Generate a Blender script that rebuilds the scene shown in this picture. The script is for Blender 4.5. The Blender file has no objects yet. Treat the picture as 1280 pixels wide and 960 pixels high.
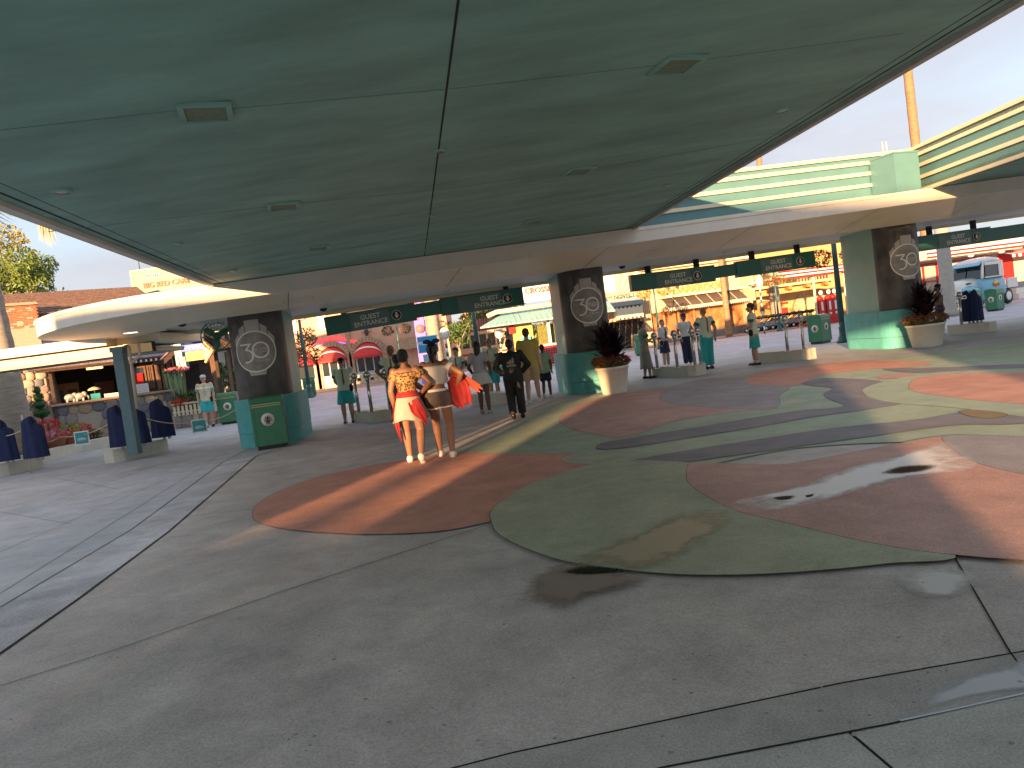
import bpy, bmesh, math, random
from math import sin, cos, pi, radians
from mathutils import Vector, Matrix, Euler
random.seed(7)
scn = bpy.context.scene
COL = scn.collection
# ------------------------------------------------------------------ camera
F = 960.0; ROLL = radians(7.45); PITCH = radians(-3.1); HC = 1.55
CR, SR, CP, SP = cos(ROLL), sin(ROLL), cos(PITCH), sin(PITCH)
cam_d = bpy.data.cameras.new('camera'); cam = bpy.data.objects.new('camera', cam_d); COL.objects.link(cam)
cam_d.sensor_width = 36; cam_d.lens = 27; cam_d.clip_end = 5000; cam_d.clip_start = 0.05
fw = Vector((0, CP, SP)); upl = Vector((0, -SP, CP)); rt = Vector((1, 0, 0))
cr_ = CR*rt - SR*upl; cu_ = SR*rt + CR*upl
m3 = Matrix((cr_, cu_, -fw)).transposed()
cam.matrix_world = Matrix.Translation((0, 0, HC)) @ m3.to_4x4()
scn.camera = cam
# ------------------------------------------------------------------ light
SUN_AZ = 18.5; SUN_EL = 5.8          # shadows run towards bearing SUN_AZ
w = bpy.data.worlds.new('World'); scn.world = w; w.use_nodes = True
nt = w.node_tree; nt.nodes.clear()
out = nt.nodes.new('ShaderNodeOutputWorld'); bg = nt.nodes.new('ShaderNodeBackground')
sky = nt.nodes.new('ShaderNodeTexSky'); sky.sky_type = 'NISHITA'; sky.sun_disc = False
sky.sun_elevation = radians(SUN_EL+2); sky.sun_rotation = radians(180+SUN_AZ)
sky.air_density = 1.0; sky.dust_density = 1.2; sky.ozone_density = 1.5
tc = nt.nodes.new('ShaderNodeTexCoord'); mp = nt.nodes.new('ShaderNodeMapping'); mp.inputs['Scale'].default_value = (1.0, 1.0, 3.4)
nz = nt.nodes.new('ShaderNodeTexNoise'); nz.inputs['Scale'].default_value = 2.3; nz.inputs['Detail'].default_value = 7; nz.inputs['Roughness'].default_value = .55
rp = nt.nodes.new('ShaderNodeValToRGB'); rp.color_ramp.elements[0].color = (.88, .88, .88, 1); rp.color_ramp.elements[0].position = .22; rp.color_ramp.elements[1].position = .62
mx = nt.nodes.new('ShaderNodeMix'); mx.data_type = 'RGBA'
mul = nt.nodes.new('ShaderNodeMath'); mul.operation = 'MULTIPLY'; mul.inputs[1].default_value = .97
SKYC = (1.30, 1.30, 1.46, 1)
mx.inputs['B'].default_value = SKYC
nz2 = nt.nodes.new('ShaderNodeTexNoise'); nz2.inputs['Scale'].default_value = 1.25; nz2.inputs['Detail'].default_value = 6; nz2.inputs['Distortion'].default_value = .5
cm_ = nt.nodes.new('ShaderNodeValToRGB'); cm_.color_ramp.elements[0].position = .36; cm_.color_ramp.elements[1].position = .66
cm_.color_ramp.elements[0].color = (.84, 1.04, 1.22, 1); cm_.color_ramp.elements[1].color = (.82, .76, .84, 1)
nt.links.new(mp.outputs['Vector'], nz2.inputs['Vector']); nt.links.new(nz2.outputs['Fac'], cm_.inputs['Fac']); nt.links.new(cm_.outputs['Color'], mx.inputs['B'])
nt.links.new(tc.outputs['Generated'], mp.inputs['Vector']); nt.links.new(mp.outputs['Vector'], nz.inputs['Vector'])
nt.links.new(nz.outputs['Fac'], rp.inputs['Fac']); nt.links.new(rp.outputs['Color'], mul.inputs[0])
nt.links.new(mul.outputs['Value'], mx.inputs['Factor']); nt.links.new(sky.outputs['Color'], mx.inputs['A'])
nt.links.new(mx.outputs['Result'], bg.inputs['Color']); bg.inputs['Strength'].default_value = .10
nt.links.new(bg.outputs['Background'], out.inputs['Surface'])
sd = bpy.data.lights.new('sun', 'SUN'); sd.energy = 2.4; sd.angle = radians(.53); sd.color = (1.0, .57, .27)
sun = bpy.data.objects.new('sun', sd); COL.objects.link(sun)
az = radians(SUN_AZ); el = radians(SUN_EL)
sdir = Vector((sin(az)*cos(el), cos(az)*cos(el), -sin(el)))
sun.rotation_euler = sdir.to_track_quat('-Z', 'Y').to_euler()
scn.view_settings.view_transform = 'Standard'; scn.view_settings.look = 'None'
scn.view_settings.exposure = 3.0; scn.view_settings.gamma = 1.0
scn.cycles.max_bounces = 8; scn.cycles.diffuse_bounces = 7

# ------------------------------------------------------------------ geometry helpers
def ray(x, y):
    dx = x-640; dy = y-480
    u = dx*CR - dy*SR; up = -(dx*SR + dy*CR)/F
    return Vector((u/F, CP - up*SP, SP + up*CP))
def G(x, y, z=0.0):
    r = ray(x, y); t = (z-HC)/r.z; return Vector((r.x*t, r.y*t, z))
def at(x, y, Y):
    r = ray(x, y); t = Y/r.y; return Vector((r.x*t, Y, HC+r.z*t))
RA = radians(17); RE = (cos(RA), sin(RA)); RN = (-RE[1], RE[0]); RP = (-5.2, 14.2)
def ST(s, t): return (RP[0]+s*RE[0]+t*RN[0], RP[1]+s*RE[1]+t*RN[1])
def sT(x, y): dx = x-RP[0]; dy = y-RP[1]; return dx*RE[0]+dy*RE[1], dx*RN[0]+dy*RN[1]
TZ0, TK = 3.27, .04
def TZ(x, y): return TZ0 + TK*sT(x, y)[0]
def hitT(px, py, off=0.0):
    r = ray(px, py)
    den = r.z - TK*(r.x*RE[0]+r.y*RE[1]); num = TZ0+off-TK*(RP[0]*RE[0]+RP[1]*RE[1])-HC
    t = num/den; return Vector((r.x*t, r.y*t, HC+r.z*t))

class MB:
    def __init__(s): s.v = []; s.f = []; s.mi = []; s.cur = 0; s.sm = []; s.smooth = False
    def add(s, vs, fs, M=None):
        b = len(s.v)
        for p in vs:
            p = Vector(p)
            s.v.append(M @ p if M else p)
        for f in fs:
            s.f.append([b+i for i in f]); s.mi.append(s.cur); s.sm.append(s.smooth)
        return s
    def box(s, c, d, rz=0, M=None):
        x, y, z = d[0]/2, d[1]/2, d[2]/2
        vs = [(-x,-y,-z),(x,-y,-z),(x,y,-z),(-x,y,-z),(-x,-y,z),(x,-y,z),(x,y,z),(-x,y,z)]
        fs = [(3,2,1,0),(4,5,6,7),(0,1,5,4),(1,2,6,5),(2,3,7,6),(3,0,4,7)]
        T = Matrix.Translation(c) @ Matrix.Rotation(rz, 4, 'Z')
        return s.add(vs, fs, (M @ T) if M else T)
    def prism(s, poly, z0, z1, M=None):
        n = len(poly)
        a = sum(poly[i][0]*poly[(i+1)%n][1]-poly[(i+1)%n][0]*poly[i][1] for i in range(n))
        if a < 0: poly = poly[::-1]
        f0 = (lambda x, y: z0) if not callable(z0) else z0
        f1 = (lambda x, y: z1) if not callable(z1) else z1
        vs = [(p[0], p[1], f0(p[0], p[1])) for p in poly]+[(p[0], p[1], f1(p[0], p[1])) for p in poly]
        fs = [tuple(range(n-1, -1, -1)), tuple(range(n, 2*n))]+[(i, (i+1)%n, n+(i+1)%n, n+i) for i in range(n)]
        return s.add(vs, fs, M)
    def tube(s, pts, r, seg=10, caps=True, r2=None):
        pts = [Vector(p) for p in pts]; n = len(pts); sm = s.smooth; s.smooth = True
        vs = []; fs = []
        prev = None
        for i, p in enumerate(pts):
            d = (pts[min(i+1, n-1)]-pts[max(i-1, 0)]).normalized()
            if prev is None:
                a = Vector((0, 0, 1)) if abs(d.z) < .9 else Vector((1, 0, 0))
                u = d.cross(a).normalized()
            else:
                u = (prev - d*prev.dot(d)).normalized()
            prev = u; v = d.cross(u)
            if hasattr(r, '__len__'): rr = r[i]
            else: rr = r if r2 is None else r+(r2-r)*i/(n-1)
            for k in range(seg):
                a = 2*pi*k/seg; vs.append(p+u*cos(a)*rr+v*sin(a)*rr)
        for i in range(n-1):
            for k in range(seg):
                a = i*seg+k; b = i*seg+(k+1)%seg
                fs.append((a, b, b+seg, a+seg))
        s.add(vs, fs)
        s.smooth = False
        if caps:
            b = len(s.v)-len(vs)
            s.f.append([b+k for k in range(seg)][::-1]); s.mi.append(s.cur); s.sm.append(False)
            s.f.append([b+(n-1)*seg+k for k in range(seg)]); s.mi.append(s.cur); s.sm.append(False)
        s.smooth = sm
        return s
    def lathe(s, prof, seg=16, M=None, sx=1, sy=1, caps=True):
        vs = []; fs = []; n = len(prof); sm = s.smooth; s.smooth = True
        for r, z in prof:
            for k in range(seg):
                a = 2*pi*k/seg; vs.append((r*cos(a)*sx, r*sin(a)*sy, z))
        for i in range(n-1):
            for k in range(seg):
                a = i*seg+k; b = i*seg+(k+1)%seg; fs.append((a, b, b+seg, a+seg))
        if caps:
            fs.append(tuple(range(seg-1, -1, -1))); fs.append(tuple((n-1)*seg+k for k in range(seg)))
        s.add(vs, fs, M); s.smooth = sm
        return s
    def ball(s, c, r, M=None, seg=12, rings=8):
        if not hasattr(r, '__len__'): r = (r, r, r)
        vs = [(0, 0, -1)]; fs = []; sm = s.smooth; s.smooth = True
        for i in range(1, rings):
            a = -pi/2+pi*i/rings
            for k in range(seg): vs.append((cos(a)*cos(2*pi*k/seg), cos(a)*sin(2*pi*k/seg), sin(a)))
        vs.append((0, 0, 1)); L = len(vs)-1
        for k in range(seg): fs.append((0, 1+(k+1)%seg, 1+k)); fs.append((L, L-seg+k, L-seg+(k+1)%seg))
        for i in range(rings-2):
            for k in range(seg):
                a = 1+i*seg+k; b = 1+i*seg+(k+1)%seg; fs.append((a, b, b+seg, a+seg))
        T = Matrix.Translation(c) @ Matrix.Diagonal((r[0], r[1], r[2], 1))
        s.add(vs, fs, (M @ T) if M else T); s.smooth = sm
        return s
    def mesh(s, name, mats):
        me = bpy.data.meshes.new(name)
        me.from_pydata([tuple(v) for v in s.v], [], s.f)
        if not isinstance(mats, (list, tuple)): mats = [mats]
        for m in mats: me.materials.append(m)
        me.polygons.foreach_set('material_index', s.mi); me.polygons.foreach_set('use_smooth', s.sm)
        me.update(); return me
def link(name, me, parent=None, kind=None):
    o = bpy.data.objects.new(name, me); COL.objects.link(o)
    if parent is not None: o.parent = parent
    if kind: o['kind'] = kind
    return o
def obj(name, mb, mats, parent=None, kind=None): return link(name, mb.mesh(name, mats), parent, kind)
def thing(name, label, cat, loc=(0, 0, 0), rz=0, group=None):
    o = bpy.data.objects.new(name, None); COL.objects.link(o); o.empty_display_size = .3
    o.location = loc; o.rotation_euler = (0, 0, rz)
    return tag(o, label, cat, group)
def tag(o, label, cat, group=None):
    o['label'] = label; o['category'] = cat
    if group: o['group'] = group
    return o
def children(o): return [c for c in COL.objects if c.parent == o]
def copy_tree(o, parent=None, label=None, loc=None, rz=None):
    c = o.copy(); COL.objects.link(c)
    c.parent = parent
    if label: c['label'] = label
    if loc is not None: c.location = loc
    if rz is not None: c.rotation_euler = (0, 0, rz)
    for ch in list(KIDS.get(o.name, children(o))): copy_tree(ch, c)
    return c
KIDS = {}
def text_mb(s, size=1.0, depth=.01, align='CENTER', space=1.0, bold=0.0):
    cu = bpy.data.curves.new('t', 'FONT'); cu.body = s; cu.size = size; cu.extrude = depth/2; cu.align_x = align; cu.align_y = 'CENTER'
    cu.space_character = space; cu.offset = bold; cu.resolution_u = 3
    o = bpy.data.objects.new('t', cu); COL.objects.link(o)
    dg = bpy.context.evaluated_depsgraph_get(); dg.update()
    me = bpy.data.meshes.new_from_object(o.evaluated_get(dg))
    mb = MB(); mb.add([v.co.copy() for v in me.vertices], [tuple(p.vertices) for p in me.polygons])
    COL.objects.unlink(o); bpy.data.objects.remove(o); bpy.data.curves.remove(cu); bpy.data.meshes.remove(me)
    return mb
def xf(mb, M):
    mb.v = [M @ v for v in mb.v]; return mb
def face_M(loc, rz=0, tilt=0):     # local x right, y up -> plane standing, facing -Y (rotated rz)
    return Matrix.Translation(loc) @ Matrix.Rotation(rz, 4, 'Z') @ Matrix.Rotation(pi/2+tilt, 4, 'X')

# ------------------------------------------------------------------ materials
MATS = {}
def mat(name, col, rough=.6, metal=0, var=.12, scale=6.0, bump=0.0, bscale=60.0, emit=None, estr=1.0, spec=.5, col2=None, coat=0, trans=0, tex='Object', detail=5, stretch=None):
    if name in MATS: return MATS[name]
    m = bpy.data.materials.new(name); m.use_nodes = True; n = m.node_tree; b = n.nodes['Principled BSDF']
    b.inputs['Roughness'].default_value = rough; b.inputs['Metallic'].default_value = metal
    b.inputs['Specular IOR Level'].default_value = spec
    if coat: b.inputs['Coat Weight'].default_value = coat
    if trans: b.inputs['Transmission Weight'].default_value = trans
    tcn = n.nodes.new('ShaderNodeTexCoord'); src = tcn.outputs[tex]
    if stretch:
        mpn = n.nodes.new('ShaderNodeMapping'); mpn.inputs['Scale'].default_value = stretch
        n.links.new(src, mpn.inputs['Vector']); src = mpn.outputs['Vector']
    c = tuple(col)+(1,)
    if var > 0 or col2:
        a = n.nodes.new('ShaderNodeTexNoise'); a.inputs['Scale'].default_value = scale; a.inputs['Detail'].default_value = detail; a.inputs['Roughness'].default_value = .6
        n.links.new(src, a.inputs['Vector'])
        r = n.nodes.new('ShaderNodeValToRGB'); r.color_ramp.elements[0].position = .3; r.color_ramp.elements[1].position = .7
        r.color_ramp.elements[0].color = tuple(x*(1-var) for x in col)+(1,)
        r.color_ramp.elements[1].color = (tuple(min(1, x*(1+var)) for x in col) if col2 is None else tuple(col2))+(1,)
        n.links.new(a.outputs['Fac'], r.inputs['Fac']); n.links.new(r.outputs['Color'], b.inputs['Base Color'])
    else: b.inputs['Base Color'].default_value = c
    if bump > 0:
        a2 = n.nodes.new('ShaderNodeTexNoise'); a2.inputs['Scale'].default_value = bscale; a2.inputs['Detail'].default_value = 4
        n.links.new(src, a2.inputs['Vector'])
        bp = n.nodes.new('ShaderNodeBump'); bp.inputs['Strength'].default_value = bump; bp.inputs['Distance'].default_value = .02
        n.links.new(a2.outputs['Fac'], bp.inputs['Height']); n.links.new(bp.outputs['Normal'], b.inputs['Normal'])
    if emit:
        b.inputs['Emission Color'].default_value = tuple(emit)+(1,); b.inputs['Emission Strength'].default_value = estr
    MATS[name] = m; return m
def floor_mat(name, col, var=.22, rough=.62, bscale=180, stain=.25):
    m = bpy.data.materials.new(name); m.use_nodes = True; n = m.node_tree; b = n.nodes['Principled BSDF']; L = n.links.new
    tcn = n.nodes.new('ShaderNodeTexCoord'); s = tcn.outputs['Object']
    def noise(sc, det=5, ro=.6, dist=0):
        a = n.nodes.new('ShaderNodeTexNoise'); a.inputs['Scale'].default_value = sc; a.inputs['Detail'].default_value = det; a.inputs['Roughness'].default_value = ro; a.inputs['Distortion'].default_value = dist
        L(s, a.inputs['Vector']); return a
    def ramp(a, p0, p1, v0, v1):
        r = n.nodes.new('ShaderNodeMapRange'); r.inputs['From Min'].default_value = p0; r.inputs['From Max'].default_value = p1
        r.inputs['To Min'].default_value = v0; r.inputs['To Max'].default_value = v1; L(a.outputs['Fac'], r.inputs['Value']); return r.outputs['Result']
    big = ramp(noise(.45, 6, .6, .6), .3, .7, 1-stain, 1+stain*.6)
    mid = ramp(noise(2.2, 10, .75, .3), .3, .7, 1-var*1.0, 1+var*1.0)
    fin = ramp(noise(95, 6, .8), .25, .75, 1-var*2.6, 1+var*2.6)
    m1 = n.nodes.new('ShaderNodeMath'); m1.operation = 'MULTIPLY'; L(big, m1.inputs[0]); L(mid, m1.inputs[1])
    m2 = n.nodes.new('ShaderNodeMath'); m2.operation = 'MULTIPLY'; L(m1.outputs[0], m2.inputs[0]); L(fin, m2.inputs[1])
    vm = n.nodes.new('ShaderNodeVectorMath'); vm.operation = 'SCALE'; vm.inputs[0].default_value = col; L(m2.outputs[0], vm.inputs['Scale'])
    L(vm.outputs['Vector'], b.inputs['Base Color'])
    rr = ramp(noise(.8, 5, .6, .4), .35, .65, rough-.02, rough+.2); L(rr, b.inputs['Roughness'])
    bp = n.nodes.new('ShaderNodeBump'); bp.inputs['Strength'].default_value = .35; bp.inputs['Distance'].default_value = .004
    L(noise(bscale, 4).outputs['Fac'], bp.inputs['Height']); L(bp.outputs['Normal'], b.inputs['Normal'])
    MATS[name] = m; return m
M_ceil = mat('teal_plaster', (.225, .415, .35), .62, var=.24, scale=1.5, bump=.9, bscale=3.2, stretch=(.55, 1.5, 1), detail=9)
M_cream = mat('cream_plaster', (.84, .74, .54), .45, var=.05, scale=2, bump=.12, bscale=9)
M_white = mat('white_plaster', (.66, .62, .55), .5, var=.06, scale=2)
M_panel = mat('turquoise_panel', (.085, .21, .235), .5, var=.08, scale=1.5, bump=.08, bscale=20)
M_body = mat('pale_teal_plaster', (.27, .47, .39), .55, var=.07, scale=2, bump=.15, bscale=30)
M_base = mat('turquoise_tile', (.10, .42, .42), .6, var=.12, scale=3)
M_baseD = mat('deep_green_tile', (.07, .22, .18), .35, var=.12, scale=3)
M_rib = mat('cream_rib', (.62, .57, .40), .45, var=.04)
M_dark = mat('dark_gap', (.015, .02, .018), .8, var=0)
M_sign = mat('sign_green', (.045, .19, .155), .4, var=.08)
M_signL = mat('sign_grey_green', (.14, .235, .205), .4, var=.06)
M_signT = mat('sign_letter_cream', (.85, .84, .76), .5, var=0)
M_steel = mat('brushed_steel', (.62, .60, .56), .22, 1, var=.1, scale=40)
M_navy = mat('navy_fabric', (.010, .018, .075), .85, var=.25, scale=12, bump=.5, bscale=18, stretch=(3, 3, .6))
M_island = mat('cream_concrete', (.60, .57, .48), .5, var=.08, scale=4)
M_green = mat('bin_green', (.045, .20, .10), .38, var=.1)
M_greenD = mat('bin_flap_grey', (.12, .17, .18), .4, var=.1)
M_black = mat('black_plastic', (.012, .012, .013), .45, var=0)
M_vent = mat('vent_grille', (.22, .28, .19), .6, var=.15, scale=20)
M_pot = mat('cream_pot', (.78, .72, .60), .4, var=.04)
M_lampglass = mat('lamp_glass', (.5, .5, .48), .3, var=.05)
# ================================================================== GROUND
F_dark = floor_mat('concrete_dark_grey', (.50, .445, .405))
F_light = floor_mat('concrete_light_grey', (.44, .45, .47), stain=.15)
F_strip = floor_mat('concrete_border_strip', (.50, .485, .49), var=.3, stain=.5)
F_street = floor_mat('street_blue_grey', (.44, .43, .48), stain=.2)
F_walk = floor_mat('far_pavement_pinkish', (.34, .27, .23), stain=.15)
F_red = floor_mat('terrazzo_red', (.55, .26, .19), stain=.15)
F_mauve = floor_mat('terrazzo_mauve', (.48, .28, .235), stain=.15)
F_grn = floor_mat('terrazzo_green', (.355, .37, .255), stain=.12)
F_grn2 = floor_mat('terrazzo_light_green', (.33, .39, .28), stain=.12)
F_pur = floor_mat('terrazzo_slate', (.19, .18, .195), stain=.12)
F_gry2 = floor_mat('terrazzo_grey', (.29, .265, .27), stain=.12)
F_fore = floor_mat('concrete_mid_grey', (.46, .44, .395))
M_joint = mat('joint_dark', (.03, .028, .026), .95, var=0, spec=.1)
def smooth_poly(P, n=5, closed=True):
    out = []; N = len(P); rng = range(N) if closed else range(N-1)
    for i in rng:
        if closed: p0, p1, p2, p3 = P[(i-1) % N], P[i], P[(i+1) % N], P[(i+2) % N]
        else: p0, p1, p2, p3 = P[max(i-1, 0)], P[i], P[i+1], P[min(i+2, N-1)]
        for k in range(n):
            t = k/n
            out.append(tuple(.5*((2*p1[j])+(-p0[j]+p2[j])*t+(2*p0[j]-5*p1[j]+4*p2[j]-p3[j])*t*t+(-p0[j]+3*p1[j]-3*p2[j]+p3[j])*t**3) for j in (0, 1)))
    if not closed: out.append(tuple(P[-1]))
    return out
def sheet(name, pts, z, m, kind='structure'):
    bm = bmesh.new(); vs = [bm.verts.new((p[0], p[1], z)) for p in pts]; f = bm.faces.new(vs)
    if f.normal.z < 0: f.normal_flip()
    bm.normal_update()
    if f.normal.z < 0: bmesh.ops.reverse_faces(bm, faces=[f])
    bmesh.ops.triangulate(bm, faces=bm.faces[:])
    me = bpy.data.meshes.new(name); bm.to_mesh(me); bm.free(); me.materials.append(m)
    return link(name, me, None, kind)
def offset(P, d):
    N = len(P); a = sum(P[i][0]*P[(i+1) % N][1]-P[(i+1) % N][0]*P[i][1] for i in range(N)); sg = 1 if a > 0 else -1
    o = []
    for i in range(N):
        t = Vector(P[(i+1) % N])-Vector(P[i-1]);
        if t.length < 1e-6: o.append(P[i]); continue
        t.normalize(); o.append((P[i][0]+sg*t.y*d, P[i][1]-sg*t.x*d))
    return o
def px2w(P): return [tuple(G(x, y).xy) for x, y in P]
def Z2(P): return [(640+x/2, 420+y/2) for x, y in P]
def ribbon(name, P, wd, z, m):
    mb = MB(); P = [Vector((p[0], p[1])) for p in P]
    for i in range(len(P)-1):
        t = (P[i+1]-P[i]).normalized(); nn = Vector((-t.y, t.x))*wd/2
        mb.add([(*(P[i]-nn), z), (*(P[i+1]-nn), z), (*(P[i+1]+nn), z), (*(P[i]+nn), z)], [(0, 1, 2, 3)])
    return obj(name, mb, m, None, 'structure')
sheet('ground', [(-1500, -1500), (1500, -1500), (1500, 2500), (-1500, 2500)], -.012, F_street)
sheet('plaza_floor', [(-14, -40), (40, -40), (40, 24.8), (14.6, 24.3), (8.3, 22.6), (-4, 19.6), (-6, 17.6), (-14, 16)], -.006, F_dark)
# light band of paving that runs under the gate
gate_band = px2w([(370, 557), (382, 551), (420, 549), (480, 541), (560, 537), (620, 526), (700, 500), (730, 497), (790, 492), (830, 484), (900, 474), (1000, 460), (1100, 449), (1280, 427), (1280, 395), (1100, 425), (950, 437), (700, 473), (560, 495), (420, 515), (386, 535)])
sheet('gate_pavement', gate_band, -.002, floor_mat('gate_band_grey', (.42, .42, .42), stain=.2))
left_area = px2w([(0, 817), (100, 747), (210, 665), (320, 570), (325, 557), (386, 535), (420, 515), (300, 540), (240, 549)])+[(-14, 29), (-40, 32), (-40, -6), (-5.5, -6)]
lw = [tuple(G(*p).xy) for p in [(0, 817), (100, 747), (210, 665), (320, 570), (370, 555)]]
d0 = (Vector(lw[0])-Vector(lw[1])).normalized(); ext = Vector(lw[0])+d0*9
left_poly = [tuple(ext)]+lw+[(-5.6, 20.5), (-9, 26.5), (-40, 31), (-40, -6)]
sheet('left_paving', left_poly, -.001, F_light)
st = [tuple(G(*p).xy) for p in [(0, 760), (165, 662), (280, 577)]]
e2 = Vector(st[0])+(Vector(st[0])-Vector(st[1])).normalized()*9
sheet('border_strip', [tuple(ext)]+lw[:4]+st[::-1]+[tuple(e2)], .003, F_strip)
ribbon('paving_joint', [tuple(ext)]+lw, .008, .006, M_joint)
ribbon('paving_joint', [tuple(e2)]+st+[tuple(G(330, 552).xy)], .012, .0065, M_joint)
for a, b in (((0, 742), (270, 573)), ((0, 628), (300, 556)), ((0, 690), (285, 565)), ((0, 652), (200, 580)), ((60, 596), (150, 612)), ((0, 640), (90, 655))):
    ribbon('paving_joint', [tuple(G(*a).xy), tuple(G(*b).xy)], .008, .0015, mat('joint_grey', (.16, .16, .165), .9, var=0, spec=.2))
# inlaid coloured terrazzo shapes
LV = [0]
def patch(name, P, m, lvl, joint=True, n=5):
    LV[0] += 1; z = .002+LV[0]*.0009; Q = smooth_poly(px2w(P), n)
    if joint: sheet(name+'_joint', offset(Q, .004), z-.00045, M_joint)
    return sheet(name, Q, z, m)
G0 = [(560, 569), (600, 553), (650, 528), (700, 503), (735, 498), (800, 491), (840, 483), (900, 474), (1000, 460), (1100, 449), (1280, 427), (1380, 415), (1420, 560), (1330, 560), (1180, 552), (1000, 560), (860, 586), (740, 600), (650, 600), (600, 578)]
patch('green_field', G0, F_grn2, 0, True)
patch('red_lobe', [(316, 646), (322, 630), (349, 614), (393, 598), (452, 584), (500, 576), (572, 566), (624, 568), (700, 567), (790, 570), (800, 590), (740, 604), (690, 625), (640, 645), (560, 663), (480, 668), (420, 667), (360, 662), (328, 655)], F_red, 1)
patch('green_tongue', Z2([(124, 308), (150, 298), (210, 293), (300, 292), (420, 300), (420, 322), (280, 323), (180, 322), (135, 317)]), F_grn, 2)
patch('red_crescent', Z2([(118, 212), (135, 190), (190, 163), (300, 140), (400, 130), (560, 160), (665, 180), (560, 190), (400, 216), (290, 253), (200, 246), (140, 228)]), F_mauve, 1)
patch('grey_lobe', Z2([(370, 155), (395, 128), (480, 108), (590, 104), (690, 124), (668, 150), (662, 178), (560, 183), (430, 174), (385, 164)]), F_gry2, 2)
patch('red_ribbon', Z2([(583, 110), (620, 92), (760, 72), (880, 62), (1010, 64), (1050, 70), (1000, 78), (880, 85), (770, 100), (720, 122), (640, 124), (600, 120)]), F_red, 2, False)
patch('slate_wave', Z2([(725, 118), (780, 106), (890, 110), (938, 120), (882, 138), (900, 160), (978, 167), (930, 178), (840, 192), (740, 206), (600, 231), (400, 263), (300, 279), (225, 285), (210, 280), (228, 268), (290, 257), (500, 223), (700, 190), (828, 177), (790, 158), (780, 145), (800, 131), (750, 126)]), F_pur, 3)
patch('slate_stripe', Z2([(275, 321), (330, 306), (560, 268), (800, 232), (1000, 212), (1120, 193), (1220, 190), (1400, 196), (1400, 212), (1240, 222), (1100, 225), (900, 252), (700, 280), (500, 308), (400, 322), (310, 326)]), F_pur, 3)
patch('slate_ribbon', Z2([(930, 82), (1060, 80), (1200, 74), (1400, 68), (1400, 78), (1200, 88), (1060, 94), (960, 90)]), F_pur, 2, False)
patch('light_ring', Z2([(878, 142), (900, 124), (980, 104), (1100, 90), (1400, 86), (1400, 200), (1100, 180), (930, 165)]), F_grn2, 1, False)
patch('red_ellipse', Z2([(908, 103), (940, 96), (985, 95), (1010, 98), (985, 105), (930, 108)]), F_mauve, 3, False)
patch('red_disc', Z2([(993, 126), (1010, 108), (1070, 98), (1200, 94), (1400, 96), (1400, 170), (1200, 166), (1060, 150), (1000, 138)]), F_red, 2)
patch('tan_inlay', Z2([(1118, 193), (1150, 187), (1235, 196), (1215, 207), (1160, 206)]), floor_mat('terrazzo_tan', (.25, .17, .07)), 4)
patch('big_green_circle', [(615, 655), (614, 641), (632, 624), (662, 607), (704, 591), (750, 581), (810, 577), (880, 582), (960, 600), (1060, 640), (1195, 694), (1110, 707), (1020, 716), (930, 721), (840, 720), (760, 712), (700, 702), (650, 684), (622, 668)], F_grn, 4)
patch('big_mauve_shape', Z2([(437, 358), (440, 330), (462, 320), (640, 325), (720, 318), (900, 285), (1085, 253), (1280, 260), (1500, 270), (1700, 600), (1280, 567), (1150, 557), (1000, 540), (850, 512), (700, 475), (560, 440), (480, 400), (446, 375)]), F_mauve, 5)
patch('grey_wedge', Z2([(1085, 253), (1280, 256), (1500, 262), (1600, 400), (1280, 350), (1160, 320), (1105, 288)]), F_gry2, 6)
# slab joints in the grey floor
for P in ([(0, 857), (150, 810), (350, 740), (612, 655)], [(230, 646), (316, 636)], [(1192, 694), (1262, 814), (1275, 832)]):
    ribbon('floor_joint', px2w(P), .008, .0005, M_joint)
fp = px2w([(520, 972), (640, 941), (1051, 854), (1280, 814)]); fq = px2w([(700, 990), (829, 960), (1111, 906), (1280, 868)])
ribbon('floor_joint', [(-6, 1.6)]+fp+[(9, 5.6)], .012, .0006, M_joint)
sheet('front_slab', [fq[0]]+fq[1:]+[(9, 5.0), (9, -3), (-6, -3), (-6, .5)], .0008, F_fore)
ribbon('floor_joint', [(-6, .5)]+fq+[(9, 5.0)], .012, .003, M_joint)
ribbon('floor_joint', px2w([(1062, 916), (1114, 960), (1150, 1000)]), .012, .0016, M_joint)
sheet('front_border', [fp[0]]+fp[1:]+[(9, 5.6), (9, 5.0)]+fq[::-1], .0004, floor_mat('border_concrete', (.40, .375, .34), stain=.3))
ribbon('wet_edge', px2w([(1125, 902), (1200, 886), (1280, 868), (1340, 855)]), .012, .0045, mat('water_edge', (.35, .38, .42), .08, var=0))
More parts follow.
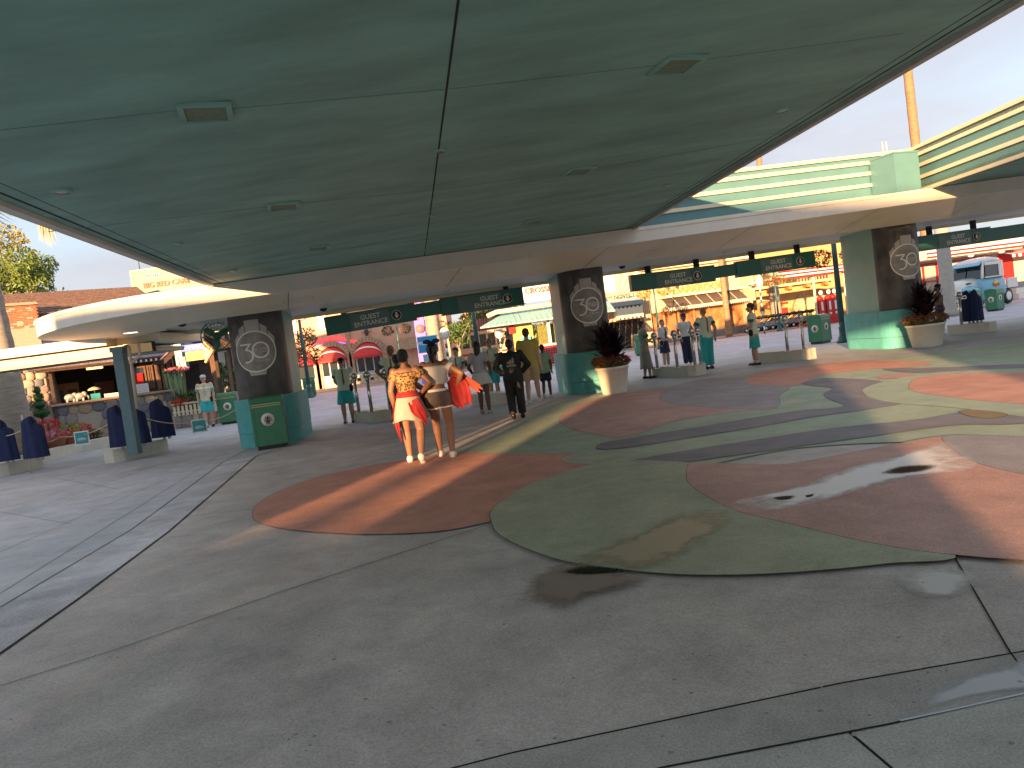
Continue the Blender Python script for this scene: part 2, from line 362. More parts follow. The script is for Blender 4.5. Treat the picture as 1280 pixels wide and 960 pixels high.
# water and stains
def wetmat(name, col, rough, alpha_p0=.35, alpha_p1=.6, sc=2.2):
    m = mat(name, col, rough, var=.25, scale=9, spec=.8)
    return m
M_wet = wetmat('wet_pale_film', (.42, .40, .39), .22)
M_wetd = wetmat('wet_dark_film', (.07, .062, .052), .18)
M_sand = mat('sandy_stain', (.17, .155, .11), .55, var=.25, scale=14)
M_muck = mat('muck', (.022, .017, .012), .5, var=.5, scale=30)
def jag(P, seed, amp=.02, n=6):
    rr = random.Random(seed); return [(p[0]+rr.uniform(-amp, amp), p[1]+rr.uniform(-amp, amp)) for p in smooth_poly(px2w(P), n)]
def film(name, P, z, m, seed, amp=.012, lab=None): return sheet(name, jag(P, seed, amp), z, m, 'structure')
def softfilm(name, P, z, col, rough, seed, amp=.012, core=0.0, scale=5, metal=0):
    """thin film of water or dirt whose cover frays towards its rim (vertex attribute 'rim')"""
    Q = jag(P, seed, amp); c = Vector((sum(p[0] for p in Q)/len(Q), sum(p[1] for p in Q)/len(Q)))
    bm = bmesh.new(); at_ = bm.verts.layers.float.new('rim'); K = 7; rings = []
    for k in range(K):
        f = 1-k/K
        ring = []
        for p in Q:
            q = c+(Vector(p)-c)*f; v = bm.verts.new((q.x, q.y, z)); v[at_] = k/(K-1); ring.append(v)
        rings.append(ring)
    cv = bm.verts.new((c.x, c.y, z)); cv[at_] = 1.2
    N = len(Q)
    for k in range(K-1):
        for i in range(N): bm.faces.new((rings[k][i], rings[k][(i+1) % N], rings[k+1][(i+1) % N], rings[k+1][i]))
    for i in range(N): bm.faces.new((rings[-1][i], rings[-1][(i+1) % N], cv))
    bmesh.ops.recalc_face_normals(bm, faces=bm.faces[:])
    me = bpy.data.meshes.new(name); bm.to_mesh(me); bm.free()
    if me.polygons[0].normal.z < 0: me.flip_normals()
    m = bpy.data.materials.new(name); m.use_nodes = True; n = m.node_tree; b = n.nodes['Principled BSDF']; L = n.links.new
    b.inputs['Base Color'].default_value = tuple(col)+(1,); b.inputs['Roughness'].default_value = rough if 'dirt' not in name else .95; b.inputs['Specular IOR Level'].default_value = .5 if 'dirt' not in name else .05
    a = n.nodes.new('ShaderNodeAttribute'); a.attribute_name = 'rim'
    t = n.nodes.new('ShaderNodeTexCoord'); nn = n.nodes.new('ShaderNodeTexNoise'); nn.inputs['Scale'].default_value = scale; nn.inputs['Detail'].default_value = 8; nn.inputs['Roughness'].default_value = .65
    L(t.outputs['Object'], nn.inputs['Vector'])
    ma = n.nodes.new('ShaderNodeMath'); ma.operation = 'ADD'; L(a.outputs['Fac'], ma.inputs[0]); L(nn.outputs['Fac'], ma.inputs[1])
    mr = n.nodes.new('ShaderNodeMapRange'); mr.inputs['From Min'].default_value = .52-core; mr.inputs['From Max'].default_value = 1.0-core; L(ma.outputs[0], mr.inputs['Value'])
    L(mr.outputs['Result'], b.inputs['Alpha']); me.materials.append(m)
    return link(name, me, None, 'structure')
softfilm('wet_patch_sky_sheen', Z2([(545, 425), (600, 408), (700, 385), (800, 350), (880, 322), (960, 305), (1060, 275), (1110, 272), (1160, 315), (1140, 340), (1050, 350), (930, 372), (860, 395), (760, 425), (700, 435), (620, 445)]), .0185, (.82, .78, .75), .6, 3, .01, core=.05)  # wet patch; bright sky reflection is painted into its near-white colour
for P, sd_ in ((Z2([(905, 350), (950, 332), (1010, 325), (1080, 326), (1060, 340), (1000, 350), (940, 354)]), 5), (Z2([(645, 410), (680, 404), (715, 404), (700, 416), (665, 418)]), 6), (Z2([(730, 404), (760, 399), (752, 408), (735, 411)]), 7)):
    softfilm('dirt_stain', P, .0205, (.07, .045, .025), .4, sd_, .004, core=-.16, scale=45)
softfilm('sandy_stain', [(690, 706), (740, 690), (800, 664), (850, 642), (905, 632), (940, 645), (910, 668), (880, 690), (840, 714), (770, 726), (705, 724)], .0182, (.36, .31, .20), .5, 8, .02, core=-.12)
softfilm('wet_stain', [(642, 745), (655, 722), (690, 706), (730, 706), (790, 716), (830, 722), (800, 740), (740, 752), (700, 768), (660, 760)], .019, (.24, .185, .145), .7, 9, .02, core=-.08)
softfilm('dirt_stain', [(700, 716), (730, 710), (785, 714), (790, 719), (740, 723), (705, 722)], .021, (.02, .022, .012), .35, 10, .006, core=-.12, scale=40)
0 and softfilm('damp_stain', [(545, 862), (590, 842), (650, 832), (665, 846), (600, 866), (560, 872)], .002, (.30, .285, .265), .7, 11, .02, core=-.25, scale=8)
softfilm('damp_gloss', [(1120, 895), (1160, 862), (1250, 830), (1330, 812), (1340, 850), (1260, 868), (1180, 884)], .0035, (.42, .43, .46), .4, 12, .004, core=-.12, scale=4)
softfilm('wash_stain', [(1100, 718), (1180, 700), (1240, 716), (1210, 752), (1150, 756)], .0035, (.58, .55, .52), .6, 13, .006, core=-.25, scale=5)
rr = random.Random(4)
mb = MB()
for i in range(46):
    x, y = rr.uniform(60, 1270), rr.uniform(690, 955); p = G(x, y); s = rr.uniform(.002, .006)
    mb.box((p.x, p.y, .003+s*.3), (s*1.6, s, s*.6), rr.uniform(0, 3))
obj('floor_litter', mb, mat('litter', (.30, .29, .27), .8, var=.5, scale=3), None, 'stuff')

mb = MB()
for i in range(70):
    x, y = rr.uniform(0, 1280), rr.uniform(600, 958); p = G(x, y); q_ = rr.uniform(.005, .012)
    mb.lathe([(q_, .0), (q_*.8, .0012)], 7, M=Matrix.Translation((p.x, p.y, .0225 if p.y > 3.6 and p.x > -1 else .003)), sx=1, sy=rr.uniform(.6, 1))
obj('gum_spots', mb, mat('old_gum', (.27, .255, .235), .8, var=.3, scale=3), None, 'stuff')
# ================================================================== LOWER ROOF (gate roof)
def zS(s): return 2.80+.03*s
M_shadowgap = M_dark
W = 5.9; SEND = 30
def outline():
    o = []; R = W/2; s0 = -.5
    t_in = 1.6
    ss = [SEND-i*(SEND-s0)/24 for i in range(25)]
    for s in ss: o.append(((s, 0), (s, t_in)))
    N = 28
    for i in range(1, N):
        a = pi*i/N; wid = 1.6 + .6*sin(a)*(1 if a < pi/2 else 0) - (max(0, (a-pi/2)/(pi/2))*1.3 if a > pi/2 else 0) + (.6*max(0, 1-(a-pi/2)/.6) if a >= pi/2 else 0)
        r = R
        o.append(((s0-r*sin(a)*1.05, R-r*cos(a)), (s0-(r-wid)*sin(a)*1.05, R-(r-wid)*cos(a))))
    for s in ss[::-1]: o.append(((s, W), (s, W-.3)))
    return o
OUT = outline()
def ring(frac, dz, mode, drop=0):
    r = []
    for (a, b) in OUT:
        s = a[0]+(b[0]-a[0])*frac; t = a[1]+(b[1]-a[1])*frac
        x, y = ST(s, t)
        z = {'T': TZ0+TK*s, 'S': zS(s)}[mode]+dz
        r.append((x, y, z))
    return r
def strip(mb, rings):
    n = len(rings[0]); vs = [p for r in rings for p in r]; fs = []
    for k in range(len(rings)-1):
        for i in range(n-1):
            a = k*n+i; fs.append((a, a+1, a+n+1, a+n))
    mb.add(vs, fs)
roof = thing('gate_roof', 'long low curved-end flat roof with pale fascia over the entrance gates', 'roof', (0, 0, 0))
mb = MB(); strip(mb, [ring(.12, .03, 'T'), ring(-.012, .03, 'T'), ring(-.012, -.04, 'T'), ring(0, -.045, 'T'), ring(0, -.28, 'T'), ring(.012, -.285, 'T')]); obj('fascia_band', mb, M_white, roof)
mb = MB(); strip(mb, [ring(.012, -.285, 'T'), ring(1, 0, 'S'), ring(1.03, 0, 'S'), ring(1.03, .1, 'S')]); obj('sloped_soffit', mb, M_cream, roof)
mb = MB(); pol = ring(1.025, .1, 'S'); mb.add(pol, [tuple(range(len(pol)))]); obj('inner_soffit', mb, M_white, roof)
mb = MB(); pol = ring(.1, .028, 'T'); mb.add(pol, [tuple(range(len(pol)))]); obj('roof_deck', mb, M_white, roof)
# seams and access hatches on the sloped soffit
def slopept(s, f, d=-.004): # f 0 outer..1 inner
    z0 = TZ0+TK*s-.285; z1 = zS(s); x, y = ST(s, 1.6*f); return Vector((x, y, z0+(z1-z0)*f+d))
for s in (1.3, 4.7, 8.0, 11.6, 15.2, 18.8, 22.4):
    mb = MB(); mb.add([slopept(s-.006, .02), slopept(s+.006, .02), slopept(s+.006, .99), slopept(s-.006, .99)], [(0, 1, 2, 3)]); obj('seam', mb, M_dark, roof)
for s, f in ((1.2, .42), (9.2, .5), (14.8, .5)):
    mb = MB()
    for (a, b, c, d) in ((s, f, s+.6, f+.02), (s, f+.2, s+.6, f+.22), (s, f, s+.02, f+.22), (s+.58, f, s+.6, f+.22)):
        mb.add([slopept(a, b, -.008), slopept(c, b, -.008), slopept(c, d, -.008), slopept(a, d, -.008)], [(0, 1, 2, 3)])
    obj('access_hatch', mb, M_white, roof)
# ================================================================== UPPER CANOPIES
M_cfas = M_panel
def dense(a, b, n):
    return [(a[0]+(b[0]-a[0])*i/n, a[1]+(b[1]-a[1])*i/n) for i in range(n)]
def fascia(parent, P, z0off, h, nm='fascia'):
    """striped wall along the plan polyline P; ribs stand proud on its left-hand side"""
    mb = MB(); rb = MB()
    for i in range(len(P)-1):
        a, b = Vector(P[i]), Vector(P[i+1]); t = (b-a).normalized(); nn = Vector((-t.y, t.x))
        def quad(o1, zl, o0, zh, m):
            A0 = a+nn*o1; B0 = b+nn*o1; A1 = a+nn*o0; B1 = b+nn*o0
            za, zb_ = TZ(*a)+z0off, TZ(*b)+z0off
            m.add([(*A0, za+zl), (*B0, zb_+zl), (*B1, zb_+zh), (*A1, za+zh)], [(0, 1, 2, 3)])
        quad(0, 0, 0, h, mb); quad(0, h, -.18, h, mb); quad(-.18, h, -.18, .052, mb); quad(-.18, .052, 0, .052, mb)
        for f0 in (.02, .30, .56, .80, .965):
            zl = f0*h; zh = zl+.085; pr = .07
            quad(.002, zl, pr, zl, rb); quad(pr, zl, pr, zh, rb); quad(pr, zh, .002, zh, rb)
    obj(nm, mb, M_panel, parent); obj('rib', rb, M_rib, parent)
LA, LB = hitT(0, 262).xy, hitT(262, 358).xy
RA_, RB_ = hitT(1280, 5).xy, hitT(785, 292).xy
def extend(a, b, k): return a+(a-b).normalized()*k
L_back = extend(LA, LB, 6.2); R_back = extend(RA_, RB_, 6.2)
L_f = extend(LB, LA, 1.6); R_f = extend(RB_, RA_, 1.2)
can = thing('entrance_canopy', 'big teal plaster canopy overhead, narrow dark joint down its middle', 'canopy')
poly = [tuple(L_back), tuple(LB), tuple(L_f), tuple(R_f), tuple(RB_), tuple(R_back)]
mb = MB(); mb.prism(poly, lambda x, y: TZ(x, y)+.045, lambda x, y: TZ(x, y)+.25); obj('soffit', mb, M_ceil, can)
def edge_strip(P0_, P1_, inw, w0, w1, z0, z1, name, m):
    t = (P1_-P0_).normalized(); nn = Vector((-t.y, t.x))*inw
    q = [P0_+nn*w0, P1_+nn*w0, P1_+nn*w1, P0_+nn*w1]
    mb = MB(); mb.prism([tuple(v) for v in q], lambda x, y: TZ(x, y)+z0, lambda x, y: TZ(x, y)+z1); obj(name, mb, m, can)
edge_strip(L_back, L_f, -1, 0, .07, 0, .05, 'drip_edge', M_white)
edge_strip(R_back, R_f, 1, 0, .07, 0, .05, 'drip_edge', mat('drip_edge_grey', (.42, .40, .37), .5))
edge_strip(L_back, L_f, -1, .16, .19, .0445, .06, 'groove', M_dark); edge_strip(R_back, R_f, 1, .16, .19, .0445, .06, 'groove', M_dark)
edge_strip(L_back, L_f, -1, .3, .31, .0445, .06, 'groove', M_dark); edge_strip(R_back, R_f, 1, .28, .295, .0445, .06, 'groove', M_dark)
# fasciae of this canopy: left side faces -x, right side faces +x
fascia(can, [tuple(L_back), tuple(LB)], .0, 1.15, 'side_fascia')
fascia(can, [tuple(RB_), tuple(R_back)], .0, 1.15, 'side_fascia')
mb = MB(); mb.prism([tuple(L_back), tuple(LB), tuple(RB_), tuple(R_back)], lambda x, y: TZ(x, y)+1.0, lambda x, y: TZ(x, y)+1.06); obj('canopy_top', mb, M_white, can)
def cl(px0, px1, wd, name='seam', m=M_dark, z=.043):
    a = hitT(*px0, z).xy; b = hitT(*px1, z).xy; t = (b-a).normalized(); nn = Vector((-t.y, t.x))*wd/2
    mb = MB(); mb.prism([tuple(a-nn), tuple(b-nn), tuple(b+nn), tuple(a+nn)], lambda x, y: TZ(x, y)+z, lambda x, y: TZ(x, y)+z+.006); obj(name, mb, m, can)
cl((581, -60), (530, 325), .016)
M_fine = mat('hairline_teal', (.13, .24, .205), .6, var=0)
for a, b in (((0, 163), (225, 138)), ((290, 136), (566, 111)), ((566, 111), (820, 82)), ((872, 76), (1130, 42)), ((60, 290), (340, 258)), ((372, 254), (552, 237)), ((552, 237), (700, 217)), ((740, 211), (990, 168)), ((215, 335), (540, 298))): cl(a, b, .009, 'hairline_seam', M_fine)
E2 = math.atan2(RE[1], RE[0])
def ceiling_item(px, py, kind):
    p = hitT(px, py, .045); return Vector((p.x, p.y, p.z))
def vent(px, py, L_, D_, k):
    p = ceiling_item(px, py, 0); t = thing('ceiling_vent', k, 'ceiling vent', p, E2, 'vents in the teal ceiling')
    mb = MB(); 
    for x, y, a, b in ((-L_/2+.02, 0, .04, D_), (L_/2-.02, 0, .04, D_), (0, -D_/2+.02, L_-.08, .04), (0, D_/2-.02, L_-.08, .04)): mb.box((x, y, -.012), (a, b, .024))
    obj('frame', mb, M_ceil, t)
    mb = MB(); mb.box((0, 0, .002), (L_-.08, D_-.08, .01)); obj('backing', mb, M_dark, t)
    n = 9
    for i in range(n):
        mb = MB(); mb.box((0, -D_/2+.06+(D_-.12)*i/(n-1), -.008), (L_-.085, .024, .012)); obj('slat', mb, M_vent, t)
vent(257, 139, .34, .36, 'larger ceiling vent left of the middle joint, nearest the camera')
vent(846, 80, .34, .36, 'large ceiling vent right of the middle joint, nearest the camera')
vent(354, 257, .34, .36, 'second ceiling vent left of the middle joint')
vent(723, 213, .34, .36, 'second ceiling vent right of the middle joint')
vent(397, 309, .34, .36, 'farthest ceiling vent left of the middle joint')
vent(667, 277, .34, .36, 'farthest ceiling vent right of the middle joint')
def downlight(px, py, lab, m=None, r=.07):
    p = ceiling_item(px, py, 0); t = thing('downlight', lab, 'ceiling light', p, 0, 'round fittings in the ceilings')
    mb = MB(); mb.lathe([(r*1.2, 0), (r*1.2, -.01), (r, -.02), (r*.8, -.02)], 20, caps=False); obj('trim_ring', mb, M_ceil, t)
    mb = MB(); mb.lathe([(0.001, -.018), (r*.5, -.021), (r*.8, -.015)], 16, caps=False); obj('lens', mb, m or M_lampglass, t)
downlight(77, 238, 'round pale downlight near the left edge of the teal ceiling')
downlight(220, 304, 'small round ceiling light between the left canopy edge and the second left vent')
downlight(290, 338, 'round ceiling light nearest the left tip of the teal canopy')
downlight(977, 137, 'round ceiling light nearest the right edge of the teal canopy')
downlight(835, 231, 'small round ceiling light right of the second right vent')
downlight(550, 188, 'brown rimmed fitting set on the middle ceiling joint', mat('copper_lens', (.3, .12, .07), .3), .05)
downlight(540, 269, 'pale small fitting on the middle joint beyond the brown one', None, .035)
downlight(532, 312, 'tiny fitting at the far end of the middle ceiling joint', None, .03)
# parapet between the two canopies and the right-hand canopy
ax, ay = hitT(1138, 246).xy; bx, by = hitT(1280, 198).xy
par = thing('striped_parapet', 'turquoise wall with cream horizontal ribs standing on the gate roof', 'parapet')
s_a, t_a = sT(ax, ay)
Pp = [tuple(Vector(ST(22, .9))), tuple(Vector(ST(s_a-1.2, .9))), tuple(Vector(ST(s_a-6, .9))), tuple(Vector(ST(4.0, .9)))]
fascia(par, Pp[::1], .03, 1.12, 'wall')
can2 = thing('side_canopy', 'second striped turquoise canopy reaching out at the right edge', 'canopy')
A2 = Vector((ax, ay)); B2 = Vector((bx, by)); back2 = extend(B2, A2, 24); A3 = extend(A2, B2, 1.2)
fascia(can2, [tuple(back2), tuple(A2), tuple(Vector(ST(s_a-1.25, .95)))], .0, 1.15, 'side_fascia')
pr = [tuple(back2), tuple(A2), tuple(A3), (A3.x+12, A3.y+3.6), (back2.x+12, back2.y)]
mb = MB(); mb.prism(pr, lambda x, y: TZ(x, y)+.045, lambda x, y: TZ(x, y)+.2); obj('soffit', mb, M_ceil, can2)
mb = MB(); mb.prism(pr, lambda x, y: TZ(x, y)+1.0, lambda x, y: TZ(x, y)+1.08); obj('canopy_top', mb, M_white, can2)
t = thing('roof_block', 'plain pale green box where the parapet meets the right canopy', 'roof box')
x, y = ST(s_a-1.0, .45); mb = MB(); mb.box((x, y, TZ(x, y)+.5), (.75, .8, .95), E2); obj('box', mb, M_panel, t)
mb = MB(); mb.box((x, y, TZ(x, y)+.99), (.79, .84, .04), E2); obj('cap', mb, M_panel, t)
for i in range(2):
    x, y = ST(s_a-.9+.12*i, .85); mb = MB(); mb.tube([(x, y, TZ(x, y)+1.1), (x, y, TZ(x, y)+1.45)], .015); o = obj('roof_spike', mb, M_rib); tag(o, 'thin cream peg, %s one above the roof block' % ('left' if i == 0 else 'right'), 'rod', 'pegs above the roof block')
# small fittings under the gate roof
def soffit_pt(s, t): x, y = ST(s, t); return Vector((x, y, zS(s)+.1))
for i, s in enumerate((-1.9, .55)):
    t = thing('floodlight', 'square light under the curved roof end, %s' % ('outermost' if i == 0 else 'nearer the first pillar'), 'light', soffit_pt(s, 2.7 if i == 0 else 3.2), E2, 'square lights under the gate roof')
    mb = MB(); mb.box((0, 0, -.03), (.34, .24, .06)); obj('housing', mb, M_white, t)
    mb = MB(); mb.box((0, 0, -.065), (.26, .16, .012)); obj('lens', mb, mat('lit_lens', (.8, .75, .6), .3, var=0, emit=(1, .85, .6), estr=.3), t)
for i, (s, tt) in enumerate(((-.9, 2.9), (5.3, 4.2), (10.2, 4.0), (13.4, 3.9), (2.2, 4.3))):
    t = thing('smoke_detector', ('small dark dome under the curved left roof end', 'small pale dome just right of the middle pillar under the gate roof', 'small dark dome between the two signs right of the middle pillar', 'small pale dome nearest left of the right pillar under the gate roof', 'small dark dome between the two signs left of the middle pillar')[i], 'ceiling dome', soffit_pt(s, tt), 0, 'small domes under the gate roof')
    mb = MB(); mb.lathe([(.001, -.08), (.07, -.06), (.09, -.02), (.09, 0)], 14, caps=False); obj('dome', mb, M_white if i % 2 else M_black, t)

# ================================================================== PILLARS
M_banner = mat('banner_grey_print', (.055, .05, .046), .55, var=.35, scale=1.4, col2=(.15, .138, .125), detail=2)
M_bshape = mat('banner_pale_print', (.48, .455, .41), .45, var=.12, scale=3)
M_bdisc = mat('banner_disc_print', (.29, .275, .245), .45, var=.35, scale=4)
M_bline = mat('banner_line_print', (.85, .83, .76), .45, var=0)
def stadium(r, L, n=18):     # front end at y=0 (cap centre y=r), back at y=L
    P = []
    for i in range(n+1): a = pi+pi*i/n; P.append((r*cos(a), r+r*sin(a)))
    for i in range(n+1): a = pi*i/n; P.append((r*cos(a), L-r+r*sin(a)))
    return P
def wrap(mb, r, cy, off):     # flat (x,z) drawing at y=0 -> bent round the front cap
    mb.v = [Vector(((r+off+v.y)*sin(v.x/r), cy-(r+off+v.y)*cos(v.x/r), v.z)) for v in mb.v]; return mb
def arc_ring(R, wd, cx, cz, a0=0, a1=2*pi, n=40, y=0):
    mb = MB(); vs = []; fs = []
    for i in range(n+1):
        a = a0+(a1-a0)*i/n
        vs += [(cx+(R-wd/2)*cos(a), y, cz+(R-wd/2)*sin(a)), (cx+(R+wd/2)*cos(a), y, cz+(R+wd/2)*sin(a))]
    for i in range(n): fs.append((2*i, 2*i+2, 2*i+3, 2*i+1))
    return mb.add(vs, fs)
def qgrid(mb, q, n=6):
    a, b, c, d = [Vector(p) for p in q]; vs = []; fs = []
    for j in range(n+1):
        for i in range(n+1): vs.append(a.lerp(b, i/n).lerp(d.lerp(c, i/n), j/n))
    for j in range(n):
        for i in range(n): k = j*(n+1)+i; fs.append((k, k+1, k+n+2, k+n+1))
    return mb.add(vs, fs)
def flat_poly(P, cx, cz, y=0):   # subdivided fan so it bends well
    mb = MB(); K = 5; n = len(P); c = (sum(p[0] for p in P)/n, sum(p[1] for p in P)/n)
    vs = []; fs = []
    for k in range(K+1):
        f = k/K
        for p in P: vs.append((cx+c[0]+(p[0]-c[0])*f, y, cz+c[1]+(p[1]-c[1])*f))
    for k in range(K):
        for i in range(n): fs.append((k*n+i, k*n+(i+1) % n, (k+1)*n+(i+1) % n, (k+1)*n+i))
    return mb.add(vs, fs)
def pillar(label, px, py, zt, beta, ztop, bodymat=M_body, off=(0, 0), L_=2.8):
    p = G(px, py); rz = -radians(beta)
    t = thing('gate_pillar', label, 'pillar', (p.x+off[0], p.y+off[1], 0), rz, 'banner wrapped gate pillars')
    r = .59; hb = 1.05; cy = .14+r
    S = [(x, y+.14) for x, y in stadium(r, L_)]
    mb = MB(); mb.smooth = False; mb.prism(S, hb-.02, ztop+.15); obj('shaft', mb, bodymat, t)
    # turquoise base: separate curved panels, a recess line and a lower foot
    Bp = stadium(.70, L_+.28, 18); n = len(Bp)
    cuts = [0, 9, 19, 28, 38]
    segs = [(Bp[a:b+1]) for a, b in ((0, 9), (9, 18), (18, 19), (19, 28), (28, 37))]+[[Bp[37], Bp[0]]]
    for k, sg in enumerate(segs):
        if len(sg) < 2: continue
        mbp = MB(); inner = [(q[0]*.9, (q[1]-(L_+.28)/2)*.96+(L_+.28)/2) for q in sg]
        # pull ends together a touch so a joint line shows
        sg = list(sg); 
        a, b = Vector(sg[0]), Vector(sg[1]); sg[0] = tuple(a+(b-a).normalized()*.008)
        a, b = Vector(sg[-1]), Vector(sg[-2]); sg[-1] = tuple(a+(b-a).normalized()*.008)
        mbp.prism([tuple(q) for q in sg]+inner[::-1], .31, hb)
        obj('panel', mbp, M_base if k != 3 and k != 4 else M_base, t)
    mb = MB(); mb.prism([(x*.985, (y-(L_+.28)/2)*.99+(L_+.28)/2) for x, y in Bp], 0, .30); obj('foot', mb, M_base, t)
    mb = MB(); mb.prism([(x*.95, (y-(L_+.28)/2)*.97+(L_+.28)/2) for x, y in Bp], .28, hb-.03); obj('core', mb, M_dark, t)
    mb = MB(); mb.prism([(x*.93, (y-(L_+.28)/2)*.97+(L_+.28)/2) for x, y in Bp], hb-.03, hb-.004); obj('ledge', mb, M_base, t)
    # banner
    bw = pi*.5*r*1.12; nn = 28; mb = MB(); vs = []; fs = []
    for i in range(nn+1):
        x = -bw+2*bw*i/nn
        vs += [(x, 0, hb+.01), (x, 0, ztop+.09)]
    for i in range(nn): fs.append((2*i, 2*i+2, 2*i+3, 2*i+1))
    mb.smooth = True; mb.add(vs, fs); bn = obj('banner', wrap(mb, r, cy, .004), M_banner, t)
    zc = hb+(ztop-hb)*.57; R = .44
    def put(name, m_, o, mm):
        obj(name, wrap(m_, r, cy, o), mm, bn)
    # faint deco rays
    ray_m = MB()
    for a0, a1, x0 in ((-.9, -.35, -.5), (.35, .9, .5), (-1.4, -1.0, -.2), (1.0, 1.4, .2)):
        ray_m = qgrid(ray_m, [(x0, 0, ztop-.15), (x0+.16, 0, ztop-.1), (a0*.5+.2, 0, hb+.2), (a0*.5, 0, hb+.35)], 40)
    put('deco_ray', ray_m, .0062, mat('banner_ray_print', (.095, .088, .08), .45, var=.3, scale=4))
    fan = MB()
    for (x0, x1, zt0, zt1) in ((-.46, -.31, .30, .44), (-.31, -.16, .52, .61), (-.16, .16, .70, .70), (.16, .31, .61, .52), (.31, .46, .44, .30)):
        qgrid(fan, [(x0+.008, 0, zc+.15), (x1-.008, 0, zc+.15), (x1-.008, 0, zc+zt1-.01), (x0+.008, 0, zc+zt0-.01)])
    put('crest', fan, .0105, M_bshape)
    foot = MB(); qgrid(foot, [(-.16, 0, zc-R-.08), (.16, 0, zc-R-.08), (.2, 0, zc-R+.05), (-.2, 0, zc-R+.05)]); put('crest_foot', foot, .0105, M_bshape)
    put('disc', flat_poly([(R*cos(2*pi*i/36), R*sin(2*pi*i/36)) for i in range(36)], 0, zc), .0125, M_bdisc)
    put('disc_ring', arc_ring(R, .028, 0, zc), .0155, M_bline)
    # 30
    put('zero', arc_ring(.165, .036, .12, zc+.02), .0155, M_bline)
    three = MB(); 
    qgrid(three, [(-.31, 0, zc+.185), (-.31, 0, zc+.153), (-.13, 0, zc+.153), (-.06, 0, zc+.185)])
    qgrid(three, [(-.115, 0, zc+.16), (-.06, 0, zc+.18), (-.165, 0, zc+.055), (-.215, 0, zc+.05)])
    put('three', three, .0155, M_bline)
    put('three_bowl', arc_ring(.135, .032, -.19, zc-.085, -pi*.62, pi*.52, 24), .0157, M_bline)
    for s_, sz, zz, xx, sp in (('STUDIOS', .085, zc-.01, .12, .95), ('HOLLYWOOD', .05, zc+.05, .12, .9), ('YEARS', .06, zc-.21, .14, 1.7)):
        tm = text_mb(s_, sz, .002, space=sp, bold=.002); tm.v = [Vector((v.x+xx, 0, v.y+zz)) for v in tm.v]; put('lettering', tm, .017, M_bline)
    return t
pL = pillar('left gate pillar with grey anniversary banner, green bin standing in front of it', 345, 557, 2.83, -8, 2.84, off=(-.22, .15))
pM = pillar('middle gate pillar with grey banner beside a cream planter', 734, 493, 3.05, -5, 3.10, off=(.34, .1))
pR = pillar('right gate pillar with grey banner and wide pale teal flank', 1118, 437, 3.3, -3, 3.36, off=(.80, .2), L_=2.9)
# ================================================================== SIGNS
def guest_sign(label, p0, p1, h, txt_f, arrow_f, lightf):
    p0 = Vector(p0); p1 = Vector(p1); d = p1-p0; L_ = d.xy.length; rz = math.atan2(d.y, d.x); sl = math.atan2(d.z, L_)
    t = thing('entrance_sign', label, 'sign', p0, rz, 'green guest entrance signs')
    M = Matrix.Rotation(-sl, 4, 'Y')
    def bx(name, x0, x1, z0, z1, y0, y1, m):
        mb = MB(); mb.box(((x0+x1)/2, (y0+y1)/2, (z0+z1)/2), (x1-x0, y1-y0, z1-z0)); mb = xf(mb, M); return obj(name, mb, m, t)
    bx('board', 0, L_, -h, 0, .0, .18, M_sign)
    bx('text_panel', L_*lightf[0], L_*lightf[1], -h, .0, -.012, -.0005, M_signL)
    bx('top_rail', 0, L_, .003, .05, -.012, .16, M_sign)
    for f in (.22, .80): bx('hanger', L_*f-.07, L_*f+.07, .053, .33, .02, .14, M_dark)
    x = L_*txt_f
    for s_, sz, z in (('GUEST', h*.40, -h*.30), ('ENTRANCE', h*.40, -h*.68)):
        tm = text_mb(s_, sz, .006, bold=.003); tm = xf(tm, M @ Matrix.Translation((x, -.016, z)) @ Matrix.Rotation(pi/2, 4, 'X')); obj('lettering', tm, M_signT, t)
    x = L_*arrow_f; R = h*.31
    for r_, y_, m_ in ((R, -.012, M_signT), (R*.86, -.016, mat('sign_maroon', (.10, .015, .012), .45, var=0))):
        mb = MB(); mb.lathe([(r_, 0), (r_, .01)], 28); mb = xf(mb, M @ Matrix.Translation((x, y_, -h*.48)) @ Matrix.Rotation(pi/2, 4, 'X')); obj('arrow_disc', mb, m_, t)
    mb = MB(); q = R*.8
    mb.add([(-q*.25, -.0275, q*.75), (q*.25, -.0275, q*.75), (q*.25, -.0275, 0), (q*.6, -.0275, 0), (0, -.0275, -q*.85), (-q*.6, -.0275, 0), (-q*.25, -.0275, 0)], [(0, 6, 5, 4, 3, 2, 1)])
    obj('arrow', xf(mb, M @ Matrix.Translation((x, 0, -h*.48))), M_signT, t)
    return t
def link_board(p0, p1, h, lab):
    p0 = Vector(p0); p1 = Vector(p1); d = p1-p0; L_ = d.xy.length; rz = math.atan2(d.y, d.x); sl = math.atan2(d.z, L_)
    t = thing('link_board', lab, 'board', p0, rz, 'plain green boards between the signs')
    mb = MB(); mb.box((L_/2, .09, -h/2), (L_, .1, h)); obj('panel', xf(mb, Matrix.Rotation(-sl, 4, 'Y')), M_sign, t)
YS = lambda px: 20.2+(px-400)*.0062
def sp(px, py): return at(px, py, YS(px))
guest_sign('leftmost guest entrance sign, over the left turnstiles beside the left pillar', sp(405, 399), sp(518, 380), .44, .49, .78, (.27, .70))
link_board(sp(518, 380), sp(550, 375), .38, 'plain green board joining the two signs left of the middle pillar')
guest_sign('guest entrance sign ending just left of the middle pillar', sp(550, 375), sp(653, 361), .44, .58, .80, (.20, .72))
guest_sign('guest entrance sign starting just right of the middle pillar', sp(788, 346), sp(893, 333), .44, .55, .78, (.29, .70))
link_board(sp(893, 333), sp(920, 329), .36, 'plain green board joining the two signs right of the middle pillar')
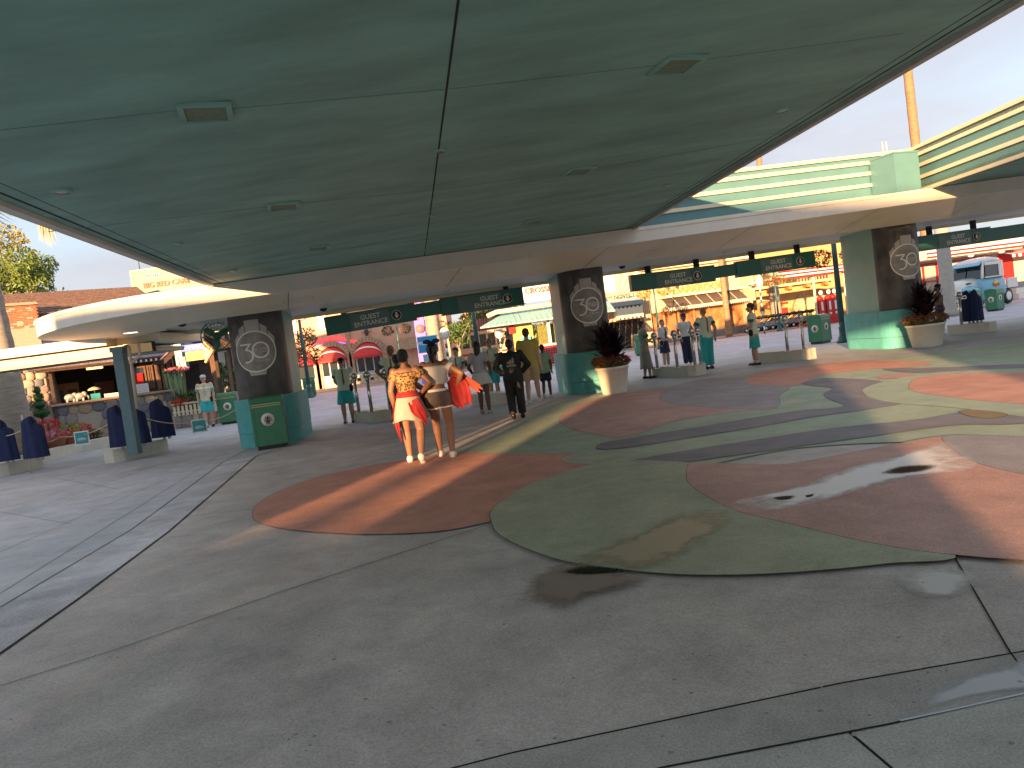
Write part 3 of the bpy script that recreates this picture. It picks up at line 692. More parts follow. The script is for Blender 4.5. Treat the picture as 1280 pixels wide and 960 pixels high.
guest_sign('guest entrance sign nearest left of the right pillar', sp(920, 329), sp(1018, 315), .44, .52, .80, (.30, .70))
guest_sign('guest entrance sign at the right edge beyond the right pillar', sp(1143, 298), sp(1238, 285), .44, .56, .80, (.30, .72))
link_board(sp(1238, 285), sp(1330, 272), .44, 'plain green board at the right edge of the picture')

# ================================================================== TURNSTILE ISLANDS
def island(label, near, far, width, side, h=.30, posts=(), covers=()):
    """near/far: ground pixels of the visible long side; side=+1 body lies to the right of near->far"""
    a = G(*near).xy; b = G(*far).xy; d = (b-a); L_ = d.length; rz = math.atan2(d.y, d.x); 
    t = thing('turnstile_island', label, 'turnstile base', (a.x, a.y, 0), rz, 'cream turnstile islands')
    sgn = -1 if side > 0 else 1; c = .16; wv = width
    P = [(c, 0), (L_-c, 0), (L_, c), (L_, wv-c), (L_-c, wv), (c, wv), (0, wv-c), (0, c)]
    P = [(x, y*sgn) for x, y in P]
    mb = MB(); mb.prism(P, .0, h-.02)
    mb.prism([(x*.992+.004*L_, y*.98+.01*sgn*wv) for x, y in P], h-.02, h); obj('base', mb, M_island, t)
    return t
def post(px, py, lab, hz=1.22, z0=.3, disc=True):
    p = G(px, py, z0); t = thing('turnstile_post', lab, 'turnstile post', (p.x, p.y, z0), 0, 'ball topped steel turnstile posts')
    mb = MB(); mb.smooth = True; mb.tube([(0, 0, 0), (0, 0, hz-z0-.08)], .042, 14); obj('tube', mb, M_steel, t)
    mb = MB(); mb.lathe([(.075, 0), (.075, .015), (.05, .03)], 16); obj('flange', mb, M_steel, t)
    mb = MB(); mb.smooth = True; mb.ball((0, 0, hz-z0), .095, seg=18, rings=12); obj('ball', mb, M_steel, t)
    mb = MB(); mb.lathe([(.055, hz-z0-.12), (.06, hz-z0-.09), (.03, hz-z0-.07)], 14); obj('collar', mb, M_steel, t)
    if disc:
        mb = MB(); mb.box((.13, -.02, hz-z0-.10), (.12, .07, .10)); mb.box((.06, -.0, hz-z0-.10), (.08, .03, .03)); obj('scanner', mb, M_steel, t)
        mb = MB(); mb.box((.13, -.058, hz-z0-.10), (.08, .006, .06)); obj('scanner_window', mb, M_black, t)
    return t
def cover(px, py, lab, hgt, wdt, seed=0, double=False, z0=.3):
    p = G(px, py, z0); t = thing('covered_turnstile', lab, 'covered turnstile', (p.x, p.y, z0), 0, 'turnstiles under navy covers')
    mb = MB(); rr = random.Random(seed)
    lobes = [(-wdt*.16, hgt, wdt*.62), (wdt*.24, hgt*.84, wdt*.5)]
    # pleated cloth: lofted rings
    seg = 40; rings_ = 16; vs = []; fs = []
    ph = [rr.uniform(0, 6.28) for _ in range(3)]
    for k in range(rings_+1):
        f = k/rings_; z = .06+f*(hgt-.06)
        for i in range(seg):
            a = 2*pi*i/seg
            top = lobes[0][1] if cos(a) < .1 else lobes[1][1]
            if cos(a) >= .1: blend = min(1, (cos(a)-.1)/.25); top = lobes[0][1]*(1-blend)+lobes[1][1]*blend
            zz = min(z, top*(1 - .0*f))
            sh = 1.0
            if z > top-.13: sh = math.sqrt(max(0.02, 1-((min(z, top)-(top-.13))/.13)**2))
            pleat = 1+.09*sin(a*7+ph[0]+f*1.5)*(1-f*.6)+.05*sin(a*3+ph[1])
            r_ = wdt/2*(1.08-.22*f)*pleat*sh
            vs.append((r_*cos(a), r_*.62*sin(a), zz))
    for k in range(rings_):
        for i in range(seg):
            a = k*seg+i; b = k*seg+(i+1) % seg; fs.append((a, b, b+seg, a+seg))
    fs.append(tuple(rings_*seg+i for i in range(seg)))
    mb.smooth = True; mb.add(vs, fs); obj('cover', mb, M_navy, t)
    mb = MB(); mb.tube([(0, 0, 0), (0, 0, .3)], .035); mb.tube([(.12, 0, 0), (.12, 0, .2)], .035); obj('leg', mb, M_steel, t)
    return t
island('cream island left of centre, in front of the employee with sunglasses', (470, 529), (442, 527), .62, 1)
island('cream island behind the woman in the white skirt', (632, 506), (586, 507), .62, 1)
island('cream island right of the middle pillar where four workers stand', (865, 471), (812, 472), .62, 1)
island('cream island left of the right pillar, behind the worker in culottes', (1010, 450), (938, 455), .62, 1)
island('cream island right of the right pillar under two navy covers', (1232, 416), (1180, 419), .62, 1)
island('cream island at the foot of the teal shelter post', (150, 578), (217, 562), .60, -1)
island('cream island at the left edge of the picture', (4, 596), (62, 583), .60, -1)
post(449, 516, 'left post of three beside the sunglasses worker'); post(465, 516, 'middle post of three beside the sunglasses worker'); post(488, 512, 'right post of three, nearest the leopard top woman')
post(822, 461, 'leftmost ball post on the island where four workers stand'); post(847, 460, 'middle ball post on the island where four workers stand'); post(869, 457, 'thicker right ball post on the island where four workers stand'); post(876, 455, 'rear ball post partly behind the blond worker', disc=False)
post(985, 440, 'left ball post left of the right pillar', disc=False); post(1005, 437, 'right ball post left of the right pillar', disc=False)
post(1202, 406, 'ball post beside the navy covers right of the right pillar')
post(600, 492, 'ball post behind the woman in the white skirt', disc=False)
cover(154, 561, 'navy covered turnstile just left of the teal post', 1.0, .5, 1); cover(174, 558, 'navy covered turnstile just right of the teal post', 1.0, .5, 2); cover(206, 549, 'rightmost navy covered turnstile on the left', 1.0, .5, 3)
cover(10, 579, 'navy covered turnstile at the left edge', 1.0, .5, 4); cover(47, 575, 'navy covered turnstile right of the thin cream post', 1.0, .5, 5)
cover(1212, 404, 'left navy cover beyond the right pillar', 1.02, .36, 6); cover(1222, 403, 'right navy cover beyond the right pillar', 1.02, .36, 7)
# ================================================================== BINS
M_emb = mat('emblem_white', (.78, .74, .66), .5, var=0); M_embd = mat('emblem_brown', (.10, .045, .03), .6, var=0)
M_gold = mat('bin_stripe_gold', (.55, .50, .22), .5, var=0)
def make_bin(h=1.1, wd=.62, dp=.55):
    t = thing('litter_bin', 'x', 'litter bin', (0, 0, 0), 0, 'green litter bins')
    mb = MB(); mb.box((0, 0, .04), (wd-.06, dp-.06, .079)); obj('plinth', mb, M_black, t)
    mb = MB(); mb.box((0, 0, .08+(h-.20)/2), (wd, dp, h-.20)); 
    for sx in (-1, 1):
        for sy in (-1, 1): mb.box((sx*(wd/2-.02), sy*(dp/2-.02), .08+(h-.20)/2), (.06, .06, h-.21))
    obj('body', mb, M_green, t)
    mb = MB(); x, y = wd/2+.02, dp/2+.02
    mb.add([(-x, -y, h-.12), (x, -y, h-.12), (x, y, h-.12), (-x, y, h-.12), (-x, -y*.8, h-.03), (x, -y*.8, h-.03), (x, y*.8, h-.03), (-x, y*.8, h-.03), (-x, 0, h), (x, 0, h)],
           [(3, 2, 1, 0), (0, 1, 5, 4), (2, 3, 7, 6), (4, 5, 9, 8), (6, 7, 8, 9), (1, 2, 6, 9, 5), (3, 0, 4, 8, 7)]); obj('lid', mb, M_green, t)
    for z in (h-.16, h-.20):
        mb = MB(); mb.box((0, -dp/2-.006, z), (wd-.04, .012, .016)); obj('stripe', mb, M_gold, t)
    for sx in (1,):
        mb = MB(); mb.box((sx*(wd/2+.012), 0, h*.72), (.02, dp*.62, h*.30)); obj('flap', mb, M_greenD, t)
    for k, (loc, rz) in enumerate((((0, -dp/2-.001, h*.56), 0), ((-wd/2-.001, 0, h*.52), -pi/2))):
        MM = Matrix.Translation(loc) @ Matrix.Rotation(rz, 4, 'Z') @ Matrix.Rotation(pi/2, 4, 'X')
        mb = MB(); mb.lathe([(.135, 0), (.135, .012)], 28); e_ = obj('emblem', xf(mb, MM), M_emb, t)
        mb = MB()
        for a in range(7):
            ang = -pi*.1+a*pi*1.2/6; mb.box((.055*cos(ang), .055*sin(ang)+.0, .015), (.055, .02, .004), ang)
        mb.box((0, -.045, .015), (.08, .05, .0045)); mb.box((0, 0, .0155), (.035, .11, .005)); mb.box((0, -.085, .015), (.10, .012, .004)); obj('emblem_mark', xf(mb, MM), M_embd, e_)
    return t
b0 = make_bin(); b0['label'] = 'green litter bin with eagle-like emblem standing against the left pillar'; q = G(337, 561); b0.location = (q.x+.02, q.y+.2, 0); b0.rotation_euler = (0, 0, radians(12))
def bin_at(px, py, rz, lab, dz=0):
    q = G(px, py); return copy_tree(b0, None, lab, (q.x, q.y+.28, 0), rz)
bin_at(286, 530, radians(8), 'green litter bin left of the left pillar behind the walking worker in a cap')
bin_at(387, 496, radians(10), 'small distant green bin behind the lamp post right of the left pillar')
bin_at(1030, 429, radians(38), 'green bin beside the teal lamp post left of the right pillar')
bin_at(804, 444, radians(0), 'distant green bin behind the worker in the long grey dress')
bin_at(1249, 388, radians(30), 'green bin in front of the blue and white truck')
bin_at(1242, 387, radians(30), 'rear green bin close behind the one before the truck').location.y += 1.3
bin_at(628, 470, radians(0), 'tiny far green bin left of the man in the yellow shirt')
# ================================================================== BACKGROUND BUILDINGS
def emat(name, col, s, base=None): return mat(name, base or col, .5, var=0, emit=col, estr=s)
M_glass = mat('window_glass', (.02, .03, .035), .06, var=0, spec=.9)
M_wood = mat('dark_wood', (.07, .042, .028), .6, var=.3, scale=8)
M_woodL = mat('brown_timber', (.16, .095, .06), .6, var=.25, scale=8)
M_oak = mat('oak_door', (.30, .13, .035), .5, var=.2, scale=8)
M_mortar = mat('mortar', (.36, .31, .25), .85, var=.15, scale=20)
STONES = [mat('stone_grey', (.24, .22, .20), .8, var=.25, scale=6), mat('stone_tan', (.33, .25, .18), .8, var=.25, scale=6), mat('stone_pink', (.32, .21, .17), .8, var=.25, scale=6), mat('stone_blue_grey', (.14, .145, .17), .75, var=.25, scale=6), mat('stone_pale', (.42, .36, .28), .8, var=.2, scale=6)]
M_shin = mat('purple_brown_shingle', (.30, .22, .24), .8, var=.35, scale=5)
M_shinW = mat('brown_shingle', (.19, .11, .08), .8, var=.4, scale=6)
M_pink = mat('pink_stucco', (.62, .36, .25), .7, var=.08, scale=2, bump=.2, bscale=14)
M_tan = mat('tan_stone_trim', (.42, .28, .18), .75, var=.2, scale=5)
M_redaw = mat('red_canvas', (.55, .03, .03), .7, var=.12)
M_whp = mat('white_paint', (.78, .77, .74), .45, var=.04)
M_creamp = mat('warm_cream_paint', (.58, .44, .27), .6, var=.08, scale=3)
M_yel = mat('yellow_stucco', (.42, .28, .12), .7, var=.12, scale=2)
M_redp = mat('red_paint', (.50, .02, .015), .35, var=.06)
M_tealp = mat('lamp_teal_paint', (.025, .10, .10), .4, var=.08)
M_flred = mat('red_petals', (.55, .03, .02), .6, var=.3, scale=30)
M_flpink = mat('pink_petals', (.55, .12, .20), .6, var=.3, scale=30)
M_leafg = mat('leaf_green', (.07, .13, .025), .6, var=.5, scale=9)
M_leafd = mat('leaf_dark_purple', (.022, .008, .012), .5, var=.5, scale=12)
M_leafo = mat('leaf_mixed_orange', (.22, .10, .03), .6, var=.4, scale=14, col2=(.10, .14, .03))
M_bark = mat('palm_bark', (.33, .23, .14), .85, var=.3, scale=3, bump=.8, bscale=5, stretch=(1, 1, 6))
M_barkg = mat('grey_trunk', (.30, .26, .21), .85, var=.25, scale=3, bump=.6, bscale=5, stretch=(1, 1, 6))
def blk(parent, name, u0, u1, z0, z1, d0, d1, m, kind=None):
    mb = MB(); mb.box(((u0+u1)/2, (d0+d1)/2, (z0+z1)/2), (abs(u1-u0), abs(d1-d0), abs(z1-z0))); return obj(name, mb, m, parent, kind)
def blks(parent, name, L_, m):
    mb = MB()
    for (u0, u1, z0, z1, d0, d1) in L_: mb.box(((u0+u1)/2, (d0+d1)/2, (z0+z1)/2), (abs(u1-u0), abs(d1-d0), abs(z1-z0)))
    return obj(name, mb, m, parent)
def window(parent, u0, u1, z0, z1, d, fm, nu=2, nv=2, t=.05, pane=None):
    fr = blks(parent, 'window', [(u0, u1, z1-t, z1, d-.06, d+.02), (u0, u1, z0, z0+t, d-.06, d+.02), (u0, u0+t, z0+t, z1-t, d-.06, d+.02), (u1-t, u1, z0+t, z1-t, d-.06, d+.02)]
         + [(u0+(u1-u0)*i/nu-t/3, u0+(u1-u0)*i/nu+t/3, z0+t, z1-t, d-.04, d+.01) for i in range(1, nu)] + [(u0+t, u1-t, z0+(z1-z0)*j/nv-t/3, z0+(z1-z0)*j/nv+t/3, d-.038, d+.008) for j in range(1, nv)], fm)
    blk(fr, 'pane', u0+t, u1-t, z0+t, z1-t, d-.005, d+.012, pane or M_glass); return fr
def rock_mesh(i, m):
    rr = random.Random(i); mb = MB(); mb.smooth = True; mb.ball((0, 0, 0), (.5, .22, .5), seg=9, rings=5)
    mb.v = [Vector((v.x*(1+rr.uniform(-.14, .14)), v.y, v.z*(1+rr.uniform(-.14, .14)))) for v in mb.v]
    for k in range(len(mb.v)):   # squarer outline
        v = mb.v[k]; q = max(abs(v.x), abs(v.z), 1e-6); r_ = math.hypot(v.x, v.z); f = (r_/q)**.6; mb.v[k] = Vector((v.x*f, v.y, v.z*f))
    return mb.mesh('stone', m)
ROCKS = [rock_mesh(i, STONES[i % 5]) for i in range(10)]
def stones(parent, u0, u1, z0, z1, d, s, seed, skip=None, cap=290):
    rr = random.Random(seed); rows = max(1, int((z1-z0)/(s*.82))); n = 0
    for j in range(rows):
        z = z0+(z1-z0)*(j+.5)/rows; u = u0+rr.uniform(0, s*.3)
        while u < u1-.03:
            wd = s*rr.uniform(.75, 1.45); wd = min(wd, u1-u)
            if wd > .08 and not (skip and skip(u+wd/2, z)) and n < cap:
                o = link('stone', ROCKS[rr.randrange(10)], parent); o.location = (u+wd/2, d, z+rr.uniform(-.02, .02)); o.scale = (wd*1.08, s*rr.uniform(.5, .8), (z1-z0)/rows*rr.uniform(1.05, 1.2)); n += 1
            u += wd+.015
def shingles(parent, pts, rows, cols, m, thick=.035, seed=1, name='shingle_rows'):
    """roof slope a-b (eave) c-d (ridge): overlapping courses of small butts as one real surface"""
    a, b, c, d = [Vector(p) for p in pts]; rr = random.Random(seed); nrm = (b-a).cross(d-a).normalized()
    if nrm.z < 0: nrm = -nrm
    mb = MB()
    for j in range(rows):
        f0, f1 = j/rows, (j+1.35)/rows; f1 = min(f1, 1)
        e0, e1 = a.lerp(d, f0), b.lerp(c, f0); g0, g1 = a.lerp(d, f1), b.lerp(c, f1)
        for i in range(cols):
            x0, x1 = (i+.02+(j % 2)*.5)/cols, (i+.98+(j % 2)*.5)/cols; x1 = min(x1, 1)
            if x0 >= 1: continue
            t0 = thick*rr.uniform(.7, 1.3); sh = (e1-e0).normalized()*0
            p = [e0.lerp(e1, x0)+nrm*t0, e0.lerp(e1, x1)+nrm*t0, g0.lerp(g1, x1)+nrm*.004, g0.lerp(g1, x0)+nrm*.004, e0.lerp(e1, x0), e0.lerp(e1, x1)]
            mb.add(p, [(0, 1, 2, 3), (4, 5, 1, 0)])
    return obj(name, mb, m, parent, 'stuff')
# ---------------- left stone bungalow
LBo, LBa = (-12.95, 29), radians(35)
lb = thing('stone_bungalow', 'stone bungalow with open dark porch and shingled roofs, left of the gate', 'house', (LBo[0], LBo[1], 0), LBa)
blk(lb, 'porch_wall', -3.75, .3, .0, 1.38, .14, .45, M_mortar)
stones(lb, -3.72, .28, .03, 1.36, .12, .33, 1, skip=lambda u, z: (u+2.65)**2/.22+(z-.72)**2/.06 < 1)
blk(lb, 'counter_slab', -3.8, .35, 1.38, 1.46, -.05, .6, M_tan)
blk(lb, 'wall', -8.5, -3.75, 0, 4.2, .1, .6, M_mortar)
stones(lb, -6.4, -3.77, .03, 3.2, .08, .30, 2)
blk(lb, 'end_wall', -3.76, -3.55, 0, 2.5, .12, 3.5, mat('dark_stone', (.17, .15, .13), .8, var=.3, scale=8))  # darker stone colour, varied at random
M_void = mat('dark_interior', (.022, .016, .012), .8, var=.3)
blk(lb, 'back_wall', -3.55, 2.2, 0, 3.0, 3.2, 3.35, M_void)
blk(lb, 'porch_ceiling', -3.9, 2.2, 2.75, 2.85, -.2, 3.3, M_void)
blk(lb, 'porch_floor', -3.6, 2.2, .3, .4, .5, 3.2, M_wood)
dr = blk(lb, 'door', -3.5, -2.55, .4, 2.2, 2.9, 3.0, M_oak)
blks(dr, 'door_glass', [(-3.4, -3.1, 1.3, 1.95, 2.87, 2.9), (-2.95, -2.65, 1.3, 1.95, 2.87, 2.9)], M_black)
blk(lb, 'inner_door', -2.0, -1.3, .4, 2.1, 3.05, 3.18, mat('red_brown_door', (.12, .04, .02), .5))
for u in (-3.66, -1.5, -1.3): blk(lb, 'porch_post', u-.05, u+.05, 1.46 if u > -3.6 else 0, 2.75, .05, .17, M_wood)
blk(lb, 'eave_beam', -4.1, .6, 2.60, 2.72, -.35, -.25, M_wood)
# right of the porch: timber framed bay with windows
blk(lb, 'bay_wall', -1.3, .3, 1.46, 2.7, .45, .55, M_wood)
for u0, u1 in ((-1.2, -.55), (-.5, -.3)): window(lb, u0, u1, 1.6, 2.45, .42, M_woodL, 2, 1)
for u in (-.22, -.02, .18): blk(lb, 'board', u, u+.14, 1.5, 2.55, .3, .4, M_woodL)
blk(lb, 'bay_beam', -.3, .45, 2.45, 2.58, .1, .3, M_woodL)
blk(lb, 'red_notice', -.98, -.68, 1.72, 2.2, .33, .36, M_redp)
for i in range(9): blk(lb, 'rafter_end', -1.15+i*.17-2.6*(i > 99), -1.09+i*.17, 2.58, 2.66, -.42, .0, M_whp)
# lower roof
sh = [(-4.3, -.4, 2.72), (.45, -.4, 2.72), (.45, 2.6, 4.25), (-4.3, 2.6, 4.25)]
mb = MB(); mb.add(sh+[(p[0], p[1], p[2]-.06) for p in sh], [(0, 1, 2, 3), (7, 6, 5, 4), (0, 4, 5, 1), (1, 5, 6, 2), (3, 2, 6, 7)]); obj('roof_board', mb, M_wood, lb)
shingles(lb, sh, 13, 34, M_shin)
# gable at its right end
gz = [(-.1, -.9, 2.62), (1.25, -.9, 3.72), (2.6, -.9, 2.72)]
for k, (a, b) in enumerate(((gz[0], gz[1]), (gz[1], gz[2]))):
    q = [a, b, (b[0], 3.2, b[2]), (a[0], 3.2, a[2])] if k == 0 else [b, a, (a[0], 3.2, a[2]), (b[0], 3.2, b[2])]
    if k == 0: shingles(lb, [(a[0], -.9, a[2]), (a[0], 3.2, a[2]), (b[0], 3.2, b[2]), (b[0], -.9, b[2])], 8, 24, M_shin, seed=3)
    else: shingles(lb, [(b[0], 3.2, b[2]), (b[0], -.9, b[2]), (a[0], -.9, a[2]), (a[0], 3.2, a[2])], 8, 24, M_shin, seed=4)
    mb = MB(); mb.smooth = False; d_ = Vector(b)-Vector(a); 
    mb.add([Vector(a)+Vector((0, -.03, -.03)), Vector(b)+Vector((0, -.03, -.03)), Vector(b)+Vector((0, -.03, -.22)), Vector(a)+Vector((0, -.03, -.22)), Vector(a)+Vector((0, .04, -.03)), Vector(b)+Vector((0, .04, -.03)), Vector(b)+Vector((0, .04, -.22)), Vector(a)+Vector((0, .04, -.22))], [(0, 3, 2, 1), (4, 5, 6, 7), (3, 7, 6, 2), (0, 1, 5, 4)]); obj('barge_board', mb, M_wood, lb)
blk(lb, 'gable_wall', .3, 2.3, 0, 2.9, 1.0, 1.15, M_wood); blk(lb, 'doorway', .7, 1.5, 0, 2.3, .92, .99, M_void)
for u in (.42, 1.62, 2.2): blk(lb, 'timber_post', u, u+.14, 0, 2.6, -.5, -.36, M_woodL)
# upper storey with its own roofs
blk(lb, 'upper_wall', -6.0, .3, 3.4, 5.0, 4.0, 4.15, mat('olive_shingle_wall', (.23, .18, .04), .8, var=.3, scale=9))
sh = [(-6.4, 3.2, 4.95), (.9, 3.2, 4.95), (.7, 6.6, 6.2), (-6.2, 6.6, 6.2)]
mb = MB(); mb.add(sh+[(p[0], p[1], p[2]-.07) for p in sh], [(0, 1, 2, 3), (7, 6, 5, 4), (0, 4, 5, 1), (1, 5, 6, 2), (3, 2, 6, 7)]); obj('roof_board', mb, M_wood, lb)
shingles(lb, sh, 12, 44, M_shinW, seed=5)
for i in range(9): blk(lb, 'rafter_end', -6.1+i*.75, -6.0+i*.75, 4.76, 4.86, 3.1, 4.0, M_whp)
shingles(lb, [(-6.2, 2.9, 3.55), (.8, 2.9, 3.55), (.8, 4.0, 4.1), (-6.2, 4.0, 4.1)], 6, 44, M_shinW, seed=6)
ch = thing('chimney', 'tapered chimney of orange brick over rounded stone beside the palm trunk', 'chimney', (-18.1, 29.2, 0), LBa); ch.scale = (1.3, 1.3, 1.0)
M_brick = mat('orange_brick', (.26, .09, .035), .8, var=.4, scale=14)
def frustum(parent, name, x0, x1, y0, y1, z0, z1, tx, m):
    mb = MB(); mb.add([(x0, y0, z0), (x1, y0, z0), (x1, y1, z0), (x0, y1, z0), (x0+tx, y0+tx, z1), (x1-tx, y0+tx, z1), (x1-tx, y1-tx, z1), (x0+tx, y1-tx, z1)], [(3, 2, 1, 0), (4, 5, 6, 7), (0, 1, 5, 4), (1, 2, 6, 5), (2, 3, 7, 6), (3, 0, 4, 7)]); return obj(name, mb, m, parent)
frustum(ch, 'stone_base', -.75, .75, -.4, .5, 0, 4.15, .22, M_mortar)
stones(ch, -.6, .6, 2.6, 4.1, -.22, .32, 9)
frustum(ch, 'brick_stack', -.5, .45, -.18, .3, 4.15, 5.3, .04, M_mortar)
bk = MB(); bk.box((0, 0, 0), (.125, .04, .052)); bkm = bk.mesh('brick', M_brick); rr = random.Random(8)
for j in range(18):
    for i in range(7):
        o = link('brick', bkm, ch); o.location = (-.43+i*.135+(j % 2)*.03, -.16+j*.002+rr.uniform(-.005, .005), 4.19+j*.062)
frustum(ch, 'cap', -.55, .5, -.24, .36, 5.3, 5.4, .05, M_tan)
# things on the porch counter
def on(px, py, d=.15):   # point on the counter of the bungalow
    return None
def lbw(u, d, z): return tuple(Matrix.Translation((LBo[0], LBo[1], 0)) @ Matrix.Rotation(LBa, 4, 'Z') @ Vector((u, d, z)))
def figurine(lab, u, col):
    t = thing('pottery_jar', lab, 'pottery', lbw(u, .2, 1.46), LBa, 'painted pottery on the porch counter')
    mb = MB(); mb.smooth = True; mb.ball((0, 0, .17), (.19, .13, .13), seg=14); mb.ball((.15, 0, .22), (.10, .09, .11), seg=12); mb.tube([(.22, 0, .2), (.28, 0, .12), (.27, 0, .03)], [.035, .03, .02], 8)
    obj('body', mb, mat('pottery_'+lab[:4], col, .3, var=.3, scale=20, col2=(.5, .48, .4)), t)
    for x in (-.1, .1):
        for y in (-.06, .06): mb = MB(); mb.tube([(x, y, .0), (x, y, .12)], .035, 8); obj('leg', mb, M_whp, t)
    return t
figurine('pale blue elephant shaped pot at the left end of the porch counter', -3.15, (.16, .30, .36)); figurine('white and grey elephant shaped pot beside the pale blue one', -2.85, (.40, .38, .33))
t = thing('table_lamp', 'small turquoise lamp with scalloped cream shade on the porch counter', 'lamp', lbw(-2.35, .25, 1.46), LBa)
mb = MB(); mb.box((0, 0, .1), (.30, .2, .2)); obj('base', mb, mat('turquoise_glaze', (.05, .35, .33), .3), t)
mb = MB(); mb.tube([(0, 0, .2), (0, 0, .34)], .02, 8); obj('stem', mb, M_wood, t)
mb = MB(); mb.lathe([(.22, .33), (.2, .38), (.1, .43), (.02, .45)], 16, caps=False); obj('shade', mb, mat('cream_shade', (.6, .5, .3), .7), t)
for lab, u, wdd, hh in (('flat white crate beside the lamp on the porch counter', -1.8, .5, .14), ('larger white slatted crate right of the shelter post', -.85, .52, .34)):
    t = thing('white_crate', lab, 'crate', lbw(u, .2, 1.46), LBa, 'white crates on the counter'); n = int(hh/.055)
    for i in range(n): blk(t, 'slat', -wdd/2, wdd/2, i*hh/n+.005, (i+1)*hh/n-.005, -.14, -.12, M_whp); blk(t, 'slat', -wdd/2, wdd/2, i*hh/n+.005, (i+1)*hh/n-.005, .12, .14, M_whp)
    for s_ in (-1, 1): blk(t, 'end_board', s_*wdd/2-.012, s_*wdd/2+.012, .002, hh, -.118, .118, M_whp)
t = thing('porch_lantern', 'lit amber lantern hanging from the dark porch ceiling', 'lantern', lbw(-2.15, .9, 2.56), LBa)
frustum(t, 'shade', -.26, .26, -.16, .16, 0, .22, -.0, emat('lantern_glow', (1, .55, .22), .45, (.8, .5, .25))); blk(t, 'top_plate', -.28, .28, .222, .25, -.18, .18, M_wood)
for x in (-.26, -.09, .09, .26): blk(t, 'bar', x-.01, x+.01, 0, .22, -.175, -.163, M_wood)
# ---------------- vegetation helper
def leaves(name, pts, size, m, parent=None, n=400, seed=1, shape=1.6, up=0.0, kind=None):
    """pts: list of (centre, (rx,ry,rz), share)"""
    rr = random.Random(seed); mb = MB(); tot = sum(p[2] for p in pts)
    for c, r_, sh_ in pts:
        for _ in range(int(n*sh_/tot)):
            while True:
                v = Vector((rr.uniform(-1, 1), rr.uniform(-1, 1), rr.uniform(-1, 1)))
                if .25 < v.length < 1: break
            v = v.normalized()*(v.length**.5)
            p = Vector(c)+Vector((v.x*r_[0], v.y*r_[1], v.z*r_[2])); s = size*rr.uniform(.6, 1.3)
            q = Euler((rr.uniform(-1.2, 1.2), rr.uniform(-1.2, 1.2), rr.uniform(0, 6.28))).to_matrix().to_4x4()
            T = Matrix.Translation(p) @ q
            mb.add([(-s*.5, 0, 0), (0, -s*.35*shape*.4, s*.08), (s*.5*shape, 0, 0), (0, s*.35*shape*.4, s*.08)], [(0, 1, 2, 3)], T)
    return obj(name, mb, m, parent, kind or 'stuff')
def blades(name, c, n, L_, wd, m, parent, seed=1, tilt=(.1, 1.1)):
    rr = random.Random(seed); mb = MB(); c = Vector(c)
    for _ in range(n):
        a = rr.uniform(0, 2*pi); tl = rr.uniform(*tilt); l = L_*rr.uniform(.6, 1.1); w_ = wd*rr.uniform(.7, 1.3)
        d = Vector((cos(a)*sin(tl), sin(a)*sin(tl), cos(tl))); sd_ = Vector((-sin(a), cos(a), 0)); b = c+Vector((rr.uniform(-.08, .08), rr.uniform(-.08, .08), 0))
        p1 = b+d*l*.5; p2 = b+d*l+Vector((cos(a), sin(a), -1))*l*.22*sin(tl)
        mb.add([b-sd_*w_*.3, b+sd_*w_*.3, p1+sd_*w_, p1-sd_*w_, p2], [(0, 1, 2, 3), (3, 2, 4)])
    return obj(name, mb, m, parent)
def planter(px, py, lab, hh=.62, r=.42, seed=1, sc=1.0):
    p = G(px, py); t = thing('flower_planter', lab, 'planter', (p.x, p.y+r*.8, 0), 0, 'cream pots with dark cordylines')
    mb = MB(); mb.lathe([(r*.72, 0), (r*.78, .05), (r*1.0, hh-.06), (r*1.05, hh-.055), (r*1.06, hh), (r*.96, hh), (r*.94, hh-.08)], 32); obj('pot', mb, M_pot, t)
    mb = MB(); mb.lathe([(r*.9, hh-.075), (r*.5, hh-.03), (.01, hh-.02)], 20, caps=False); obj('soil', mb, M_wood, t)
    leaves('foliage', [((0, 0, hh+.10), (r*1.25, r*1.25, .17), 1)], .10, M_leafo, t, 620, seed)
    leaves('flowers', [((0, 0, hh+.16), (r*1.28, r*1.28, .14), 1)], .07, M_flred, t, 420, seed+1, 1.0)
    blades('dark_leaves', (0, 0, hh+.15), 80, .95*sc, .055, M_leafd, t, seed+2, (.05, 1.15)); blades('dark_leaves', (.02, .05, hh+.35), 90, .8*sc, .05, M_leafd, t, seed+3, (.1, 1.3))
    blades('dark_leaves', (-.05, 0, hh+.65), 70, .62*sc, .045, M_leafd, t, seed+4, (.1, 1.5))
    mb = MB()
    for k in range(4): mb.tube([(.04*cos(k*1.6), .04*sin(k*1.6), hh-.03), (.1*cos(k*1.6), .1*sin(k*1.6), hh+.6)], .012, 6)
    obj('stem', mb, M_wood, t); return t
planter(771, 493, 'cream pot of dark cordyline and red flowers right of the middle pillar', .66, .385, 1)
planter(1169, 434, 'cream pot of dark cordyline and red flowers right of the right pillar', .62, .46, 7)
def basket(parent, c, r, seed, cols=(M_flred, M_leafg), n=160):
    leaves('basket_leaves', [(c, (r, r, r*.8), 1)], r*.34, cols[1], parent, n, seed); leaves('basket_flowers', [((c[0], c[1], c[2]+.02), (r*1.08, r*1.08, r*.7), 1)], r*.28, cols[0], parent, int(n*.8), seed+1, 1.0)
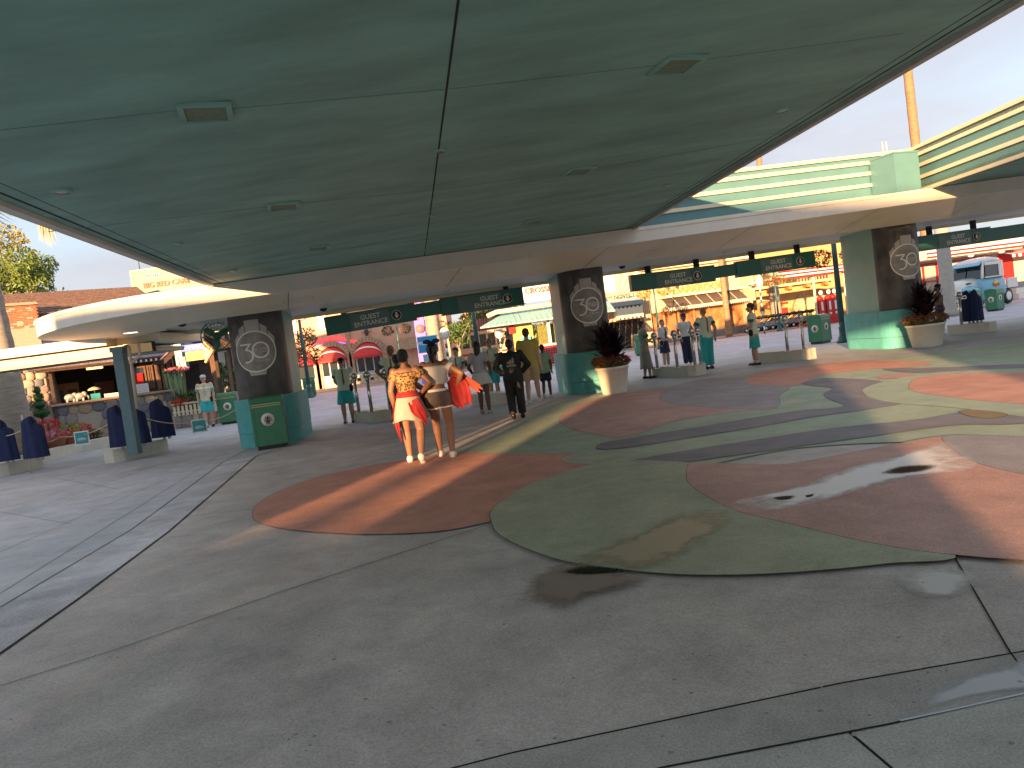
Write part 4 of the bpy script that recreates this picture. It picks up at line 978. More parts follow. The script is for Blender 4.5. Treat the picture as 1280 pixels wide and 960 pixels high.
def lamp(px, py, H_, lab, zb_, arms=(-.55, .55), cols=(M_flred, M_leafg), r=.38, seed=1, Y=None, glob=True, pr=.06):
    p = G(px, py) if Y is None else Vector((at(px, py, Y).x, Y, 0))
    t = thing('street_lamp', lab, 'street lamp', (p.x, p.y, 0), 0, 'teal street lamps with flower baskets')
    mb = MB(); mb.lathe([(.24, 0), (.24, .06), (.19, .10), (.17, .2), (.13, .26), (.12, .5), (.14, .53), (.09, .6), (pr*1.2, .75)], 16); obj('base', mb, M_tealp, t)
    mb = MB(); mb.smooth = True; mb.tube([(0, 0, .7), (0, 0, H_)], pr*1.1, 12, r2=pr*.75); obj('pole', mb, M_tealp, t)
    for k, a in enumerate(arms):
        mb = MB(); mb.smooth = True; mb.tube([(0, 0, zb_+.45), (a*.5, 0, zb_+.62), (a, 0, zb_+.5)], .02, 6); obj('bracket', mb, M_tealp, t); basket(t, (a, 0, zb_), r, seed+k*3, cols)
    if glob:
        for a in (-.35, .35):
            mb = MB(); mb.smooth = True; mb.tube([(0, 0, H_-.1), (a, 0, H_)], .025, 6); mb.lathe([(.03, H_+.0), (.13, H_+.12), (.12, H_+.28), (.04, H_+.36)], 10, M=Matrix.Translation((a, 0, 0))); obj('lantern', mb, M_whp, t)
    return t
lamp(388, 497, 4.2, 'teal lamp post with a dark red flower basket right of the left pillar', 2.35, (-.35,), r=.5, seed=3, pr=.10)
lamp(1055, 428, 5.0, 'near teal lamp post with baskets just left of the right pillar', 3.05, (-.55, .6), r=.42, seed=9, pr=.10)
lamp(508, 500, 4.35, 'distant lamp with two lanterns above the worker with hands on hips', 3.3, (-.6, .55), (M_flpink, M_leafg), .42, 15, Y=50)
lamp(830, 470, 4.9, 'distant lamp with red and yellow baskets before the dark awning', 3.4, (-.6, .6), (M_flred, mat('leaf_lime', (.25, .28, .03), .6, var=.4, scale=9)), .45, 21, Y=46)
lamp(978, 440, 4.3, 'distant grey lamp with a basket before the yellow arcade', 3.3, (-.35, .35), (M_flred, M_leafg), .45, 27, Y=50)
lamp(606, 500, 4.2, 'plain teal pole lamp behind the woman with long dark hair', 9, (), r=.3, seed=33, Y=26, glob=True, pr=.075)
# ---------------- pink shop
PO = (-5.5, 54)
pk = thing('pink_shop', 'pink stucco shop with arched windows under red awnings', 'shop building', (PO[0], PO[1], 0), 0)
blk(pk, 'wall', -14, 1.5, 0, 8.5, .25, 6, M_pink)
blk(pk, 'plinth', -14, 1.5, 0, .62, .05, .25, mat('patterned_tile_band', (.62, .50, .33), .5, var=.45, scale=9, detail=1))
blk(pk, 'sill', -14, 1.5, .62, .70, -.02, .25, M_whp)
def arch_ring(parent, cx, z0, R, wd, d0, d1, m, n=16):
    for i in range(n):
        a0, a1 = pi*i/n+.01, pi*(i+1)/n-.01; mb = MB()
        q = [(cx+r_*cos(a), z0+r_*sin(a)*.95) for r_, a in ((R, a0), (R+wd, a0), (R+wd, a1), (R, a1))]
        mb.add([(x, d0, z) for x, z in q]+[(x, d1, z) for x, z in q], [(0, 1, 2, 3), (7, 6, 5, 4), (0, 4, 5, 1), (1, 5, 6, 2), (2, 6, 7, 3), (3, 7, 4, 0)]); obj('arch_stone', mb, m, parent)
def dome_awning(parent, cx, R, zt, zb_, d, m):
    aw = MB(); N = 14; vs = []; fs = []; K = 5
    for k in range(K+1):
        f = k/K
        for i in range(N+1):
            a = pi*i/N; r_ = R*(1-.0*f)
            x = cx+R*cos(a)*1.0; zz = zb_+(zt-zb_)*sin(a)*(1-f*f*.95) if f < 1 else zb_
            vs.append((x, d-1.0*f*(sin(a)**.35 if sin(a) > 0 else 0), zb_+(zt-zb_)*max(0, sin(a))*math.cos(f*pi/2)))
    for k in range(K):
        for i in range(N): a = k*(N+1)+i; fs.append((a, a+1, a+N+2, a+N+1))
    aw.smooth = True; aw.add(vs, fs); o = obj('awning', aw, m, parent)
    # valance with scallops
    va = MB(); row = vs[-(N+1):]; M2 = 4
    for i in range(N):
        p, q = Vector(row[i]), Vector(row[i+1])
        for j in range(M2):
            a, b = p.lerp(q, j/M2), p.lerp(q, (j+.86)/M2); va.add([a, b, b+Vector((0, 0, -.13)), a.lerp(b, .5)+Vector((0, 0, -.19)), a+Vector((0, 0, -.13))], [(0, 1, 2, 3, 4)])
    obj('valance', va, m, o)
    stp = MB(); vs2 = []
    for i in range(N+1):
        a = pi*i/N; 
        for f in (.52, .62): vs2.append((cx+R*cos(a)*1.005, d-1.0*f*(max(0, sin(a))**.35)-.02, zb_+(zt-zb_)*max(0, sin(a))*math.cos(f*pi/2)+.015))
    stp.add(vs2, [(2*i, 2*i+2, 2*i+3, 2*i+1) for i in range(N)]); obj('white_stripe', stp, M_whp, o)
for cx in (-8.95, -6.75, -4.25):
    R = .98
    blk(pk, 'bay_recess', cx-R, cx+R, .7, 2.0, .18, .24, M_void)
    for s_ in (-1, 1): blk(pk, 'arch_pier', cx+s_*(R+.18)-.17, cx+s_*(R+.18)+.17, .0, 1.95, -.04, .22, M_tan)
    arch_ring(pk, cx, 1.95, R, .36, -.04, .22, M_tan); dome_awning(pk, cx, R, 2.85, 1.95, .14, M_redaw)
    window(pk, cx-.92, cx+.92, .72, 1.95, .10, mat('pale_blue_paint', (.45, .52, .60), .5, var=0), 3, 1, .12)
    blks(pk, 'window_display', [(cx-.5, cx-.1, .76, 1.1, .13, .16), (cx+.0, cx+.28, .76, 1.5, .13, .16)], mat('display_goods', (.45, .25, .12), .6, var=.6, scale=5, col2=(.6, .55, .45)))
blk(pk, 'drain_pilaster', -5.62, -5.35, .7, 7.5, .0, .25, M_tan)
for u in (-9.3, -7.15, -2.2, -.6):
    w_ = window(pk, u-.32, u+.32, 4.1, 5.4, .22, M_whp, 3, 4, .07, mat('reddish_pane', (.12, .03, .03), .2, var=.4))
for i, s_ in enumerate(("Mickey's of Hollywood",)):
    tm = text_mb(s_, .40, .05, bold=.02); 
    for k, v in enumerate(tm.v):
        a = v.x/3.2; tm.v[k] = Vector((sin(a)*(3.2+v.y)-6.75, .1-v.z, .25+cos(a)*(3.2+v.y)))
    obj('neon_lettering', tm, emat('neon_red', (1.0, .07, .08), .2, (.5, .02, .03)), pk)
    nb = MB(); nb.smooth = True; nb.tube([(sin(a)*2.9-6.75, .12, .25+cos(a)*2.9) for a in [-.36+.72*j/12 for j in range(13)]], .05, 6); obj('neon_tube', nb, emat('neon_violet', (.45, .25, 1.0), .15, (.3, .2, .5)), pk)
mb = MB(); mb.lathe([(.05, 3.3), (.14, 3.45), (.16, 3.65), (.05, 3.85)], 8, M=Matrix.Translation((-4.15, .0, 0))); mb.tube([(-4.5, .05, 3.55), (-3.8, .05, 3.55)], .02, 5); obj('wall_lantern', mb, M_wood, pk)
blk(pk, 'stair_side', -1.9, -.2, 2.0, 2.8, -.6, .2, M_tan)
t = thing('far_pavement', 'x', 'x'); bpy.data.objects.remove(t)
sheet('far_pavement', [(-40, 50.5), (-5, 50.5), (1, 58), (1, 90), (-40, 90)], .02, F_walk); sheet('far_pavement', [(-40, 45), (-6, 47), (-4, 50.4), (-40, 50.4)], .006, F_walk)
sheet('far_pavement', [(8, 50), (60, 56), (60, 100), (8, 100)], .02, F_walk)
# neon tower, columns, round signs behind the women
t = thing('neon_pylon', 'violet lit pylon with a round red neon disc above the welcome sign', 'neon sign', (at(529, 440, 40).x, 40, 0), 0)
blk(t, 'shaft', -.27, .25, 0, 4.6, 0, .4, mat('violet_panel', (.12, .08, .4), .5, emit=(.25, .15, .9), estr=.05)); blk(t, 'bulbs', -.22, -.02, 3.3, 4.5, -.05, -.01, emat('neon_red', (1, .1, .1), .2))
mb = MB(); mb.lathe([(.22, 0), (.22, .1)], 20, M=Matrix.Translation((-.0, -.05, 2.85)) @ Matrix.Rotation(pi/2, 4, 'X')); obj('disc', mb, emat('disc_red', (1, .25, .2), .05, (.5, .12, .1)), t)
mb = MB(); mb.smooth = True; q = at(545, 455, 36); mb.tube([(0, 0, 0), (-.05, 0, 2.5), (0, 0, 6)], [.36, .3, .26], 12)
t = thing('palm_tree', 'grey palm trunk between the welcome sign and the round white sign', 'palm', (at(548, 450, 38).x, 38, 0)); obj('trunk', mb, M_barkg, t)
t = thing('welcome_sign', 'blue WELCOME sign with white border above the woman with the bow', 'sign', (at(536, 440, 27).x, 27, 0))
a = at(523, 421, 27); b = at(546, 418, 27); c = at(545, 439.5, 27); wd_ = .72; hh = 2.58; zb0 = at(526, 442, 27).z
zb0 = zb0; zt0 = at(534, 419.5, 27).z
blk(t, 'board', -.36, .36, zb0, zt0, 0, .04, M_whp); blk(t, 'panel', -.33, .33, zb0+.03, zt0-.03, -.01, -.002, mat('sign_blue', (.03, .30, .62), .4, var=.05))
tm = text_mb('WELCOME', .155, .004, bold=.006); obj('lettering', xf(tm, face_M((0, -.014, (zb0+zt0)/2+.04))), M_whp, t)
blk(t, 'post', -.03, .03, 0, zb0, 0, .04, M_tealp); blk(t, 'lower_board', -.22, .3, zb0-.75, zb0-.05, .0, .03, mat('pale_blue_board', (.35, .5, .6), .5))
def round_sign(px, py, Y, r, lab, post_r=.04, ry=1.2):
    c = at(px, py, Y); t = thing('round_sign', lab, 'sign', (c.x, Y, 0), 0, 'round white signs on posts')
    mb = MB(); mb.lathe([(r, 0), (r, .05)], 28, M=Matrix.Translation((0, 0, c.z)) @ Matrix.Rotation(pi/2, 4, 'X'), sy=ry); obj('disc', mb, mat('ivory_disc', (.75, .72, .62), .5, var=.06), t)
    mb = MB(); mb.smooth = False; mb.add([(x, -.052, c.z+z*ry) for x, z in ((r*.8*cos(i*pi/12), r*.8*sin(i*pi/12)) for i in range(24))]+[(x, -.052, c.z+z*ry) for x, z in ((r*.72*cos(i*pi/12), r*.72*sin(i*pi/12)) for i in range(24))], [(i, (i+1) % 24, 24+(i+1) % 24, 24+i) for i in range(24)]); obj('inner_ring', mb, M_tan, t)
    zz = c.z-r*ry; n = 12; 
    for j in range(2):
        mb = MB()
        for k in range(n):
            if k % 2 == j: mb.tube([(0, .02, zz*k/n), (0, .02, zz*(k+1)/n)], post_r, 8)
        obj('post_band', mb, M_whp if j else M_tealp, t, 'stuff')
    return t
round_sign(556, 417, 30, .20, 'largest round ivory sign on a striped post right of the welcome sign', .055)
round_sign(599, 440, 44, .2, 'small round white sign left of the sunglasses worker in teal shorts'); round_sign(624, 417, 44, .24, 'small round white sign left of the man in the yellow shirt')
round_sign(949, 352, 48, .22, 'oval ivory sign above the worker in culottes', .05, 1.9)
# distant avenue: orange building, trolley, red tiled kiosk
t = thing('orange_tower', 'tall pale orange building with vertical ribs far down the street', 'building', (0.0, 95, 0))
blk(t, 'wall', -5.0, 1.5, 0, 8.5, 0, 6, mat('orange_stucco', (.62, .36, .16), .7, var=.1)); 
for i in range(7): blk(t, 'rib', -4.8+i*.95, -4.5+i*.95, 0, 8.8, -.25, 0, M_creamp)
for i in range(6): window(t, -4.3+i*.95, -3.95+i*.95, 3.5, 6.5, -.02, M_tan, 1, 3)
blk(t, 'red_fascia', -5.2, -2.8, 6.2, 6.7, -.6, -.3, M_redp)
t = thing('trolley', 'cream and tan trolley car parked far down the avenue', 'trolley', (at(602, 450, 62).x, 62, 0), radians(4))
blk(t, 'body', -2.2, 2.2, .5, 1.5, 0, 2, M_creamp); blk(t, 'upper_body', -2.2, 2.2, 1.5, 2.5, .03, 1.97, mat('window_band', (.06, .06, .05), .2)); blk(t, 'roof', -2.3, 2.3, 2.5, 2.75, -.1, 2.1, M_creamp)
for i in range(7): blk(t, 'pillar', -2.2+i*.7, -2.05+i*.7, 1.5, 2.5, -.02, .05, M_creamp)
blk(t, 'red_stripe', -2.2, 2.2, .9, 1.05, -.02, -.001, M_redp)
for u in (-1.5, 1.5): mb = MB(); mb.lathe([(.35, 0), (.35, .2)], 14, M=Matrix.Translation((u, .2, .35)) @ Matrix.Rotation(pi/2, 4, 'X')); obj('wheel', mb, M_black, t)
t = thing('tiled_kiosk', 'low shop with red tile roof far behind the sunglasses worker', 'kiosk', (at(620, 440, 70).x, 70, 0))
blk(t, 'wall', -3, 2.5, 0, 2.4, .5, 4, mat('dim_shopfront', (.22, .15, .12), .6, var=.6, scale=2)); blk(t, 'green_band', -3.2, 2.7, 2.4, 2.6, .2, .5, M_panel)
for i in range(26): mb = MB(); mb.smooth = True; mb.tube([(-3.2+i*.23, .0, 2.6), (-3.2+i*.23, 1.6, 4.0)], .1, 7); obj('roof_tile', mb, mat('red_roof_tile', (.33, .06, .05), .7, var=.2), t)
# ---------------- market with teal awning and Crossroads sign
MO = (0, 42); ma = radians(6)
mk = thing('corner_market', 'corner market with teal awning, yellow wall and white lettered sign above', 'market stall', (MO[0], MO[1], 0), ma)
blk(mk, 'counter_core', 1.75, 6, 0, 1.12, .06, .5, M_whp)
for j in range(9):
    for i in range(12):
        mb0 = MB() if (i == 0 and j == 0) else None
        if mb0: mb0.box((0, 0, 0), (.125, .03, .105)); tile_me = mb0.mesh('tile', mat('red_glazed_tile', (.45, .025, .03), .2, var=.15))
        o = link('tile', tile_me, mk); o.location = (1.86+i*.14, .045, .12+j*.115)
blk(mk, 'counter_top', 1.7, 6, 1.12, 1.2, -.05, .6, M_whp)
blk(mk, 'yellow_wall', .45, 1.55, .05, 2.5, .3, .5, mat('yellow_paint', (.72, .55, .12), .6)); blk(mk, 'teal_column', .8, 1.35, .05, 1.75, .0, .29, mat('aqua_paint', (.05, .42, .45), .45)); blk(mk, 'red_panel', .25, .55, 2.0, 2.45, .1, .29, M_redp)
blk(mk, 'fruit_display', 1.9, 5, 1.2, 2.3, .8, 1.3, mat('fruit_heap', (.45, .12, .03), .6, var=.8, scale=11, col2=(.14, .22, .03))); blk(mk, 'red_frieze', 1.6, 6, 2.45, 2.75, .2, .3, mat('orange_frieze', (.6, .18, .05), .6)); blk(mk, 'market_post', 2.35, 2.5, 1.2, 2.45, .1, .2, M_whp)
mb = MB(); n = 26
for i in range(n):
    x0, x1 = -1.4+i*(7.4/n), -1.4+(i+1)*(7.4/n)-.02; zt = 3.15
    xt0, xt1 = max(x0, .3), max(x1, .34)
    mb.add([(x0, -1.0, 2.55), (x1, -1.0, 2.55), (xt1, .6, zt+.12), (xt0, .6, zt+.12), (x0, -1.0, 2.47), (x1, -1.0, 2.47)], [(0, 1, 2, 3), (4, 5, 1, 0)])
obj('awning', mb, mat('pale_teal_canvas', (.22, .42, .42), .6, var=.1), mk)
blk(mk, 'awning_soffit', -1.3, 6, 2.5, 2.54, -.95, .6, M_wood)
mb = MB(); mb.smooth = True; mb.tube([(-.9, -.4, 3.1), (-.4, -.5, 3.25), (6, -.5, 3.35)], .13, 10); obj('cream_cornice', mb, M_rib, mk)
blk(mk, 'sign_board', 1.2, 6.5, 3.62, 4.6, .4, .5, M_whp)
tm = text_mb('CROSSROADS', .42, .05, 'LEFT', bold=.012); obj('lettering', xf(tm, face_M((1.4, .36, 4.2))), mat('sign_red_paint', (.6, .06, .03), .5, var=0), mk)
tm = text_mb('OF THE WORLD', .22, .04, 'LEFT', bold=.006); obj('lettering', xf(tm, face_M((2.2, .36, 3.78))), mat('sign_blue_paint', (.15, .25, .5), .5, var=0), mk)
# ---------------- sunburst facade and marquee, darkroom shop
DO = (13, 56); da = radians(8)
def dloc(u, d=0): return (DO[0]+u*cos(da)-d*sin(da), DO[1]+u*sin(da)+d*cos(da), 0)
t = thing('sunburst_shop', 'pink shopfront with a sunburst fan and small marquee right of the middle pillar', 'shop building', dloc(0), da)
blk(t, 'wall', -8.5, -3.1, 0, 6.5, .3, 6, M_pink)
for i in range(9):
    a0 = pi*i/9; a1 = pi*(i+.5)/9; mb = MB(); mb.add([(-4.6, .27, 3.7), (-4.6+2.6*cos(a1), .27, 3.7+2.6*sin(a1)), (-4.6+2.6*cos(a0), .27, 3.7+2.6*sin(a0))], [(0, 1, 2)])
    mb.add([(-4.6, .18, 3.7), (-4.6+2.6*cos(a1), .18, 3.7+2.6*sin(a1)), (-4.6+2.6*cos(a0), .18, 3.7+2.6*sin(a0))], [(0, 1, 2)]); mb.f += [[0, 1, 4, 3], [1, 2, 5, 4], [2, 0, 3, 5]]; mb.mi += [0]*3; mb.sm += [False]*3
    obj('sun_ray', mb, M_rib, t)
blk(t, 'grey_canopy', -6.5, -3.15, 3.05, 3.65, -1.0, .3, mat('cool_grey_paint', (.25, .27, .30), .5)); tm = text_mb('NOVELTY', .42, .05, bold=.01); obj('lettering', xf(tm, face_M((-4.4, -1.03, 3.72))), M_tealp, t)
blk(t, 'marquee', -5.2, -3.25, 2.1, 3.0, -.9, -.2, M_rib)
for k in range(13): 
    for z in (2.12, 2.9): 
        if k % 2: blk(t, 'check_square', -5.2+k*.15, -5.05+k*.15, z, z+.1, -.915, -.901, M_black)
tm = text_mb('MATINEE  TODAY', .17, .02); obj('lettering', xf(tm, face_M((-4.2, -.915, 2.55))), M_wood, t) if False else None
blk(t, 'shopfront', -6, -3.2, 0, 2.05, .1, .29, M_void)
for k in range(5): mb = MB(); mb.tube([(-5.6+k*.5, .05, .1), (-5.2+k*.45, .05, 2.0)], .04, 5); obj('grille_bar', mb, mat('bronze', (.3, .2, .1), .4), t)
dk = thing('darkroom_shop', 'cream shop lettered DARKROOM above a dark awning with pale stripes', 'shop building', dloc(0), da)
blk(dk, 'wall', -3.0, 5.9, 2.3, 7.0, .4, 6, M_creamp)
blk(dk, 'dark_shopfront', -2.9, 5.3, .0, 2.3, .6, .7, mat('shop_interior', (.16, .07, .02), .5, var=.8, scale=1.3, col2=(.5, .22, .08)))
blk(dk, 'stall_riser', -2.0, 5.3, 0, .6, .2, .58, mat('grey_marble', (.25, .23, .22), .4, var=.2))
for u in (-3.0, 4.85):
    blk(dk, 'column', u, u+.6, 0, 5.2, .0, .58, M_creamp)
    for k in range(4): blk(dk, 'flute', u+.06+k*.14, u+.12+k*.14, .3, 5.0, -.03, -.001, M_tan)
for u in (-1.4, -.3, .9, 2.1, 3.6): blk(dk, 'mullion', u, u+.12, .6, 2.4, .3, .42, mat('orange_timber', (.42, .18, .06), .5))
blk(dk, 'cornice', -1.6, 5.4, 3.25, 3.4, -.2, .4, M_rib); blk(dk, 'upper_cornice', -3.0, 5.9, 5.4, 5.7, -.2, .4, M_rib)
tm = text_mb('DARKROOM', .72, .08, bold=.02); obj('lettering', xf(tm, face_M((1.6, .3, 3.72))), mat('copper_letters', (.55, .24, .08), .35), dk)
mb = MB(); pw = MB(); n = 14
for i in range(n):
    x0, x1 = -1.45+i*6.1/n, -1.45+(i+1)*6.1/n; tg = mb if i % 2 == 0 or True else pw
    mb.add([(x0, -1.1, 2.45), (x1, -1.1, 2.45), (x1-.0, .3, 3.2), (x0, .3, 3.2)], [(0, 1, 2, 3)])
    pw.add([(x0, -1.11, 2.465), (x0+.07, -1.11, 2.465), (x0+.07, .29, 3.215), (x0, .29, 3.215)], [(0, 1, 2, 3)]) if i % 2 == 0 else None
    for j in range(3):
        a = x0+(x1-x0)*j/3; b = x0+(x1-x0)*(j+.95)/3; pw.add([(a, -1.12, 2.5), (b, -1.12, 2.5), (b, -1.12, 2.36), ((a+b)/2, -1.12, 2.22), (a, -1.12, 2.36)], [(0, 1, 2, 3, 4)])
aw = obj('awning', mb, mat('brown_black_canvas', (.10, .075, .055), .7), dk); obj('stripe_and_scallop', pw, M_rib, aw)
def trunk_palm(px, py, Y, H_, r0, r1, lab, m=M_bark, lean=0, crown=False, cn=26, cl_=2.2, seed=1):
    p = at(px, py, Y); t = thing('palm_tree', lab, 'palm tree', (p.x, Y, 0), 0)
    mb = MB(); mb.smooth = True; n = 30; pts = [(lean*(k/n)**1.3*H_, 0, H_*k/n) for k in range(n+1)]; rr = random.Random(seed)
    mb.tube(pts, [(r0+(r1-r0)*(k/n))*(1+.07*(k % 2))+.25*r0*max(0, 1-k*1.6/n*3) for k in range(n+1)], 12); obj('trunk', mb, m, t)
    if crown:
        top = Vector(pts[-1])
        for k in range(cn):
            a = rr.uniform(0, 2*pi); up = rr.uniform(-.3, 1.0); L_ = cl_*rr.uniform(.8, 1.15); mbf = MB(); mid = []
            for j in range(9):
                f = j/8; x = L_*f*cos(up*.9); z = L_*f*sin(up*.9)-L_*.75*f*f
                mid.append(top+Vector((cos(a)*x, sin(a)*x, z)))
            mbf.tube(mid, .02, 4)
            for j in range(1, 9):
                d = (mid[j]-mid[j-1]); 
                for h_ in range(4):
                    b = mid[j-1].lerp(mid[j], h_/4); sd_ = Vector((-sin(a), cos(a), 0)); l = L_*.26*(1-.5*abs(j/8-.4))
                    for s_ in (-1, 1): mbf.add([b, b+d.normalized()*.05, b+sd_*s_*l+Vector((0, 0, -l*.5))+d*.4], [(0, 1, 2)])
            obj('frond', mbf, mat('palm_frond', (.09, .12, .03), .6, var=.4), t)
    return t
trunk_palm(914, 440, 52, 7.5, .20, .17, 'palm trunk in front of the dark striped awning', mat('orange_bark', (.30, .17, .09), .8, var=.3, scale=3, bump=.6, bscale=6, stretch=(1, 1, 6)))
# ---------------- yellow arcade
YO = (20, 64); ya = radians(5)
t = thing('yellow_arcade', 'yellow stucco building with stone arches and a flower balcony', 'building', (*YO, 0), ya)
blk(t, 'wall', -.5, 15, 0, 9, .4, 6, M_yel)
for cx, R, col in ((1.75, 1.1, (.30, .16, .05)), (5.8, 1.25, (.60, .48, .22))):
    arch_ring(t, cx, 1.15, R, .3, .05, .38, M_tan, 12)
    mb = MB(); N = 14; v_ = [(cx+R*cos(pi*i/N), .36, 1.15+R*.95*sin(pi*i/N)) for i in range(N+1)]; mb.add(v_+[(cx-R, .36, 0), (cx+R, .36, 0)], [tuple(range(N+1))+(N+1, N+2)]); obj('doorway', mb, mat('doorway_%d' % int(cx), col, .6, var=.3), t)
    for s_ in (-1, 1): blk(t, 'pier', cx+s_*(R+.15)-.14, cx+s_*(R+.15)+.14, 0, 1.15, .05, .38, M_tan)
blk(t, 'balcony_floor', .3, 7.5, 3.2, 3.4, -.6, .4, M_creamp)
for i in range(5): blk(t, 'corbel', .6+i*1.6, .9+i*1.6, 2.9, 3.2, -.4, .4, mat('orange_corbel', (.5, .2, .06), .6))
for i in range(26): blk(t, 'baluster', .4+i*.27, .46+i*.27, 3.4, 4.0, -.5, -.45, M_wood)
for u in (2, 4, 6.2): window(t, u-.4, u+.4, 3.6, 5.2, .36, mat('orange_frame', (.5, .2, .08), .5), 2, 3)
for u in (2.0, 4.3): leaves('balcony_flowers', [((u-.2, -.5, 3.9), (.7, .3, .45), 1)], .16, M_leafo, t, 240, int(u*3))
for u, z, w__ in ((3.5, 1.75, .9), (3.55, 1.0, .6)): blk(t, 'notice', u-w__/2, u+w__/2, z, z+.16 if w__ > .7 else z+.45, .3, .38, M_redp)
trunk_palm(976, 440, 60, 5.5, .42, .3, 'grey tapering palm trunk before the yellow arcade', M_barkg)
# ---------------- strollers in rows
def make_stroller():
    t = thing('rental_stroller', 'x', 'stroller', group='grey rental strollers parked in a row')
    Mg = mat('stroller_grey', (.32, .33, .34), .45, var=.15)
    mb = MB(); mb.add([(-.25, -.42, .25), (.25, -.42, .25), (.25, .35, .2), (-.25, .35, .2), (-.28, -.5, .55), (.28, -.5, .55), (.26, .1, .42), (-.26, .1, .42)], [(3, 2, 1, 0), (0, 1, 5, 4), (1, 2, 6, 5), (2, 3, 7, 6), (3, 0, 4, 7)]); obj('seat_shell', mb, Mg, t)
    mb = MB(); mb.smooth = True; mb.tube([(-.27, .35, .2), (-.28, .1, .5), (-.26, -.45, .9), (.26, -.45, .9), (.28, .1, .5), (.27, .35, .2)], .018, 6); obj('handle_frame', mb, M_black, t)
    mb = MB(); mb.smooth = True; mb.ball((0, -.15, .78), (.27, .3, .09), seg=12, rings=6); obj('sunshade', mb, mat('dark_green_canvas', (.05, .07, .05), .7), t)
    for x in (-.26, .26):
        for y in (-.35, .32): mb = MB(); mb.lathe([(.13, -.03), (.14, 0), (.13, .03)], 14, M=Matrix.Translation((x, y, .14)) @ Matrix.Rotation(pi/2, 4, 'Y')); w1 = obj('wheel', mb, M_black, t); mb = MB(); mb.lathe([(.07, -.035), (.07, .035)], 10, M=Matrix.Translation((x, y, .14)) @ Matrix.Rotation(pi/2, 4, 'Y')); obj('hub', mb, M_whp, w1)
    return t
s0 = make_stroller(); k = 0
for row, Ys in enumerate((55, 56.3)):
    for i in range(9 - row):
        px = 948+i*9.5+row*6; p = at(px, 470, Ys); lab = 'grey rental stroller, %s of the %s row behind the culottes worker' % (('first', 'second', 'third', 'fourth', 'fifth', 'sixth', 'seventh', 'eighth', 'ninth')[i], 'front' if row == 0 else 'rear')
        if k == 0: s0.location = (p.x, Ys, 0); s0['label'] = lab; s0.rotation_euler = (0, 0, radians(62)); s0.scale = (1.25,)*3
        else: copy_tree(s0, None, lab, (p.x, Ys+i*.12, 0), radians(62+(i*7) % 11))
        k += 1
# ---------------- gas station canopy with pumps
GO = (20, 52); ga = radians(12)
def gl(u, d=0): return (GO[0]+u*cos(ga)-d*sin(ga), GO[1]+u*sin(ga)+d*cos(ga), 0)
t = thing('petrol_canopy', 'red and white banded filling station canopy on cream posts', 'canopy', gl(0), ga)
blk(t, 'roof', -1.4, 5.0, 3.44, 3.56, -.02, 4, M_whp)
for i, z in enumerate((3.36, 3.47, 3.58, 3.69, 3.8)): blk(t, 'fascia_band', -1.45+i*.02, 5.05, z, z+.104, -.12-.01*(i % 2), -.02, M_redp if i % 2 == 0 else M_whp)
for u in (1.6, 4.0):
    mb = MB(); mb.lathe([(.2, 0), (.2, .1), (.09, .15), (.08, 2.8), (.12, 2.85), (.08, 2.9), (.12, 3.0), (.09, 3.05), (.15, 3.3), (.15, 3.43)], 14, M=Matrix.Translation((u, .6, 0))); obj('post', mb, M_rib, t)
t = thing('pump_island', 'red kerb island under the filling station canopy', 'kerb', gl(0), ga); blk(t, 'kerb', .4, 5.5, 0, .18, -.1, 1.2, M_redp)
for i, u in enumerate((1.95, 2.55, 3.0)):
    t = thing('petrol_pump', ('left red petrol pump with a clock face on top', 'middle red petrol pump, wider, partly behind its neighbour', 'right red petrol pump next to the teal lamp post')[i], 'petrol pump', (gl(u, .4)[0], gl(u, .4)[1], .18), ga, 'tall red petrol pumps')
    blk(t, 'cabinet', -.24, .24, 0, 1.5, 0, .4, M_redp); mb = MB(); mb.smooth = True; mb.lathe([(.24, 1.5), (.22, 1.66), (.1, 1.75), (.05, 1.78)], 14, M=Matrix.Translation((0, .2, 0)), sy=.8); obj('shoulder', mb, M_redp, t)
    mb = MB(); mb.lathe([(.2, 0), (.2, .12)], 20, M=Matrix.Translation((0, .14, 1.98)) @ Matrix.Rotation(pi/2, 4, 'X')); gb = obj('globe', mb, M_black, t); mb = MB(); mb.lathe([(.16, .121), (.16, .13)], 20, M=Matrix.Translation((0, .14, 1.98)) @ Matrix.Rotation(pi/2, 4, 'X')); obj('clock_face', mb, M_whp, gb)
    blk(t, 'white_panel', -.07, .07, .75, 1.35, -.02, -.001, M_whp)
    mb = MB(); mb.lathe([(.09, 0), (.09, .01)], 14, M=Matrix.Translation((0, -.003, .5)) @ Matrix.Rotation(pi/2, 4, 'X')); obj('emblem', mb, M_whp, t)
    mb = MB(); mb.smooth = True; mb.tube([(.26, .1, 1.2), (.36, .05, .8), (.32, .05, .4), (.26, .1, .9)], .02, 6); obj('hose', mb, M_black, t)
